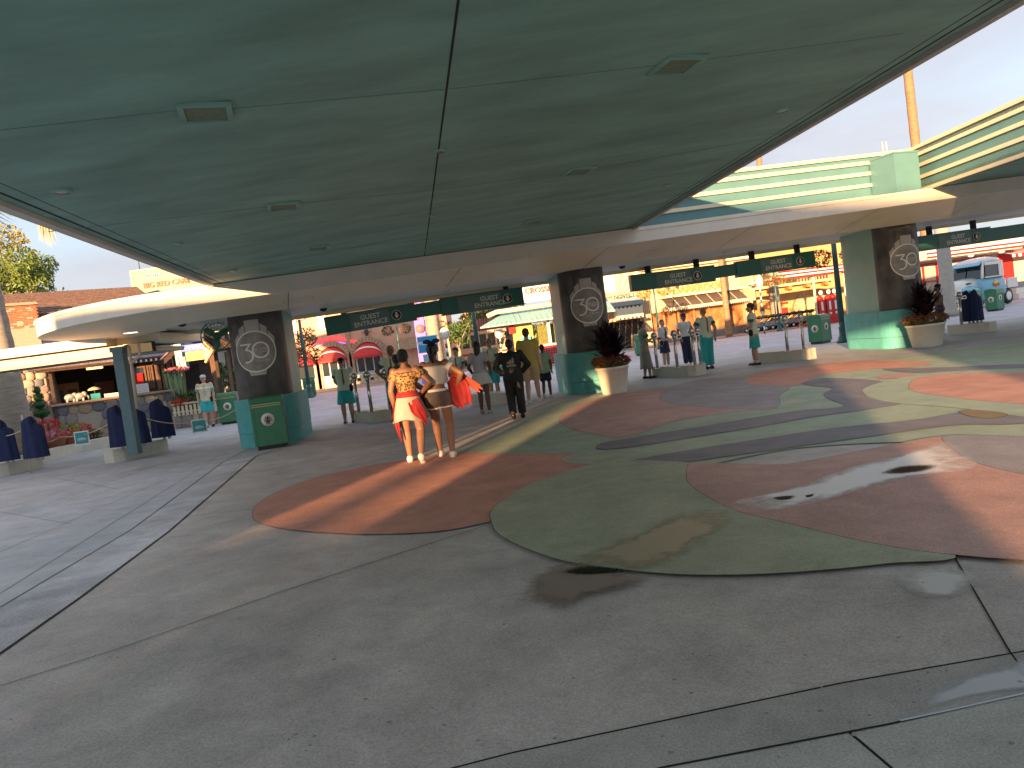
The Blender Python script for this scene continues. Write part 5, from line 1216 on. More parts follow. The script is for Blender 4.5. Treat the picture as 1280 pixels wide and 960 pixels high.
# ---------------- service station, truck
SO = (24, 52); sa = radians(8)
t = thing('service_station', 'white and red service station behind the blue truck', 'petrol station', (*SO, 0), sa)
blk(t, 'wall', 3.8, 20, 0, 4.2, .6, 6, mat('station_cream', (.52, .46, .36), .5)); blk(t, 'canopy_soffit', 3.5, 10.4, 3.35, 3.42, -2.5, .6, M_white)
for i, z in enumerate((3.42, 3.54, 3.66, 3.78)): blk(t, 'fascia_band', 3.45, 10.5, z, z+.11, -2.6-.02*(i % 2), -2.5, M_redp if i % 2 == 0 else M_whp)
for i in range(7): blk(t, 'frame_post', 4.2+i*1.05, 4.32+i*1.05, .2, 3.2, .45, .57, M_redp)
for z in (1.9, 3.1): blk(t, 'frame_rail', 4.2, 10.7, z, z+.1, .47, .56, M_redp)
for i in range(6): blk(t, 'pane', 4.33+i*1.05, 5.24+i*1.05, .3, 3.08, .54, .585, mat('creamy_pane', (.45, .42, .32), .25, var=.2))
blk(t, 'red_door', 11.2, 12.3, 0.8, 3.2, .5, .58, M_redp); blk(t, 'phone_panel', 10.9, 11.2, 1.6, 2.7, .4, .5, M_whp)
blk(t, 'step', 10.6, 18, 0, .35, -1.6, .5, M_whp); blk(t, 'step', 10.8, 18, .36, .75, -1.2, .5, M_whp); blk(t, 'loading_ledge', 11.0, 18, .76, 1.15, -.8, .5, mat('ledge_grey', (.3, .3, .3), .6))
for i in range(4): blk(t, 'fascia_band', 10.7, 18, 3.55+i*.13, 3.67+i*.13, -1.0, .5, M_redp if i % 2 == 0 else M_whp)
n = 26
for i in range(n):
    mb = MB(); x0 = 10.4+i*.24; x1 = x0+.24; mb.add([(x0, -1.6, 3.05), (x1, -1.6, 3.05), (x1, .4, 3.5), (x0, .4, 3.5), (x0, -1.6, 2.85), (x1, -1.6, 2.85)], [(0, 1, 2, 3), (4, 5, 1, 0)]); obj('awning_strip', mb, M_redp if i % 2 else M_whp, t)
for u in (5.2, 7.5, 9.8): mb = MB(); mb.lathe([(.12, 3.22), (.2, 3.30), (.2, 3.34)], 12, M=Matrix.Translation((u, -1.4, 0))); obj('ceiling_lamp', mb, emat('soft_white', (1, .85, .6), .15), t)
p = at(1186, 380, 38); t = thing('concrete_column', 'plain grey column standing before the vintage truck', 'column', (p.x, 38, 0)); mb = MB(); mb.lathe([(.42, 0), (.42, .25), (.33, .3), (.31, 6)], 18); obj('shaft', mb, mat('column_grey', (.36, .33, .29), .7, var=.1), t)
def sloft(secs, n=20, pw=3.0):
    """secs: (x, cz, hw, hh): superellipse sections along x"""
    mb = MB(); mb.smooth = True; vs = []; fs = []
    for x, cz, hw, hh in secs:
        for k in range(n):
            a = 2*pi*k/n; c_, s_ = cos(a), sin(a); e_ = 2/pw
            vs.append((x, hw*abs(c_)**e_*(1 if c_ > 0 else -1), cz+hh*abs(s_)**e_*(1 if s_ > 0 else -1)))
    m_ = len(secs)
    for i in range(m_-1):
        for k in range(n): a = i*n+k; b = i*n+(k+1) % n; fs.append((a, b, b+n, a+n))
    fs.append(tuple(range(n-1, -1, -1))); fs.append(tuple((m_-1)*n+k for k in range(n))); return mb.add(vs, fs)
t = thing('vintage_truck', 'vintage delivery truck, white cab with light blue fenders and door', 'truck', (27.9, 45.3, 0), radians(27)); t.scale = (1.12,)*3
M_tb = mat('truck_light_blue', (.16, .42, .58), .25, var=.04, coat=.5); M_tw = mat('truck_white', (.75, .74, .70), .25, var=.04, coat=.5)
obj('hood', sloft([(-2.35, 1.0, .28, .30), (-2.25, 1.02, .42, .42), (-1.6, 1.08, .52, .46), (-.9, 1.12, .68, .50)], 22, 2.8), M_tw, t)
obj('cab_lower', sloft([(-.95, 1.0, .85, .48), (-.8, 1.0, .93, .52), (.9, 1.0, .95, .52), (1.05, 1.0, .9, .48)], 24, 5), M_tb, t)
obj('cab_roof', sloft([(-.75, 2.28, .55, .06), (-.55, 2.36, .74, .14), (.3, 2.42, .80, .18), (.85, 2.36, .78, .16), (1.05, 2.25, .66, .08)], 24, 3), M_tw, t)
for (x0, x1) in ((.72, 1.02),): blks(t, 'cab_back', [(x0, x1, 1.45, 2.3, -.84, .84)], M_tw)
for s_ in (-1, 1):
    mb = MB(); mb.smooth = True; mb.tube([(-.85, s_*.84, 1.45), (-.55, s_*.72, 2.3)], .07, 8); obj('windscreen_pillar', mb, M_tw, t)
    blk(t, 'side_window', -.5, .62, 1.55, 2.15, s_*.80-.01, s_*.80+.01, M_glass); blks(t, 'window_surround', [(-.62, .74, 1.48, 1.56, s_*.83-.03, s_*.83+.03), (-.5, .74, 2.15, 2.3, s_*.80-.04, s_*.80+.04), (.62, .74, 1.562, 2.148, s_*.82-.03, s_*.82+.03)], M_tw)
    obj('fender', xf(sloft([(-2.35, .72, .08, .12), (-2.2, .80, .22, .26), (-1.7, .86, .28, .34), (-1.2, .78, .26, .32), (-.7, .5, .16, .2)], 16, 2.4), Matrix.Translation((0, s_*.66, 0))), M_tb, t)
    mb = MB(); mb.smooth = True; mb.ball((-2.32, s_*.52, .98), (.08, .12, .12)); obj('headlight', mb, M_steel, t)
    for x in (-1.65, 1.3):
        mb = MB(); mb.smooth = True; mb.lathe([(.3, -.11), (.4, -.09), (.43, 0), (.4, .09), (.3, .11)], 22, M=Matrix.Translation((x, s_*.74, .43)) @ Matrix.Rotation(pi/2, 4, 'X')); w1 = obj('wheel', mb, M_black, t)
        mb = MB(); mb.lathe([(.02, -.13), (.2, -.125), (.26, -.1), (.26, .1), (.2, .125), (.02, .13)], 18, M=Matrix.Translation((x, s_*.74, .43)) @ Matrix.Rotation(pi/2, 4, 'X')); obj('rim', mb, M_tw, w1)
for s_ in (-1, 1): mb = MB(); mb.add([(-.90, s_*.03, 1.52), (-.86, s_*.78, 1.52), (-.60, s_*.70, 2.22), (-.64, s_*.03, 2.22)], [(0, 1, 2, 3)]); obj('windscreen_pane', mb, M_glass, t)
mb = MB(); mb.smooth = False; mb.add([(-.98, -.80, 2.2), (-.98, .80, 2.2), (-.6, .76, 2.4), (-.6, -.76, 2.4), (-.98, -.80, 2.16), (-.98, .80, 2.16), (-.6, .76, 2.36), (-.6, -.76, 2.36)], [(0, 3, 2, 1), (4, 5, 6, 7), (0, 1, 5, 4), (1, 2, 6, 5), (3, 0, 4, 7)]); obj('sun_visor', mb, M_tb, t)
blks(t, 'flat_bed', [(1.1, 2.0, .85, 1.0, -.95, .95), (1.1, 2.0, 1.0, 1.35, -.95, -.9), (1.1, 2.0, 1.0, 1.35, .9, .95)], M_tw); blk(t, 'chassis', -2.0, 1.9, .42, .58, -.4, .4, M_black)
for z in (.85, .95, 1.05, 1.15): blk(t, 'grille_bar', -2.40, -2.34, z, z+.03, -.26, .26, M_steel)
blk(t, 'bumper', -2.55, -2.47, .45, .6, -.85, .85, M_steel)
blk(t, 'belt_line', -.9, 1.0, 1.46, 1.49, -.955, -.90, M_navy)
tm = text_mb('FORD', .13, .06, space=1.4); obj('lettering', xf(tm, Matrix.Translation((-1.5, -.53, 1.30)) @ Matrix.Rotation(pi/2-.2, 4, 'X')), M_wood, t)
mb = MB(); mb.lathe([(.27, 0), (.27, .006)], 20, M=Matrix.Translation((.1, -.955, 1.15)) @ Matrix.Rotation(pi/2, 4, 'X'), sy=.62); e_ = obj('door_emblem', mb, mat('emblem_yellow', (.75, .5, .06), .5, var=0), t)
tm = text_mb("Oscar's", .19, .006, bold=.006); obj('lettering', xf(tm, Matrix.Translation((.1, -.968, 1.10)) @ Matrix.Rotation(pi/2, 4, 'X')), M_redp, e_)
# ---------------- left shelter
t = thing('flat_shelter', 'flat cream shelter roof on a teal steel post at the left edge', 'shelter', (0, 0, 0))
sz = .054
a1 = at(197, 424, 18.2); a0 = at(0, 445, 17.0); a2 = at(133, 419, 17.0)
fx0, fx1 = -16, a2.x
q = G(168, 568, .3)
def sh(name, x0, x1, y0, y1, z0, z1, m): return blk(t, name, x0, x1, z0, z1, y0, y1, m)
mb = MB()
zt = at(60, 434, 17).z
sh('roof_slab', -17, -8.75, 17.0, 20.2, 2.64, 2.84, M_white); sh('roof_slab', -8.745, -7.75, 17.45, 20.0, 2.62, 2.80, M_cream); sh('lower_beam', -17, -8.45, 17.15, 17.35, 2.38, 2.60, mat('tan_beam', (.55, .45, .32), .5)); sh('soffit', -17, -8.3, 17.36, 20.0, 2.45, 2.55, M_signL)
sh('beam_end', -8.44, -7.9, 17.3, 17.5, 2.40, 2.615, M_dark)
mb = MB(); mb.box((q.x, q.y+.05, 1.35), (.20, .20, 2.1)); mb.box((q.x, q.y+.05, 2.42), (.26, .26, .10)); obj('post', mb, mat('shelter_teal', (.09, .17, .19), .45), t)
mb = MB(); mb.smooth = True; mb.tube([(q.x+.22, q.y+.0, 2.45), (q.x+.22, q.y, 2.1), (q.x+.2, q.y, 1.2)], .035, 8); mb.tube([(q.x+.22, q.y, 2.1), (q.x+.42, q.y, 2.25), (q.x+.42, q.y, 2.5)], .03, 8); obj('drain_pipe', mb, mat('pale_wood_pipe', (.5, .42, .33), .5), t)
# rope with pennants
def rope(lab, P, r=.012):
    mb = MB(); mb.smooth = True; pts = []
    for i in range(len(P)-1):
        a, b = Vector(P[i]), Vector(P[i+1])
        for k in range(8): f = k/8; pts.append(a.lerp(b, f)-Vector((0, 0, .1*4*f*(1-f))))
    pts.append(Vector(P[-1])); mb.tube(pts, r, 6); o = obj('rope', mb, mat('cream_rope', (.6, .5, .35), .7)); tag(o, lab, 'rope', 'cream barrier ropes'); return pts
rope('cream rope from the left edge to the first navy cover pair', [at(-20, 543, 17.4), at(28, 537, 17.4)])
rope('cream rope with a pennant between the two left turnstile islands', [at(40, 548, 17.3), at(75, 546, 18.2), at(137, 529, 17.4)])
rope('cream rope running from the left turnstiles to the left pillar', [at(180, 522, 18.5), at(248, 526, 18.5), at(300, 508, 17.2)])
def pennant(px, py, Y, w_, h_, lab, m):
    p = at(px, py, Y); t = thing('pennant', lab, 'pennant', (p.x, Y, p.z), radians(5), 'turquoise pennants on the ropes')
    mb = MB(); mb.prism([(-w_/2, -.006), (w_/2, -.006), (w_/2, .006), (-w_/2, .006)], -h_, 0); obj('border', mb, M_whp, t)
    mb = MB(); mb.add([(-w_/2+.025, -.009, -h_+.03), (w_/2-.025, -.009, -h_+.03), (w_/2-.025, -.009, -.03), (-w_/2+.025, -.009, -.03)], [(0, 1, 2, 3)]); obj('cloth', mb, m, t)
    mb = MB(); mb.lathe([(.07, 0), (.07, .003)], 12, M=Matrix.Translation((0, -.0095, -h_*.6)) @ Matrix.Rotation(pi/2, 4, 'X'), sx=1.6, sy=.6); obj('emblem', mb, mat('pale_wave', (.5, .65, .65), .5), t)
M_aq = mat('aqua_cloth', (.04, .32, .38), .7, var=.1)
pennant(101, 539, 17.8, .33, .32, 'turquoise square pennant left of the teal shelter post', M_aq); pennant(248, 524, 18.3, .36, .32, 'turquoise square pennant in front of the walking worker in a cap', M_aq)
p = at(28, 520, 17.6); t = thing('thin_pole', 'thin cream pole between the two navy covers at the left edge', 'pole', (at(34, 560, 17.6).x, 17.6, 0)); mb = MB(); mb.smooth = True; mb.tube([(0, 0, 0), (0, 0, 1.35)], .022, 10); obj('pole', mb, M_rib, t)
# fan
p = at(271, 420, 18.0); t = thing('ceiling_fan', 'green caged fan hanging under the roof left of the first pillar', 'fan', (p.x, p.y, p.z), radians(10))
R = .36
mb = MB(); mb.smooth = True
for yy, rr_ in ((-.12, R*.9), (0, R), (.1, R*.85), (-.16, R*.35)): mb.tube([(rr_*cos(a), yy, rr_*sin(a)) for a in [2*pi*i/28 for i in range(29)]], .009, 5)
for i in range(20): a = 2*pi*i/20; mb.tube([(.05*cos(a), -.18, .05*sin(a)), (R*.9*cos(a), -.12, R*.9*sin(a)), (R*cos(a), 0, R*sin(a)), (R*.85*cos(a), .1, R*.85*sin(a))], .005, 4)
obj('cage', mb, M_green, t); mb = MB(); mb.smooth = True; mb.ball((0, .05, 0), (.1, .16, .1)); obj('motor', mb, M_green, t)
for k in range(3):
    a = 2*pi*k/3+.4; mb = MB(); mb.smooth = True; mb.ball((.17*cos(a), -.03, .17*sin(a)), (.15, .02, .08), M=None); c_ = Matrix.Translation((.17*cos(a), -.03, .17*sin(a))) @ Matrix.Rotation(-a, 4, 'Y') @ Matrix.Translation((-.17*cos(a), .03, -.17*sin(a))); obj('blade', xf(mb, c_), mat('fan_blade_green', (.06, .25, .15), .4), t)
blks(t, 'mount', [(-.03, .03, .36, .62, .0, .06)], M_green)
# neon arrow sign on the bungalow
p = at(240, 441, 27.5); t = thing('neon_arrow_sign', 'blue and yellow neon arrow sign hanging at the bungalow gable', 'neon sign', (p.x, p.y, p.z), radians(0))
blk(t, 'block', -.62, -.36, -.38, .42, 0, .35, mat('sign_cyan', (.02, .17, .26), .45)); blk(t, 'block_foot', -.56, -.28, -.52, -.1, .02, .3, mat('sign_cyan', (.02, .17, .26)))
blk(t, 'blue_panel', -.35, .42, .08, .3, .02, .2, emat('neon_blue', (.05, .15, 1.0), .16, (.01, .03, .2))); blk(t, 'yellow_panel', -.25, .45, -.28, .06, .02, .2, mat('lime_yellow', (.28, .30, .03), .5, emit=(.6, .6, .1), estr=.02))
mb = MB(); mb.smooth = True; mb.tube([(-.3+.045*i, -.01, .19+.05*sin(i*1.9)) for i in range(16)], .02, 5); obj('script_tube', mb, emat('neon_pale_blue', (.25, .5, 1.0), .25), t)
mb = MB(); mb.add([(.42, .0, .42), (.78, .0, .0), (.42, .0, -.42), (.42, .2, .42), (.78, .2, .0), (.42, .2, -.42)], [(0, 2, 1), (3, 4, 5), (0, 1, 4, 3), (1, 2, 5, 4), (2, 0, 3, 5)]); obj('arrow_head', mb, mat('arrow_orange', (.6, .15, .03), .4, emit=(1, .3, .05), estr=.03), t)
mb = MB(); mb.smooth = True
for i in range(10): f = i/9; x, z = (.44+.3*(f*2), .38-.38*f*2) if f < .5 else (.74-.3*(f-.5)*2, -.38*(f-.5)*2); mb.ball((x, -.03, z), .035, seg=6, rings=4)
obj('bulbs', mb, emat('bulb_amber', (1, .5, .1), .35), t)
# billboard
p0 = at(166, 342, 36); p1 = at(262, 358, 36); t = thing('billboard', 'billboard reading BIG RED CARS rising above the curved roof end', 'billboard', (p0.x, 36, 0), radians(-1)); zt_ = p0.z; z0_ = zt_-2.2
blk(t, 'panel', 0, 4.4, z0_, zt_, 0, .1, mat('billboard_mint', (.20, .34, .26), .6, col2=(.33, .38, .24), scale=.7))
blks(t, 'frame', [(-.12, 4.5, zt_, zt_+.13, -.04, .14), (-.12, 0, z0_, zt_, -.04, .14)], mat('billboard_yellow', (.75, .70, .22), .5)); 
tm = text_mb('BIG RED CARS', .34, .02, 'LEFT', bold=.012); obj('lettering', xf(tm, face_M((.4, -.04, zt_-.65))), mat('sign_orange_red', (.42, .04, .012), .5, var=0), t); tm = text_mb('RIDE THE', .2, .02, 'LEFT', bold=.004); obj('lettering', xf(tm, face_M((.5, -.04, zt_-.2))), mat('sign_blue_paint', (.1, .3, .5)), t)
mb = MB()
for x in (1.3, 2.4): mb.lathe([(.5, 0), (.5, .02)], 16, M=Matrix.Translation((x, -.03, zt_-1.35)) @ Matrix.Rotation(pi/2, 4, 'X'), sy=.6)
obj('red_car_print', mb, mat('sign_orange_red', (.42, .04, .012)), t); blk(t, 'post', .4, .55, 0, z0_, 0, .1, M_wood); blk(t, 'post', 3.8, 3.95, 0, z0_, 0, .1, M_wood)
mb = MB(); mb.tube([(.35, 0, zt_+.1), (.35, 0, zt_+.9)], .02, 5); obj('aerial', mb, M_wood, t)
# garden in front of the bungalow
q0, q1 = G(0, 592), G(135, 557)
t = thing('planter_kerb', 'low curved pale kerb round the flower bed at the left', 'kerb'); mb = MB(); P = [(-20, 18.2), (q0.x, 19.4), (-12.7, 22.2), (-12.0, 23.6), (-12.6, 25.0)]
for i in range(len(P)-1):
    a, b = Vector(P[i]), Vector(P[i+1]); d = (b-a); mb.box(((a.x+b.x)/2, (a.y+b.y)/2, .15), (d.length+.1, .28, .30+.002*i), math.atan2(d.y, d.x))
obj('kerb', mb, M_island, t); sheet('flower_bed_soil', [(-20, 18.3), (-12.9, 19.5), (-12.7, 22.2), (-12.0, 23.6), (-12.6, 25.0), (-16, 26), (-20, 24)], .2, M_wood)
def plant(kind, px, py, Y, sz_, m, lab, n=260, ls=.09, z=0.2, parts=None, potm=None, grp=None):
    p = at(px, py, Y); t = thing(kind, lab, 'plant', (p.x, Y, z), 0, grp)
    hz = p.z-z; leaves('foliage', [((0, 0, max(hz, .1)), sz_, 1)], ls, m, t, n, int(px)); 
    mb = MB(); mb.tube([(0, 0, 0), (0, 0, max(hz, .1))], .03, 6); obj('stem', mb, M_wood, t)
    if potm: mb = MB(); mb.lathe([(.16, 0), (.24, .3), (.26, .32)], 14); obj('pot', mb, potm, t)
    return t
M_terr = mat('terracotta', (.33, .12, .07), .7)
for i, (px, py, Y, m, lab) in enumerate(((60, 530, 22.5, M_flred, 'red flower clump left of the yellow green plants'), (70, 543, 21.6, M_flpink, 'pinkish flower clump below the red one in the left flower bed'), (85, 536, 22.8, mat('leaf_lime', (.25, .28, .03)), 'lime green plant in the left flower bed'), (86, 545, 22.0, mat('orange_petals', (.6, .12, .02), .6, var=.3), 'orange red flowers in terracotta under the lime plant'), (101, 536, 24, M_flred, 'deep red flowers above the turquoise pennant'), (115, 543, 24, mat('leaf_sage', (.12, .17, .08), .6, var=.4), 'sage green shrub at the right end of the flower bed'))):
    plant('flower_clump', px, py, Y, (.33, .3, .17), m, lab, 200, .08, .2, potm=M_terr, grp='flower clumps in the left bed')
t = thing('topiary', 'spiral clipped green topiary against the stone wall', 'topiary', (at(52, 520, 24.5).x, 24.5, .2)); zb1 = at(54, 528, 24.5).z; zt1 = at(46, 500, 24.5).z
leaves('foliage', [((0, 0, zb1+.1), (.26, .26, .16), 1.3), ((-.05, 0, zb1+.38), (.22, .22, .15), 1), ((0, 0, zb1+.62), (.17, .17, .14), .8), ((-.02, 0, zb1+.84), (.12, .12, .13), .5)], .06, mat('box_green', (.02, .09, .02), .6, var=.4), t, 900, 5)
mb = MB(); mb.smooth = True
for z_, r_ in ((zb1+.1, .22), (zb1+.38, .18), (zb1+.62, .13), (zb1+.84, .09)): mb.ball((0, 0, z_), (r_, r_, .13))
obj('inner_mass', mb, mat('box_green', (.02, .09, .02)), t); mb = MB(); mb.tube([(0, 0, 0), (0, 0, zb1+.8)], .03, 6); obj('stem', mb, M_wood, t)
# big palm at the left edge
palm = trunk_palm(27, 555, 23.0, 9.5, .36, .33, 'massive old palm trunk at the left edge, crown above the picture', M_barkg, -.06, True, 34, 3.4, 3)
t = thing('palm_tree', 'palm whose drooping frond tip hangs below the canopy edge at upper left', 'palm tree', (-11.6, 22.5, 0)); 
bpy.data.objects.remove(t)
pc = at(57, 292, 22.0); t = thing('palm_frond', 'drooping palm frond tip hanging below the canopy edge, upper left', 'palm frond', (pc.x, pc.y, pc.z+1.2)); mb = MB(); mb.smooth = False
mid = [Vector((-.6+.08*j, 0, 1.2-.02*j*j)) for j in range(9)]
for j in range(34): 
    f = j/33; x = -.25+.5*f; mb.add([(x*.2-.03, 0, .2), (x*.2+.03, 0, .2), (x*1.0+.03, .1*sin(j), -1.2-.45*(1-abs(f-.6)))], [(0, 1, 2)])
mb.tube([(0, 0, .2), (-.4, .3, 1.0), (-1.4, .6, 1.6)], .03, 6); obj('leaflets', mb, mat('dry_frond', (.42, .30, .12), .7, var=.4, scale=4), t)
# trees above the bungalow
def tree(px, py, Y, R_, lab, m, n=2600, ls=.3, seed=1, H_=None):
    c = at(px, py, Y); t = thing('leafy_tree', lab, 'tree', (c.x, Y, 0), 0)
    rr = random.Random(seed); cl_ = []
    for k in range(16):
        v = Vector((rr.uniform(-1, 1), rr.uniform(-1, 1), rr.uniform(-.8, 1))); cl_.append(((v.x*R_*.7, v.y*R_*.7, c.z+v.z*R_*.6), (R_*.36, R_*.36, R_*.26), rr.uniform(.6, 1.3)))
    leaves('crown', cl_, ls, m, t, n, seed)
    mb = MB(); mb.smooth = True; mb.tube([(0, 0, 0), (.1, 0, c.z*.5), (0, .1, c.z)], [R_*.12, R_*.08, R_*.04], 8)
    for q_ in cl_[:9]: mb.tube([(.05, 0, c.z*.62), (q_[0][0]*.5, q_[0][1]*.5, (c.z*.62+q_[0][2])/2), q_[0]], [R_*.05, R_*.03, R_*.01], 5)
    obj('trunk', mb, M_barkg, t); return t
M_lt = mat('tree_leaf_fresh_green', (.12, .19, .035), .6, var=.5, scale=2)  # fresh green leaf colour, varied at random
tree(8, 352, 44, 2.6, 'light green leafy tree above the chimney at the left edge', M_lt, 3600, .26, 2)
tree(-30, 330, 52, 3.4, 'yellow green tree at the very left edge behind the first', mat('tree_leaf_yellow', (.28, .24, .03), .6, var=.4), 2600, .3, 4)
tree(622, 408, 88, 4.5, 'dense green tree far behind the tiled kiosk', mat('tree_leaf_olive', (.13, .14, .03), .6, var=.5, scale=1.5), 3000, .5, 6)
tree(692, 412, 60, 2.2, 'green tree behind the fruit market', M_lt, 1500, .3, 8)
tree(570, 418, 55, 1.5, 'small green tree beside the round ivory sign', M_leafg, 900, .25, 10)
tree(275, 468, 34, 1.0, 'small leafy tree between the worker in a cap and the left pillar', M_leafg, 900, .2, 12)
tree(365, 440, 46, 1.7, 'brownish leafy tree behind the left teal lamp', M_leafo, 2600, .16, 13)
trunk_palm(1168, 400, 60, 24, .36, .30, 'tall bare palm trunk rising above the striped parapet', mat('brown_bark', (.26, .15, .085), .8, var=.3, scale=2, bump=.6, bscale=3, stretch=(1, 1, 6)), -.008, True, 20, 2.5, 21)  # brown bark colour with random variation
trunk_palm(974, 420, 90, 22.5, .36, .30, 'far thin palm seen over the parapet, pinkish crown just under the canopy edge', mat('brown_bark', (.26, .15, .085)), -.004, False)
# picket fence, flowers, hanging basket
f0, f1 = at(228, 520, 28), at(268, 515, 28); t = thing('picket_fence', 'short cream picket fence behind the walking worker in a cap', 'fence', (f0.x-.3, 28, 0)); 
zf = at(245, 505, 28).z
for i in range(13): blk(t, 'picket', i*.15, i*.15+.085, .45, zf+.02*(i % 2), 0, .03, M_rib)
blks(t, 'rail', [(-.05, 2.0, .55, .61, .031, .06), (-.05, 2.0, .85, .91, .031, .06)], M_rib); blk(t, 'stone_plinth', -.1, 2.1, 0, .5, .07, .5, M_mortar); stones(t, -.1, 2.1, .02, .48, .05, .3, 22)
plant('shrub', 240, 500, 28.6, (.75, .4, .35), M_leafg, 'dark green shrubs with red flowers behind the picket fence', 800, .12, .3); plant('flower_clump', 225, 503, 28.2, (.3, .3, .14), M_flred, 'red flowers by the corner of the porch wall', 200, .08, .3)
p = at(218, 466, 27.2); t = thing('hanging_basket', 'hanging basket trailing pale green fronds under the gable', 'hanging basket', (p.x, p.y, p.z))
mb = MB(); rr = random.Random(3)
for k in range(70): x = rr.uniform(-.3, .3); y = rr.uniform(-.25, .25); mb.add([(x-.012, y, 0), (x+.012, y, 0), (x*.85+.01, y, -.55-rr.uniform(0, .3)), (x*.85-.01, y, -.5)], [(0, 1, 2, 3)])
obj('trailing_fronds', mb, mat('pale_fronds', (.22, .32, .17), .7, var=.3), t); leaves('top_leaves', [((.1, 0, .08), (.42, .3, .12), 1)], .1, M_flpink, t, 160, 5); leaves('top_leaves', [((0, 0, .05), (.4, .3, .12), 1)], .1, M_leafg, t, 200, 6)
mb = MB(); mb.tube([(0, 0, .0), (0, 0, .6)], .01, 5); obj('chain', mb, M_black, t)
# sign tower between arrow sign and the pillar
p = at(272, 470, 36); t = thing('sign_tower', 'white facade hung with small turquoise and lilac name boards left of the first pillar', 'building', (p.x-.6, 36, 0))
blk(t, 'wall', -1.2, 2.6, 0, 6, .3, 3, mat('pale_grey_plaster', (.55, .52, .47), .6)); 
for i, (z, c_, s_) in enumerate(((at(280, 467, 36).z, (.05, .42, .45), 'BOSTON'), (at(286, 476, 36).z, (.5, .25, .4), None), (at(286, 485, 36).z, (.4, .4, .4), None), (at(280, 494, 36).z, (.55, .35, .5), None))):
    o = blk(t, 'name_board', .1, 1.2, z-.12, z+.12, .1, .16, mat('name_board_%d' % i, c_, .5))
    if s_: obj('lettering', xf(text_mb(s_, .2, .01, bold=.004), face_M((.65, .09, z))), M_wood, o)
for z in (3.0, 3.9, 4.8): blk(t, 'ledge', -1.3, 2.7, z, z+.12, .15, .3, M_whp); window(t, .2, .9, z+.2, z+.75, .28, M_whp, 2, 2)
blk(t, 'orange_pier', 1.5, 2.1, 0, 4.6, .0, .29, mat('tan_orange_stucco', (.50, .30, .17), .7)); 
leaves('shrubs', [((0, -.6, .9), (.9, .4, .6), 1)], .14, M_leafg, t, 500, 4)
# ---------------- unseen walls added behind the camera to shade the plaza; gaps shape sun beams
def WU(w_, u_): return (w_*cos(az)+u_*sin(az), -w_*sin(az)+u_*cos(az))
M_blocker = mat('blocker_plaster', (.55, .50, .42), .7); TE = math.tan(el)
def blocker(lab, u_):
    return thing('sun_blocker', lab, 'building', (*WU(0, u_), 0), -az)
U1, U2 = -17, -62
def hz(z, u, u0=U1): return z+(u-u0)*TE
A_s, A_h, B_s, B_h = hz(0, 6), hz(1.3, 10.9), hz(0, 0), hz(.6, 23.5)
TOPN = max(A_h, B_h)+.3
bk = blocker('added unseen cream hall behind the viewer with two passage openings', U1)
for n_, w0, w1, z0, z1 in (('wall', -60, -12.5, 0, hz(2.35, 12.5)), ('wall', -12.49, -5.2, 0, hz(2.98, 12)), ('wall', -3.72, 1.18, 0, TOPN), ('wall', 3.5, 22, 0, TOPN), ('sun_gap_sill', -5.19, -3.73, 0, A_s), ('sun_gap_sill', 1.19, 3.49, 0, B_s), ('sun_gap_header', -5.19, -3.73, A_h, TOPN), ('sun_gap_header', 1.19, 3.49, B_h, TOPN)):
    blk(bk, n_, w0, w1, z0, z1, 0, .5, M_blocker)
blk(bk, 'sun_gap_post', -4.60, -4.48, A_s, A_h, .1, .25, M_blocker)
bk = blocker('added unseen raised hall on columns far behind the viewer', U2)  # second added wall, raised so the sun beams pass under it
zb2 = TOPN-.2+(U1-U2)*TE; zt2 = hz(3.95, 18, U2)
blk(bk, 'wall', -5.2, 24, zb2, zt2, 0, 2, M_blocker)
for w_ in (-4.5, 6, 14, 23): blk(bk, 'column', w_-.3, w_+.3, 0, zb2-.001, 1, 1.6, M_blocker)
# ================================================================== PEOPLE
def capsule(mb, a, b, ra, rb, seg=14, flat0=False, flat1=False, sx=1.0):
    """tapered limb from a to b; round ends unless flat"""
    a, b = Vector(a), Vector(b); d = b-a; L_ = d.length
    if L_ < 1e-6: mb.ball(a, ra, seg=seg); return
    d.normalize(); u = d.cross(Vector((0, 1, 0)) if abs(d.y) < .9 else Vector((1, 0, 0))).normalized(); v = d.cross(u)
    prof = []
    if not flat0: prof += [(-ra*cos(t), ra*sin(t)) for t in [pi/2*k/4 for k in range(0, 4)]]
    prof += [(0, ra)]; prof += [(L_, rb)]
    if not flat1: prof += [(L_+rb*sin(t), rb*cos(t)) for t in [pi/2*k/4 for k in range(1, 5)]]
    vs = []; fs = []; n = len(prof)
    for (x, r_) in prof:
        r_ = max(r_, .0005)
        for k in range(seg): t = 2*pi*k/seg; vs.append(a+d*x+(u*cos(t)*sx+v*sin(t))*r_)
    for i in range(n-1):
        for k in range(seg): p = i*seg+k; q = i*seg+(k+1) % seg; fs.append((p, q, q+seg, p+seg))
    fs.append(tuple(range(seg-1, -1, -1))); fs.append(tuple((n-1)*seg+k for k in range(seg)))
    mb.add(vs, fs)
def loftz(mb, secs, seg=20, cap=True):
    """secs: (cx, cy, z, rx, ry) closed stack of ellipses"""
    vs = []; fs = []; n = len(secs)
    for cx, cy, z, rx, ry in secs:
        for k in range(seg): t = 2*pi*k/seg; vs.append((cx+rx*cos(t), cy+ry*sin(t), z))
    for i in range(n-1):
        for k in range(seg): p = i*seg+k; q = i*seg+(k+1) % seg; fs.append((p, q, q+seg, p+seg))
    fs.append(tuple(range(seg-1, -1, -1))); fs.append(tuple((n-1)*seg+k for k in range(seg)))
    mb.add(vs, fs)
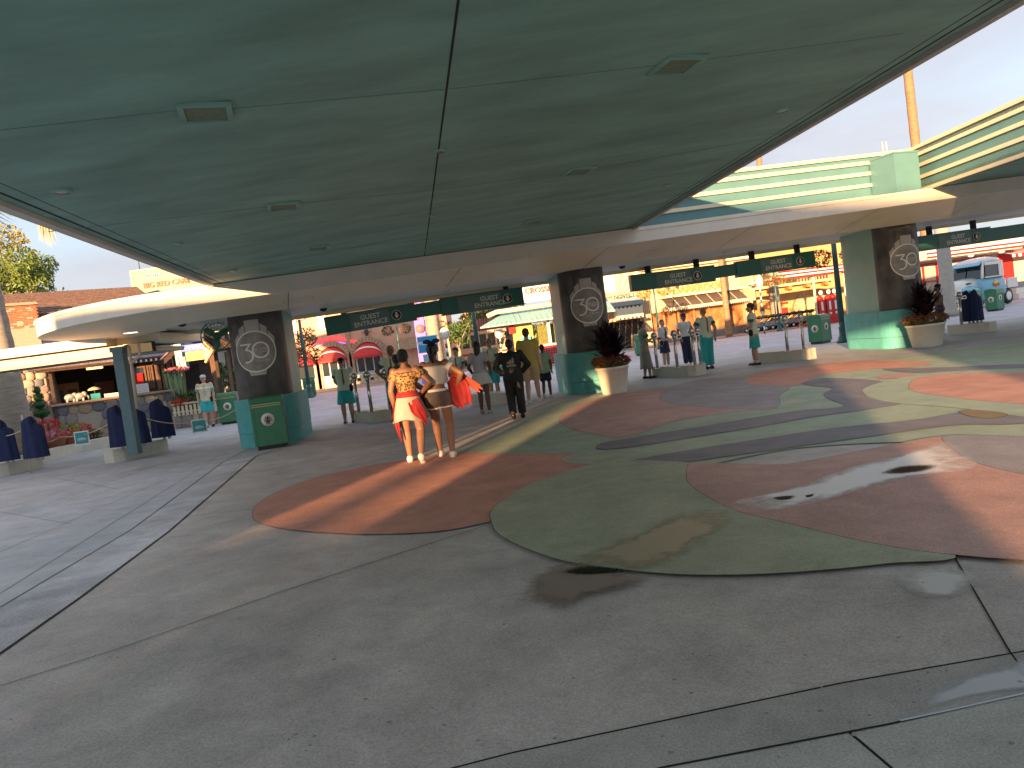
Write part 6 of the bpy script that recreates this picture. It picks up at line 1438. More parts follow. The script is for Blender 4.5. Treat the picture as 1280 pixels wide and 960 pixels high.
def remesh(name, mb, m, parent, vox=.011, smooth=3):
    me0 = mb.mesh('tmp', m); o = bpy.data.objects.new('tmp', me0); COL.objects.link(o)
    r = o.modifiers.new('r', 'REMESH'); r.mode = 'VOXEL'; r.voxel_size = vox; r.use_smooth_shade = True
    s = o.modifiers.new('s', 'SMOOTH'); s.iterations = smooth; s.factor = .5
    dg = bpy.context.evaluated_depsgraph_get(); dg.update()
    me = bpy.data.meshes.new_from_object(o.evaluated_get(dg)); me.name = name
    bpy.data.objects.remove(o); bpy.data.meshes.remove(me0)
    me.materials.clear(); me.materials.append(m)
    me.polygons.foreach_set('use_smooth', [True]*len(me.polygons))
    return link(name, me, parent)
SK_DARK = mat('skin_deep', (.13, .06, .038), .5, var=.06); SK_MID = mat('skin_brown', (.25, .125, .075), .5, var=.06); SK_FAIR = mat('skin_fair', (.52, .30, .21), .5, var=.06)
H_BLK = mat('hair_black', (.012, .010, .010), .45, var=.3, scale=60, stretch=(1, 1, .1)); H_BRN = mat('hair_brown', (.07, .035, .018), .5, var=.3, scale=60, stretch=(1, 1, .1)); H_BLD = mat('hair_blond', (.36, .20, .07), .5, var=.25, scale=60, stretch=(1, 1, .1)); H_GRY = mat('hair_grey', (.30, .25, .20), .5, var=.25)
C_UNI = mat('uniform_pale_green', (.68, .72, .58), .75, var=.08, scale=8); C_UTEAL = mat('uniform_teal', (.03, .40, .40), .75, var=.12, scale=6); C_UDK = mat('uniform_dark_green', (.03, .12, .10), .75, var=.1)
C_WHT = mat('white_cloth', (.62, .60, .57), .8, var=.06, scale=10); C_NVY = mat('navy_cloth', (.018, .024, .06), .8, var=.15); C_BLK = mat('black_cloth', (.008, .008, .009), .7, var=.2)
C_SHOE = mat('white_shoe', (.75, .70, .62), .5, var=.05); C_SHOEB = mat('black_shoe', (.012, .011, .011), .4, var=0)
def ik(h, f, l1, l2, pole):
    h, f = Vector(h), Vector(f); d = f-h; L_ = min(d.length, (l1+l2)*.999); d.normalize(); f = h+d*L_
    a = (l1*l1-l2*l2+L_*L_)/(2*L_); hh = math.sqrt(max(0, l1*l1-a*a)); p = Vector(pole); p = (p-d*p.dot(d)).normalized()
    return h+d*a+p*hh, f
def person(lab, px, py, H, face, pose, out, skin=SK_MID, hair=('short', H_BLK), vox=.012, loc=None, head_turn=0, lean=0, build=1.0, female=False):
    """face: bearing the body faces, degrees clockwise from +Y. pose: dict(lf, rf feet (x,y,z); lh, rh hands (x,y,z)) in fractions of H; local x right, y forward"""
    g_ = G(px, py) if loc is None else Vector(loc)
    t = thing('person', lab, 'person', (g_.x, g_.y, g_.z), -radians(face))
    b = build; S = lambda v: Vector((v[0]*H, v[1]*H, v[2]*H))
    ln = lean
    hipz = .525+pose.get('drop', 0); hw = .052*b
    hipL, hipR = Vector((-hw, 0, hipz)), Vector((hw, 0, hipz))
    lf, rf = Vector(pose.get('lf', (-.06, .02, .04))), Vector(pose.get('rf', (.06, -.02, .04)))
    kL, aL = ik(hipL, lf, .245, .245, (-.05, 1, 0)); kR, aR = ik(hipR, rf, .245, .245, (.05, 1, 0))
    shz = .81; shw = (.094 if female else .106)*b; sy = ln
    shL, shR = Vector((-shw, sy, shz)), Vector((shw, sy, shz))
    lh, rh = Vector(pose.get('lh', (-.15, .03, .47))), Vector(pose.get('rh', (.15, .03, .47)))
    pl_, pr_ = pose.get('lp', (-.4, -1, 0)), pose.get('rp', (.4, -1, 0))
    eL, wL = ik(shL, lh, .172, .155, pl_); eR, wR = ik(shR, rh, .172, .155, pr_)
    R = lambda r_: r_*H*b
    mb = MB()
    # torso
    wr = (.064 if female else .078); hr = (.092 if female else .088)
    TS = [(0, 0, .455, .05, .045), (0, 0, .49, hr*.95, .062), (0, -.004, .53, hr, .066), (0, ln*.2, .57, (hr+wr)/2, .058), (0, ln*.4, .62, wr, .050), (0, ln*.6, .68, wr*1.12, .054), (0, ln*.8, .74, .083 if female else .095, .060), (0, ln, .79, .098 if not female else .086, .055), (0, ln, .82, .08, .045), (0, ln, .84, .035, .032)]
    loftz(mb, [(x*H, y*H, z*H, rx*H*b, ry*H*b) for x, y, z, rx, ry in TS])
    if female:
        for s_ in (-1, 1): mb.ball(S((s_*.038, ln*.9+.045, .735)), H*.032)
    for s_ in (-1, 1): mb.ball(S((s_*.042, -.035, .505)), (H*.048, H*.040, H*.054))
    # neck and head
    hc = Vector((0, ln+.012+pose.get('hy', 0), .925))
    capsule(mb, S((0, ln-.004, .82)), S((0, ln+.004, .885)), H*.030, H*.029)
    HM = Matrix.Translation(S(hc)) @ Matrix.Rotation(-radians(head_turn), 4, 'Z') @ Matrix.Rotation(-radians(pose.get('nod', 0)), 4, 'X')
    q = H
    hb_ = MB(); hb_.ball((0, -.008*q, .012*q), (.044*q, .055*q, .055*q), seg=18, rings=12); hb_.ball((0, .018*q, -.018*q), (.036*q, .038*q, .045*q), seg=16, rings=10); capsule(hb_, (0, .028*q, -.046*q), (0, .030*q, -.048*q), .019*q, .017*q)
    capsule(hb_, (0, .050*q, .008*q), (0, .062*q, -.014*q), .006*q, .009*q, 8)
    for s_ in (-1, 1): hb_.ball((s_*.045*q, -.002*q, -.003*q), (.007*q, .012*q, .018*q), seg=8, rings=6); hb_.ball((s_*.017*q, .044*q, .014*q), (.014*q, .008*q, .005*q), seg=8, rings=5)
    capsule(hb_, (-.012*q, .050*q, -.027*q), (.012*q, .050*q, -.027*q), .006*q, .006*q, 8)
    xf(hb_, HM); mb.add(hb_.v, hb_.f)
    # legs
    for hp, k_, a_ in ((hipL, kL, aL), (hipR, kR, aR)):
        capsule(mb, S(hp), S(k_), R(.054), R(.035)); capsule(mb, S(k_), S(k_.lerp(a_, .3)), R(.034), R(.036)); capsule(mb, S(k_.lerp(a_, .3)), S(a_), R(.036), R(.021))
        d_ = Vector((0, 1, 0)); lift = a_.z > .055
        dn = Vector((0, .08, -.028)) if not lift else Vector((0, .045, -.065))
        capsule(mb, S(a_-Vector((0, .012, .012))), S(a_+dn), R(.024), R(.016))
    # arms and hands
    for s_, sh_, e_, w_ in ((-1, shL, eL, wL), (1, shR, eR, wR)):
        mb.ball(S(sh_), R(.034)); capsule(mb, S(sh_), S(e_), R(.032), R(.024)); capsule(mb, S(e_), S(e_.lerp(w_, .3)), R(.025), R(.026)); capsule(mb, S(e_.lerp(w_, .3)), S(w_), R(.026), R(.016))
        d_ = (w_-e_).normalized(); side = d_.cross(Vector((0, 1, 0)) if abs(d_.y) < .8 else Vector((0, 0, 1))).normalized(); nrm_ = side.cross(d_)
        spread = nrm_
        palm_ = w_+d_*.024; capsule(mb, S(w_), S(palm_+d_*.012), H*.014, H*.019, 10)
        for k in range(4):
            o_ = spread*(-.0165+.011*k); st_ = palm_+d_*.016+o_; L_ = (.034, .042, .038, .030)[k]; md = st_+d_*L_*.5+side*.002*s_; en = md+(d_*.8-side*.5*s_*-1).normalized()*L_*.5
            capsule(mb, S(st_), S(md), H*.0062, H*.0058, 8); capsule(mb, S(md), S(en), H*.0058, H*.005, 8)
        th = w_+d_*.012-spread*.014; capsule(mb, S(th), S(th-spread*.018+d_*.024), H*.0075, H*.006, 8)
    bod = remesh('body', mb, skin, t, vox, 2)
    # face details
    if out.get('face', True):
        ey = MB()
        for s_ in (-1, 1): ey.ball((s_*.017*q, .0505*q, .004*q), (.0075*q, .004*q, .0042*q), seg=8, rings=5)
        obj('eyes', xf(ey, HM), mat('eye_dark', (.02, .012, .01), .2, var=0), t)
        mo = MB(); mo.ball((0, .0555*q, -.0275*q), (.0125*q, .003*q, .0035*q), seg=8, rings=5); obj('mouth', xf(mo, HM), mat('lips', (.25, .07, .06), .5, var=0), t)
        br = MB()
        for s_ in (-1, 1): br.box((s_*.018*q, .0515*q, .018*q), (.018*q, .004*q, .003*q))
        obj('eyebrows', xf(br, HM), hair[1], t)
    if out.get('glasses'):
        gl_ = MB(); 
        for s_ in (-1, 1): gl_.ball((s_*.018*q, .055*q, .005*q), (.016*q, .004*q, .011*q), seg=10, rings=6); gl_.box((s_*.044*q, .02*q, .008*q), (.003*q, .07*q, .004*q))
        gl_.box((0, .057*q, .009*q), (.02*q, .004*q, .004*q)); obj('sunglasses', xf(gl_, HM), M_black, t)
    # hair
    if hair[0]:
        hm = MB(); kd = hair[0]
        hm.ball((0, -.014*q, .024*q), (.049*q, .055*q, .050*q), seg=16, rings=10); hm.ball((0, -.035*q, -.002*q), (.044*q, .032*q, .045*q), seg=14, rings=8)
        if kd == 'bun': hm.ball((0, -.055*q, .05*q), (.026*q, .026*q, .024*q), seg=12, rings=8)
        if kd == 'pony': capsule(hm, (0, -.065*q, .02*q), (0, -.085*q, -.03*q), .020*q, .024*q); capsule(hm, (0, -.085*q, -.03*q), (.0, -.07*q, -.10*q), .024*q, .008*q)
        if kd == 'long': capsule(hm, (0, -.04*q, .0), (0, -.055*q, -.09*q), .046*q, .040*q, sx=1.0); capsule(hm, (0, -.055*q, -.09*q), (.0, -.065*q, -.17*q), .040*q, .014*q)
        if kd == 'curly':
            rr = random.Random(3)
            for k in range(46):
                a_ = rr.uniform(0, 2*pi); e2 = rr.uniform(-.15, 1.4); v = Vector((cos(a_)*cos(e2), sin(a_)*cos(e2), sin(e2)))
                if v.y > .35 and v.z < .45: continue
                hm.ball((v.x*.054*q, v.y*.056*q-.012*q, v.z*.054*q+.022*q), .017*q, seg=8, rings=5)
        hb2 = remesh('hair', xf(hm, HM), hair[1], t, vox*.9, 1)
    if out.get('cap'):
        cm = MB(); cm.smooth = True; cm.lathe([(.053*q, .030*q), (.054*q, .05*q), (.045*q, .072*q), (.02*q, .083*q), (.001, .085*q)], 18, M=Matrix.Translation((0, -.010*q, 0)), sy=1.12, caps=False); cm.smooth = False; cm.box((0, .068*q, .033*q), (.07*q, .05*q, .006*q)); obj('cap', xf(cm, HM), out['cap'], t)
    if out.get('paper_hat'):
        cm = MB(); cm.lathe([(.045*q, .045*q), (.04*q, .085*q), (.001, .087*q)], 14, sy=1.2); obj('paper_hat', xf(cm, HM), C_WHT, t)
    if out.get('bow'):
        cm = MB(); cm.smooth = True
        for s_ in (-1, 1): cm.ball((s_*.040*q, .0, .083*q), (.036*q, .012*q, .020*q), M=Matrix.Rotation(0, 4, 'Z'), seg=12, rings=8)
        cm.ball((0, 0, .078*q), (.010*q, .012*q, .010*q)); cm.tube([(.052*q*cos(a), 0, .012*q+.056*q*sin(a)) for a in [pi*k/14 for k in range(15)]], .004*q, 6); obj('bow_headband', xf(cm, HM), out['bow'], t)
    g1 = .012*H
    def torso_cloth(name, z0, z1, m, extra=.011, hemr=1.0, vox_=None, off=False):
        cm = MB(); sec = []
        N = 11
        for i in range(N):
            z = z0+(z1-z0)*i/(N-1)
            j = max(k for k in range(len(TS)) if TS[k][2] <= z or k == 0); j = min(j, len(TS)-2)
            A_, B_ = TS[j], TS[j+1]; f = max(0, min(1, (z-A_[2])/(B_[2]-A_[2]))); c_ = [A_[k]+(B_[k]-A_[k])*f for k in range(5)]
            fl = 1+(hemr-1)*max(0, 1-i/4)
            sec.append((c_[0]*H, c_[1]*H, z*H, (c_[3]*b+extra)*H*fl, (c_[4]*b+extra+.004)*H*fl))
        loftz(cm, sec)
        if female: 
            for s_ in (-1, 1): cm.ball(S((s_*.038, ln*.9+.045, .735)), H*.042)
        return cm
    sl = out.get('sleeve', .55)
    if out.get('top'):
        zt_ = out.get('top_z1', .835); z0_ = out.get('top_z0', .50)
        cm = torso_cloth('top', z0_, zt_, out['top'], out.get('loose', .014), out.get('hem', 1.08))
        if sl > 0:
            for sh_, e_, w_ in ((shL, eL, wL), (shR, eR, wR)):
                if not out.get('off_shoulder'): cm.ball(S(sh_+Vector((0, 0, -.002))), R(.037))
                if sl <= 1: st_ = sh_ if not out.get('off_shoulder') else sh_.lerp(e_, .18); capsule(cm, S(st_), S(sh_.lerp(e_, sl)), R(.039), R(.041 if sl < .7 else .036), flat1=True, flat0=bool(out.get('off_shoulder')))
                else: capsule(cm, S(sh_), S(e_), R(.040), R(.034)); capsule(cm, S(e_), S(e_.lerp(w_, sl-1)), R(.036), R(.028), flat1=True)
        if out.get('off_shoulder'):
            cm.ball(S((0, ln, .775)), (R(.125), R(.07), R(.03)), seg=18)
        if out.get('collar'): capsule(cm, S((0, ln, .832)), S((0, ln, .852)), R(.036), R(.034), flat1=True)
        remesh('shirt', cm, out['top'], t, vox, 2)
    if out.get('cuff'):
        for sh_, e_ in ((shL, eL), (shR, eR)):
            cf = MB(); capsule(cf, S(sh_.lerp(e_, sl-.26)), S(sh_.lerp(e_, sl+.01)), R(.0432), R(.0438), 16, True, True); obj('cuff', cf, out['cuff'], t)
    if out.get('bottom'):
        kd, m_, f_ = out['bottom']; cm = MB()
        if kd == 'shorts':
            loftz(cm, [(0, 0, .46*H, R(.085), R(.07)), (0, 0, .50*H, R(.103), R(.078)), (0, 0, .54*H, R(.098), R(.074)), (0, 0, .585*H, R(.083), R(.062))])
            for s_ in (-1, 1): cm.ball(S((s_*.040, -.030, .507)), R(.055))
            for hp, k_, a_ in ((hipL, kL, aL), (hipR, kR, aR)):
                wide = out.get('wide', 1.0)
                if f_ <= 1: capsule(cm, S(hp), S(hp.lerp(k_, f_)), R(.064), R(.060*wide if f_ < .6 else .055*wide), flat1=True)
                else: capsule(cm, S(hp), S(k_), R(.064), R(.050*wide)); capsule(cm, S(k_), S(k_.lerp(a_, f_-1)), R(.050*wide), R(.044*wide), flat1=True)
            remesh('trousers' if f_ > 1.2 else 'shorts', cm, m_, t, vox, 2)
        else:    # skirt: f_ = hem height fraction; flare
            z1 = .60; fl = out.get('flare', .15); N = 44; rows = 12; vs = []; fs = []; rr = random.Random(int(px)); ph = rr.uniform(0, 6)
            mid = Vector(((kL.x+kR.x)/2, (kL.y+kR.y)/2, 0))
            for i in range(rows+1):
                f = i/rows; z = z1+(f_-z1)*f
                for k in range(N):
                    a_ = 2*pi*k/N; base = (.080+(fl-.080)*f**.8); rx = base*b*(1+.05*f*sin(a_*9+ph)+.03*f*sin(a_*4+ph)); hz_ = out.get('hem_slant', 0)*f*sin(a_)*0
                    x_ = rx*cos(a_)*1.05; y_ = rx*.80*sin(a_)-.008+mid.y*.6*f
                    vs.append(S((x_, y_, z+f*(out.get('slant', 0)*cos(a_)+.012*sin(a_*3+ph)))))
            for i in range(rows):
                for k in range(N): p_ = i*N+k; q_ = i*N+(k+1) % N; fs.append((p_, q_, q_+N, p_+N))
            cm.smooth = True; cm.add(vs, fs); vs2 = [Vector((v.x*.97, v.y*.97, v.z)) for v in vs]; cm.add(vs2, [f[::-1] for f in fs])
            bn = len(vs); cm.f += [[rows*N+k, rows*N+(k+1) % N, bn+rows*N+(k+1) % N, bn+rows*N+k] for k in range(N)]; cm.mi += [0]*N; cm.sm += [True]*N
            obj('skirt', cm, m_, t)
        if out.get('belt'):
            bl = MB(); loftz(bl, [(0, 0, .578*H, R(.0865), R(.0665)), (0, 0, .600*H, R(.084), R(.0645))]); obj('belt', bl, out['belt'], t)
    if out.get('trim'):
        for hp, k_ in ((hipL, kL), (hipR, kR)):
            cf = MB(); f_ = out['bottom'][2]; capsule(cf, S(hp.lerp(k_, f_-.03)), S(hp.lerp(k_, f_+.02)), R(.0625), R(.0625), 18, True, True); obj('hem_trim', cf, out['trim'], t)
        bl = MB(); loftz(bl, [(0, 0, .575*H, R(.087), R(.067)), (0, 0, .596*H, R(.084), R(.064))]); obj('waistband', bl, out['trim'], t)
    # shoes
    for k_, a_ in ((kL, aL), (kR, aR)):
        sm = MB(); lift = a_.z > .055; dn = Vector((0, .078, -.026)) if not lift else Vector((0, .040, -.068)); st_ = a_-Vector((0, .018, .018 if not lift else .008))
        capsule(sm, S(st_), S(a_+dn), R(.028), R(.022)); capsule(sm, S(a_+Vector((0, 0, .004))), S(a_-Vector((0, .004, .012))), R(.027), R(.028), flat0=True)
        capsule(sm, S(st_-Vector((0, 0, .012))), S(a_+dn-Vector((0, -.005, .002))), R(.024), R(.023)); so = remesh('shoe', sm, out.get('shoes', C_SHOE), t, vox*.8, 2)
        # keep soles at the ground
        if out.get('socks'): sk = MB(); capsule(sk, S(a_+Vector((0, 0, -.005))), S(a_.lerp(k_, .17)), R(.026), R(.027), 12, False, True); obj('sock', sk, out['socks'], t)
    if out.get('tie'):
        tm = MB(); yb = -1 if out.get('tie_back') else 1
        for z_, w_ in ((.83, .008), (.78, .012), (.70, .014), (.62, .016), (.585, .004)):
            jj = min(range(len(TS)), key=lambda k: abs(TS[k][2]-z_)); yy = TS[jj][1]+yb*(TS[jj][4]*b+.020+(.012 if female and .7 < z_ < .78 and yb > 0 else 0)); tm.v += [S((-w_, yy, z_)), S((w_, yy, z_)), S((w_, yy+yb*.004, z_)), S((-w_, yy+yb*.004, z_))]
        for i in range(4): 
            for k in range(4): tm.f.append([i*4+k, i*4+(k+1) % 4, (i+1)*4+(k+1) % 4, (i+1)*4+k]); tm.mi.append(0); tm.sm.append(False)
        obj('tie' if yb > 0 else 'back_stripe', tm, out['tie'], t)
    if out.get('pouch'):
        s_ = out['pouch']; pm = MB(); pm.smooth = True; pm.ball(S((s_*.095, .03, .53)), (R(.035), R(.04), R(.055)), seg=12, rings=8); obj('pouch', pm, C_BLK, t)
    if out.get('phone'):
        w_ = wL if out['phone'] < 0 else wR; pm = MB(); pm.box(S(w_+Vector((0, .03, .03))), (.07, .012, .12)); ph_ = obj('handset', pm, M_black, t)
    t['_H'] = H
    return t, dict(S=S, eL=eL, eR=eR, wL=wL, wR=wR, shL=shL, shR=shR, HM=HM, kL=kL, kR=kR, aL=aL, aR=aR)
C_LEO = None
def leopard():
    m = bpy.data.materials.new('leopard_print'); m.use_nodes = True; n = m.node_tree; b = n.nodes['Principled BSDF']; L = n.links.new
    t = n.nodes.new('ShaderNodeTexCoord'); v = n.nodes.new('ShaderNodeTexVoronoi'); v.inputs['Scale'].default_value = 30
    L(t.outputs['Object'], v.inputs['Vector']); r = n.nodes.new('ShaderNodeValToRGB'); e = r.color_ramp.elements
    e[0].position = .0; e[0].color = (.25, .10, .02, 1); e[1].position = .62; e[1].color = (.32, .19, .065, 1)
    for p_, c_ in ((.22, (.20, .08, .02, 1)), (.30, (.015, .01, .008, 1)), (.44, (.015, .01, .008, 1)), (.52, (.28, .16, .055, 1))): x = e.new(p_); x.color = c_
    L(v.outputs['Distance'], r.inputs['Fac']); L(r.outputs['Color'], b.inputs['Base Color']); b.inputs['Roughness'].default_value = .8; return m
C_RED = mat('red_cloth', (.27, .012, .014), .75, var=.15, scale=9); C_ORG = mat('orange_red_cloth', (.32, .045, .018), .75, var=.12)
C_GREY = mat('mauve_grey_cloth', (.44, .41, .43), .8, var=.06); C_CHAR = mat('charcoal_cloth', (.11, .085, .08), .8, var=.06); C_CREAM = mat('cream_cloth', (.30, .28, .245), .8, var=.1, scale=14)
def drape(name, P, wd, m, parent, seed=1, rows=10, fold=.35):
    """hanging cloth: ribbon of folds along P (list of points), width wd(list)"""
    rr = random.Random(seed); mb = MB(); mb.smooth = True; N = len(P); K = 26; vs = []; fs = []; ph = rr.uniform(0, 6)
    P0_ = [Vector(p) for p in P]; P = []; W0 = wd; wd = []
    for i in range(len(P0_)-1):
        for k in range(4): P.append(P0_[i].lerp(P0_[i+1], k/4)); wd.append(W0[i]+(W0[i+1]-W0[i])*k/4)
    P.append(P0_[-1]); wd.append(W0[-1]); N = len(P)
    for i, p in enumerate(P):
        p = Vector(p); nx = Vector(P[min(i+1, N-1)])-Vector(P[max(i-1, 0)]); nx.normalize(); sd_ = nx.cross(Vector((0, 1, 0)) if abs(nx.y) < .8 else Vector((1, 0, 0))).normalized(); nn = nx.cross(sd_)
        for k in range(K+1): u = (k/K-.5); vs.append(p+sd_*u*wd[i]*(.90+.06*sin(i*.9+ph))+nn*(sin(u*13+ph+i*.25)*.6+sin(u*7-i*.3)*.5)*(.010+wd[i]*fold*.16)+nx*(.03*sin(u*13+ph) if i == N-1 else 0))
    for i in range(N-1):
        for k in range(K): a = i*(K+1)+k; fs.append((a, a+1, a+K+2, a+K+1))
    mb.add(vs, fs); n0 = len(vs); mb.add([v+Vector((0, .012, 0)) for v in vs], [f[::-1] for f in fs]); return obj(name, mb, m, parent)
# --- 1 leopard top
t, J = person('woman in leopard off-shoulder top and pale skirt, red jacket tied at her waist', 521, 578, 1.66, 5,
    dict(lf=(-.075, .10, .035), rf=(.075, -.115, .075), lh=(-.135, .02, .50), rh=(.115, .075, .60), rp=(1, -.6, 0), hy=.0),
    dict(top=leopard(), top_z0=.62, top_z1=.79, off_shoulder=True, sleeve=.5, loose=.012, hem=1.0, bottom=('skirt', C_CREAM, .375), flare=.145, slant=.0, shoes=C_SHOE), SK_MID, ('bun', H_BLK), .0095, female=True, lean=.01, build=1.05)
H = 1.66; bl = MB(); loftz(bl, [(0, -.006*H, .580*H, .108*H, .090*H), (0, -.004*H, .60*H, .100*H, .084*H), (0, 0, .628*H, .088*H, .072*H)]); obj('tied_jacket', bl, C_RED, t)
drape('jacket_tail', [(.06*H, -.09*H, .55*H), (.09*H, -.11*H, .48*H), (.12*H, -.10*H, .42*H), (.15*H, -.09*H, .34*H)], [.16, .22, .16, .05], C_RED, t, 3); drape('jacket_tail', [(-.09*H, -.03*H, .55*H), (-.12*H, -.05*H, .42*H), (-.11*H, -.06*H, .32*H), (-.10*H, -.06*H, .22*H)], [.10, .10, .06, .02], C_RED, t, 4)
# --- 2 white crop, shorts, bow
t, J = person('woman in white crop top, dark shorts and blue bow carrying a red jacket', 558, 571, 1.70, 6,
    dict(lf=(-.065, .085, .035), rf=(.07, -.06, .045), lh=(-.10, .06, .58), rh=(.17, .06, .60), lp=(-1, -.5, 0), rp=(1, -.7, 0)),
    dict(top=C_WHT, top_z0=.635, top_z1=.795, off_shoulder=True, sleeve=.42, loose=.018, hem=.95, bottom=('shorts', C_CHAR, .36), trim=C_SHOE, shoes=C_SHOE, bow=mat('bow_blue', (.01, .02, .13), .6)), SK_MID, ('pony', H_BLK), .0095, female=True, build=1.04)
H = 1.70; drape('carried_jacket', [(.11*H, .05*H, .66*H), (.16*H, .03*H, .60*H), (.19*H, .02*H, .50*H), (.22*H, .03*H, .42*H)], [.14, .34, .42, .22], C_RED, t, 5); drape('carried_sleeve', [(.10*H, .06*H, .70*H), (.20*H, .06*H, .69*H), (.30*H, .05*H, .60*H), (.36*H, .05*H, .54*H)], [.07, .10, .13, .12], C_ORG, t, 6, fold=.1); drape('carried_jacket', [(-.08*H, .05*H, .62*H), (-.13*H, .02*H, .55*H), (-.14*H, .0, .48*H), (-.12*H, .0, .40*H)], [.10, .22, .24, .10], C_RED, t, 7)
# --- 3 strapless woman ahead
person('woman in a strapless grey top just beyond the leopard top woman', 507, 538, 1.62, 8, dict(lf=(-.05, .03, .035), rf=(.05, -.03, .035), lh=(-.13, .05, .50), rh=(.14, .06, .55)), dict(top=C_GREY, top_z0=.60, top_z1=.745, sleeve=0, bottom=('shorts', C_CHAR, .4)), SK_DARK, ('bun', H_BLK), .013, female=True)
# --- staff
UNI = dict(top=C_UNI, cuff=C_UDK, collar=True, belt=C_BLK, tie=mat('ochre_tie', (.22, .17, .04), .7), shoes=C_SHOEB, sleeve=.62)
person('tall worker facing us with hands on hips behind the two nearest women', 500, 526, 1.86, 185, dict(lf=(-.07, 0, .035), rf=(.07, .01, .035), lh=(-.12, .04, .575), rh=(.12, .04, .575), lp=(-1, -.25, 0), rp=(1, -.25, 0)), dict(UNI, bottom=('shorts', C_UTEAL, 1.0), wide=1.1), SK_MID, ('short', H_GRY), .013)
person('worker in dark visor and culottes facing us beside the left ball posts', 437, 528, 1.72, 172, dict(lf=(-.06, 0, .035), rf=(.06, .0, .035), lh=(-.05, -.10, .53), rh=(.05, -.10, .53), lp=(-1, -.2, 0), rp=(1, -.2, 0)), dict(UNI, bottom=('skirt', C_UTEAL, .30), flare=.12, glasses=True, cap=C_BLK, pouch=-1), SK_FAIR, ('short', H_BRN), .013, build=1.12)
person('curly haired worker in teal trousers facing us left of the woman in the white skirt', 578, 505, 1.60, 190, dict(lf=(-.06, 0, .035), rf=(.06, .02, .035), lh=(-.06, .12, .60), rh=(.10, .10, .55)), dict(UNI, bottom=('shorts', C_UTEAL, 1.85), wide=1.05, pouch=1), SK_FAIR, ('curly', H_BRN), .013, female=True)
person('worker with sunglasses in teal shorts standing behind the woman in the white skirt', 621, 502, 1.74, 215, dict(lf=(-.06, 0, .035), rf=(.06, .02, .035), lh=(-.04, .13, .60), rh=(.06, .13, .59)), dict(UNI, bottom=('shorts', C_UTEAL, .95), glasses=True, shoes=C_SHOE), SK_FAIR, ('short', H_GRY), .013)
# --- 7 white skirt
person('woman with long dark hair walking away in grey tee and short white skirt', 607, 517, 1.68, 12, dict(lf=(-.05, .02, .05), rf=(.06, .0, .035), lh=(-.12, .07, .55), rh=(.13, .06, .56)), dict(top=C_GREY, top_z0=.56, sleeve=.7, loose=.018, bottom=('skirt', C_WHT, .40), flare=.15, shoes=mat('tan_sandal', (.45, .33, .22), .6)), SK_DARK, ('long', H_BLK), .011, female=True)
# --- 9 black tracksuit
t, J = person('man walking away in a black tracksuit with a pale three bar logo across the back', 648, 523, 1.62, 2, dict(lf=(-.055, -.05, .06), rf=(.06, .06, .035), lh=(-.11, .05, .56), rh=(.11, .05, .56), lp=(-1, -.5, 0), rp=(1, -.5, 0)), dict(top=C_BLK, top_z0=.47, sleeve=1.9, loose=.022, hem=1.02, collar=True, bottom=('shorts', C_BLK, 1.92), wide=1.0, shoes=C_SHOEB), SK_DARK, ('short', H_BLK), .010, build=1.12)
H = 1.62; yb = -(.060*1.12+.032)*H; lg = MB()
for i, (x0, x1, z1) in enumerate(((-.052, -.03, .715), (-.024, .0, .735), (.006, .032, .755))): lg.add([(x0*H, yb, .695*H), (x1*H+.01, yb, .695*H), ((x0+.03)*H, yb+.002, z1*H+.01), ((x0+.012)*H, yb+.002, z1*H+.02)], [(0, 1, 2, 3)])
M_lg = mat('logo_silver', (.30, .27, .22), .4, var=0); obj('back_logo', lg, M_lg, t); tm = text_mb('adidas', .075, .003, bold=.003); obj('lettering', xf(tm, face_M((0, yb-.004, .672*H))), M_lg, t)
# --- 10 yellow
person('tall man walking away in a yellow tee and tan shorts', 668, 503, 1.86, 10, dict(lf=(-.06, -.05, .045), rf=(.065, .08, .035), lh=(-.14, .05, .50), rh=(.15, .03, .48)), dict(top=mat('yellow_cloth', (.48, .38, .10), .8, var=.06), top_z0=.50, sleeve=.62, loose=.02, bottom=('shorts', mat('tan_cloth', (.50, .36, .20), .8), .95), shoes=C_SHOE), SK_FAIR, ('short', H_BRN), .011)
person('boy walking away in a mint tee and dark shorts', 685, 497, 1.40, 12, dict(lf=(-.055, -.07, .07), rf=(.055, .05, .035), lh=(-.12, .05, .52), rh=(.13, .02, .50)), dict(top=mat('mint_cloth', (.30, .52, .34), .8, var=.06), top_z0=.46, sleeve=.7, loose=.028, bottom=('shorts', C_NVY, .85), wide=1.15, shoes=C_SHOE), SK_DARK, ('short', H_BLK), .011, build=.95)
# --- right group
person('worker in a long grey dress holding a phone right of the middle pillar planter', 810, 473, 1.68, 80, dict(lf=(-.05, -.03, .035), rf=(.05, .03, .035), lh=(-.05, .14, .62), rh=(.04, .17, .68)), dict(top=mat('grey_green_cloth', (.26, .30, .26), .8), cuff=C_UDK, top_z0=.56, sleeve=.6, bottom=('skirt', mat('taupe_cloth', (.27, .24, .20), .8, var=.1), .17), flare=.13, shoes=C_SHOEB, phone=1), SK_FAIR, ('bun', H_BRN), .012, female=True)
person('woman in white blouse and navy skirt with a badge lanyard among the right workers', 834, 461, 1.66, 150, dict(lf=(-.045, 0, .035), rf=(.05, .0, .035), lh=(-.03, .12, .60), rh=(.03, .12, .59)), dict(top=C_WHT, top_z0=.56, sleeve=.8, bottom=('skirt', C_NVY, .33), flare=.11, shoes=C_SHOEB, tie=C_BLK, pouch=1), SK_FAIR, ('short', H_BRN), .013, female=True)
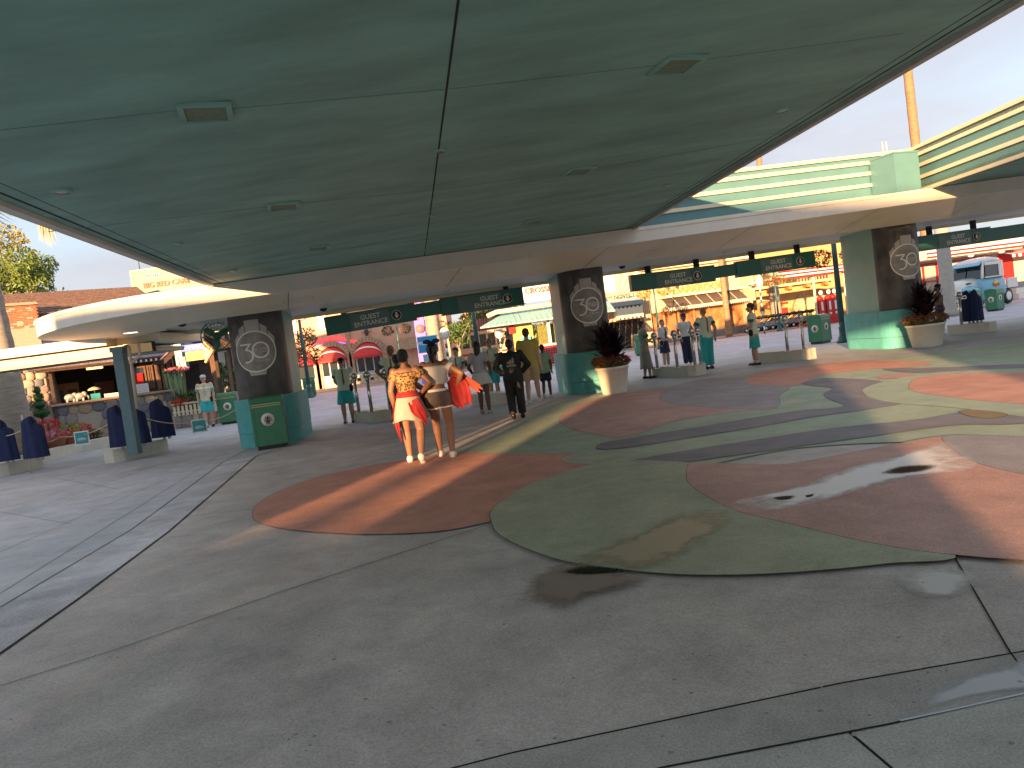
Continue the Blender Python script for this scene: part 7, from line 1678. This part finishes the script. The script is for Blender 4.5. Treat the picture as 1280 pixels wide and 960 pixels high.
person('guard in white shirt, navy trousers and dark cap facing us behind the ball posts', 861, 457, 1.76, 165, dict(lf=(-.05, 0, .035), rf=(.05, .0, .035), lh=(-.13, .08, .52), rh=(.13, .08, .52)), dict(top=C_WHT, top_z0=.56, sleeve=.6, collar=True, bottom=('shorts', C_NVY, 1.9), belt=C_BLK, shoes=C_SHOEB, cap=C_NVY, glasses=True), SK_MID, ('short', H_BLK), .013)
person('blond worker in teal trousers seen from behind holding a dark handset', 887, 461, 1.84, 340, dict(lf=(-.06, 0, .035), rf=(.06, .02, .035), lh=(-.14, .14, .66), rh=(.16, -.02, .50)), dict(UNI, tie_back=True, bottom=('shorts', C_UTEAL, 1.9), wide=1.12, phone=-1, pouch=-1), SK_FAIR, ('short', H_BLD), .012, build=1.08)
person('worker in teal culottes and white socks facing left beside the island near the right pillar', 946, 456, 1.76, 292, dict(lf=(-.05, -.03, .035), rf=(.05, .03, .035), lh=(-.05, .15, .60), rh=(.02, .16, .60)), dict(UNI, bottom=('skirt', C_UTEAL, .28), flare=.105, socks=C_WHT, pouch=-1, tie=None), SK_FAIR, ('curly', H_BRN), .012)
person('worker in white cap and turquoise shorts walking left of the left pillar', 263, 534, 1.80, 165, dict(lf=(-.05, -.08, .05), rf=(.05, .08, .035), lh=(-.14, .05, .50), rh=(.14, .0, .50)), dict(top=mat('uniform_sun_tinted', (.60, .56, .38), .75), cuff=C_UTEAL, collar=True, sleeve=.62, bottom=('shorts', mat('bright_turquoise_cloth', (.03, .42, .45), .75), .9), wide=1.1, shoes=C_SHOEB, socks=C_WHT, cap=C_WHT, pouch=-1, belt=C_BLK, tie=C_GREY), SK_FAIR, ('short', H_GRY), .013, build=1.05)  # yellow of the sun is painted into this shirt colour
person('woman in a brown top with a dark headband half hidden behind the right planter', 1182, 428, 1.62, 285, dict(lf=(-.05, 0, .035), rf=(.05, .0, .035), lh=(-.05, .14, .60), rh=(.06, .16, .62)), dict(top=mat('maroon_stripe_cloth', (.12, .03, .03), .8), top_z0=.5, top_z1=.78, sleeve=0, bottom=('shorts', C_NVY, 1.8), cap=C_BLK), SK_MID, ('bun', H_BLK), .013, female=True, loc=(*at(1176, 400, 24.5).xy, 0))
person('distant person in white with a paper hat left of the woman behind the right planter', 1160, 400, 1.62, 185, dict(lf=(-.05, 0, .035), rf=(.05, .0, .035)), dict(top=C_WHT, sleeve=.6, bottom=('shorts', C_WHT, 1.8), paper_hat=True), SK_FAIR, ('short', H_BRN), .02, loc=(*at(1160, 400, 36).xy, 0))
for o in COL.objects:
    if '_H' in o: del o['_H']
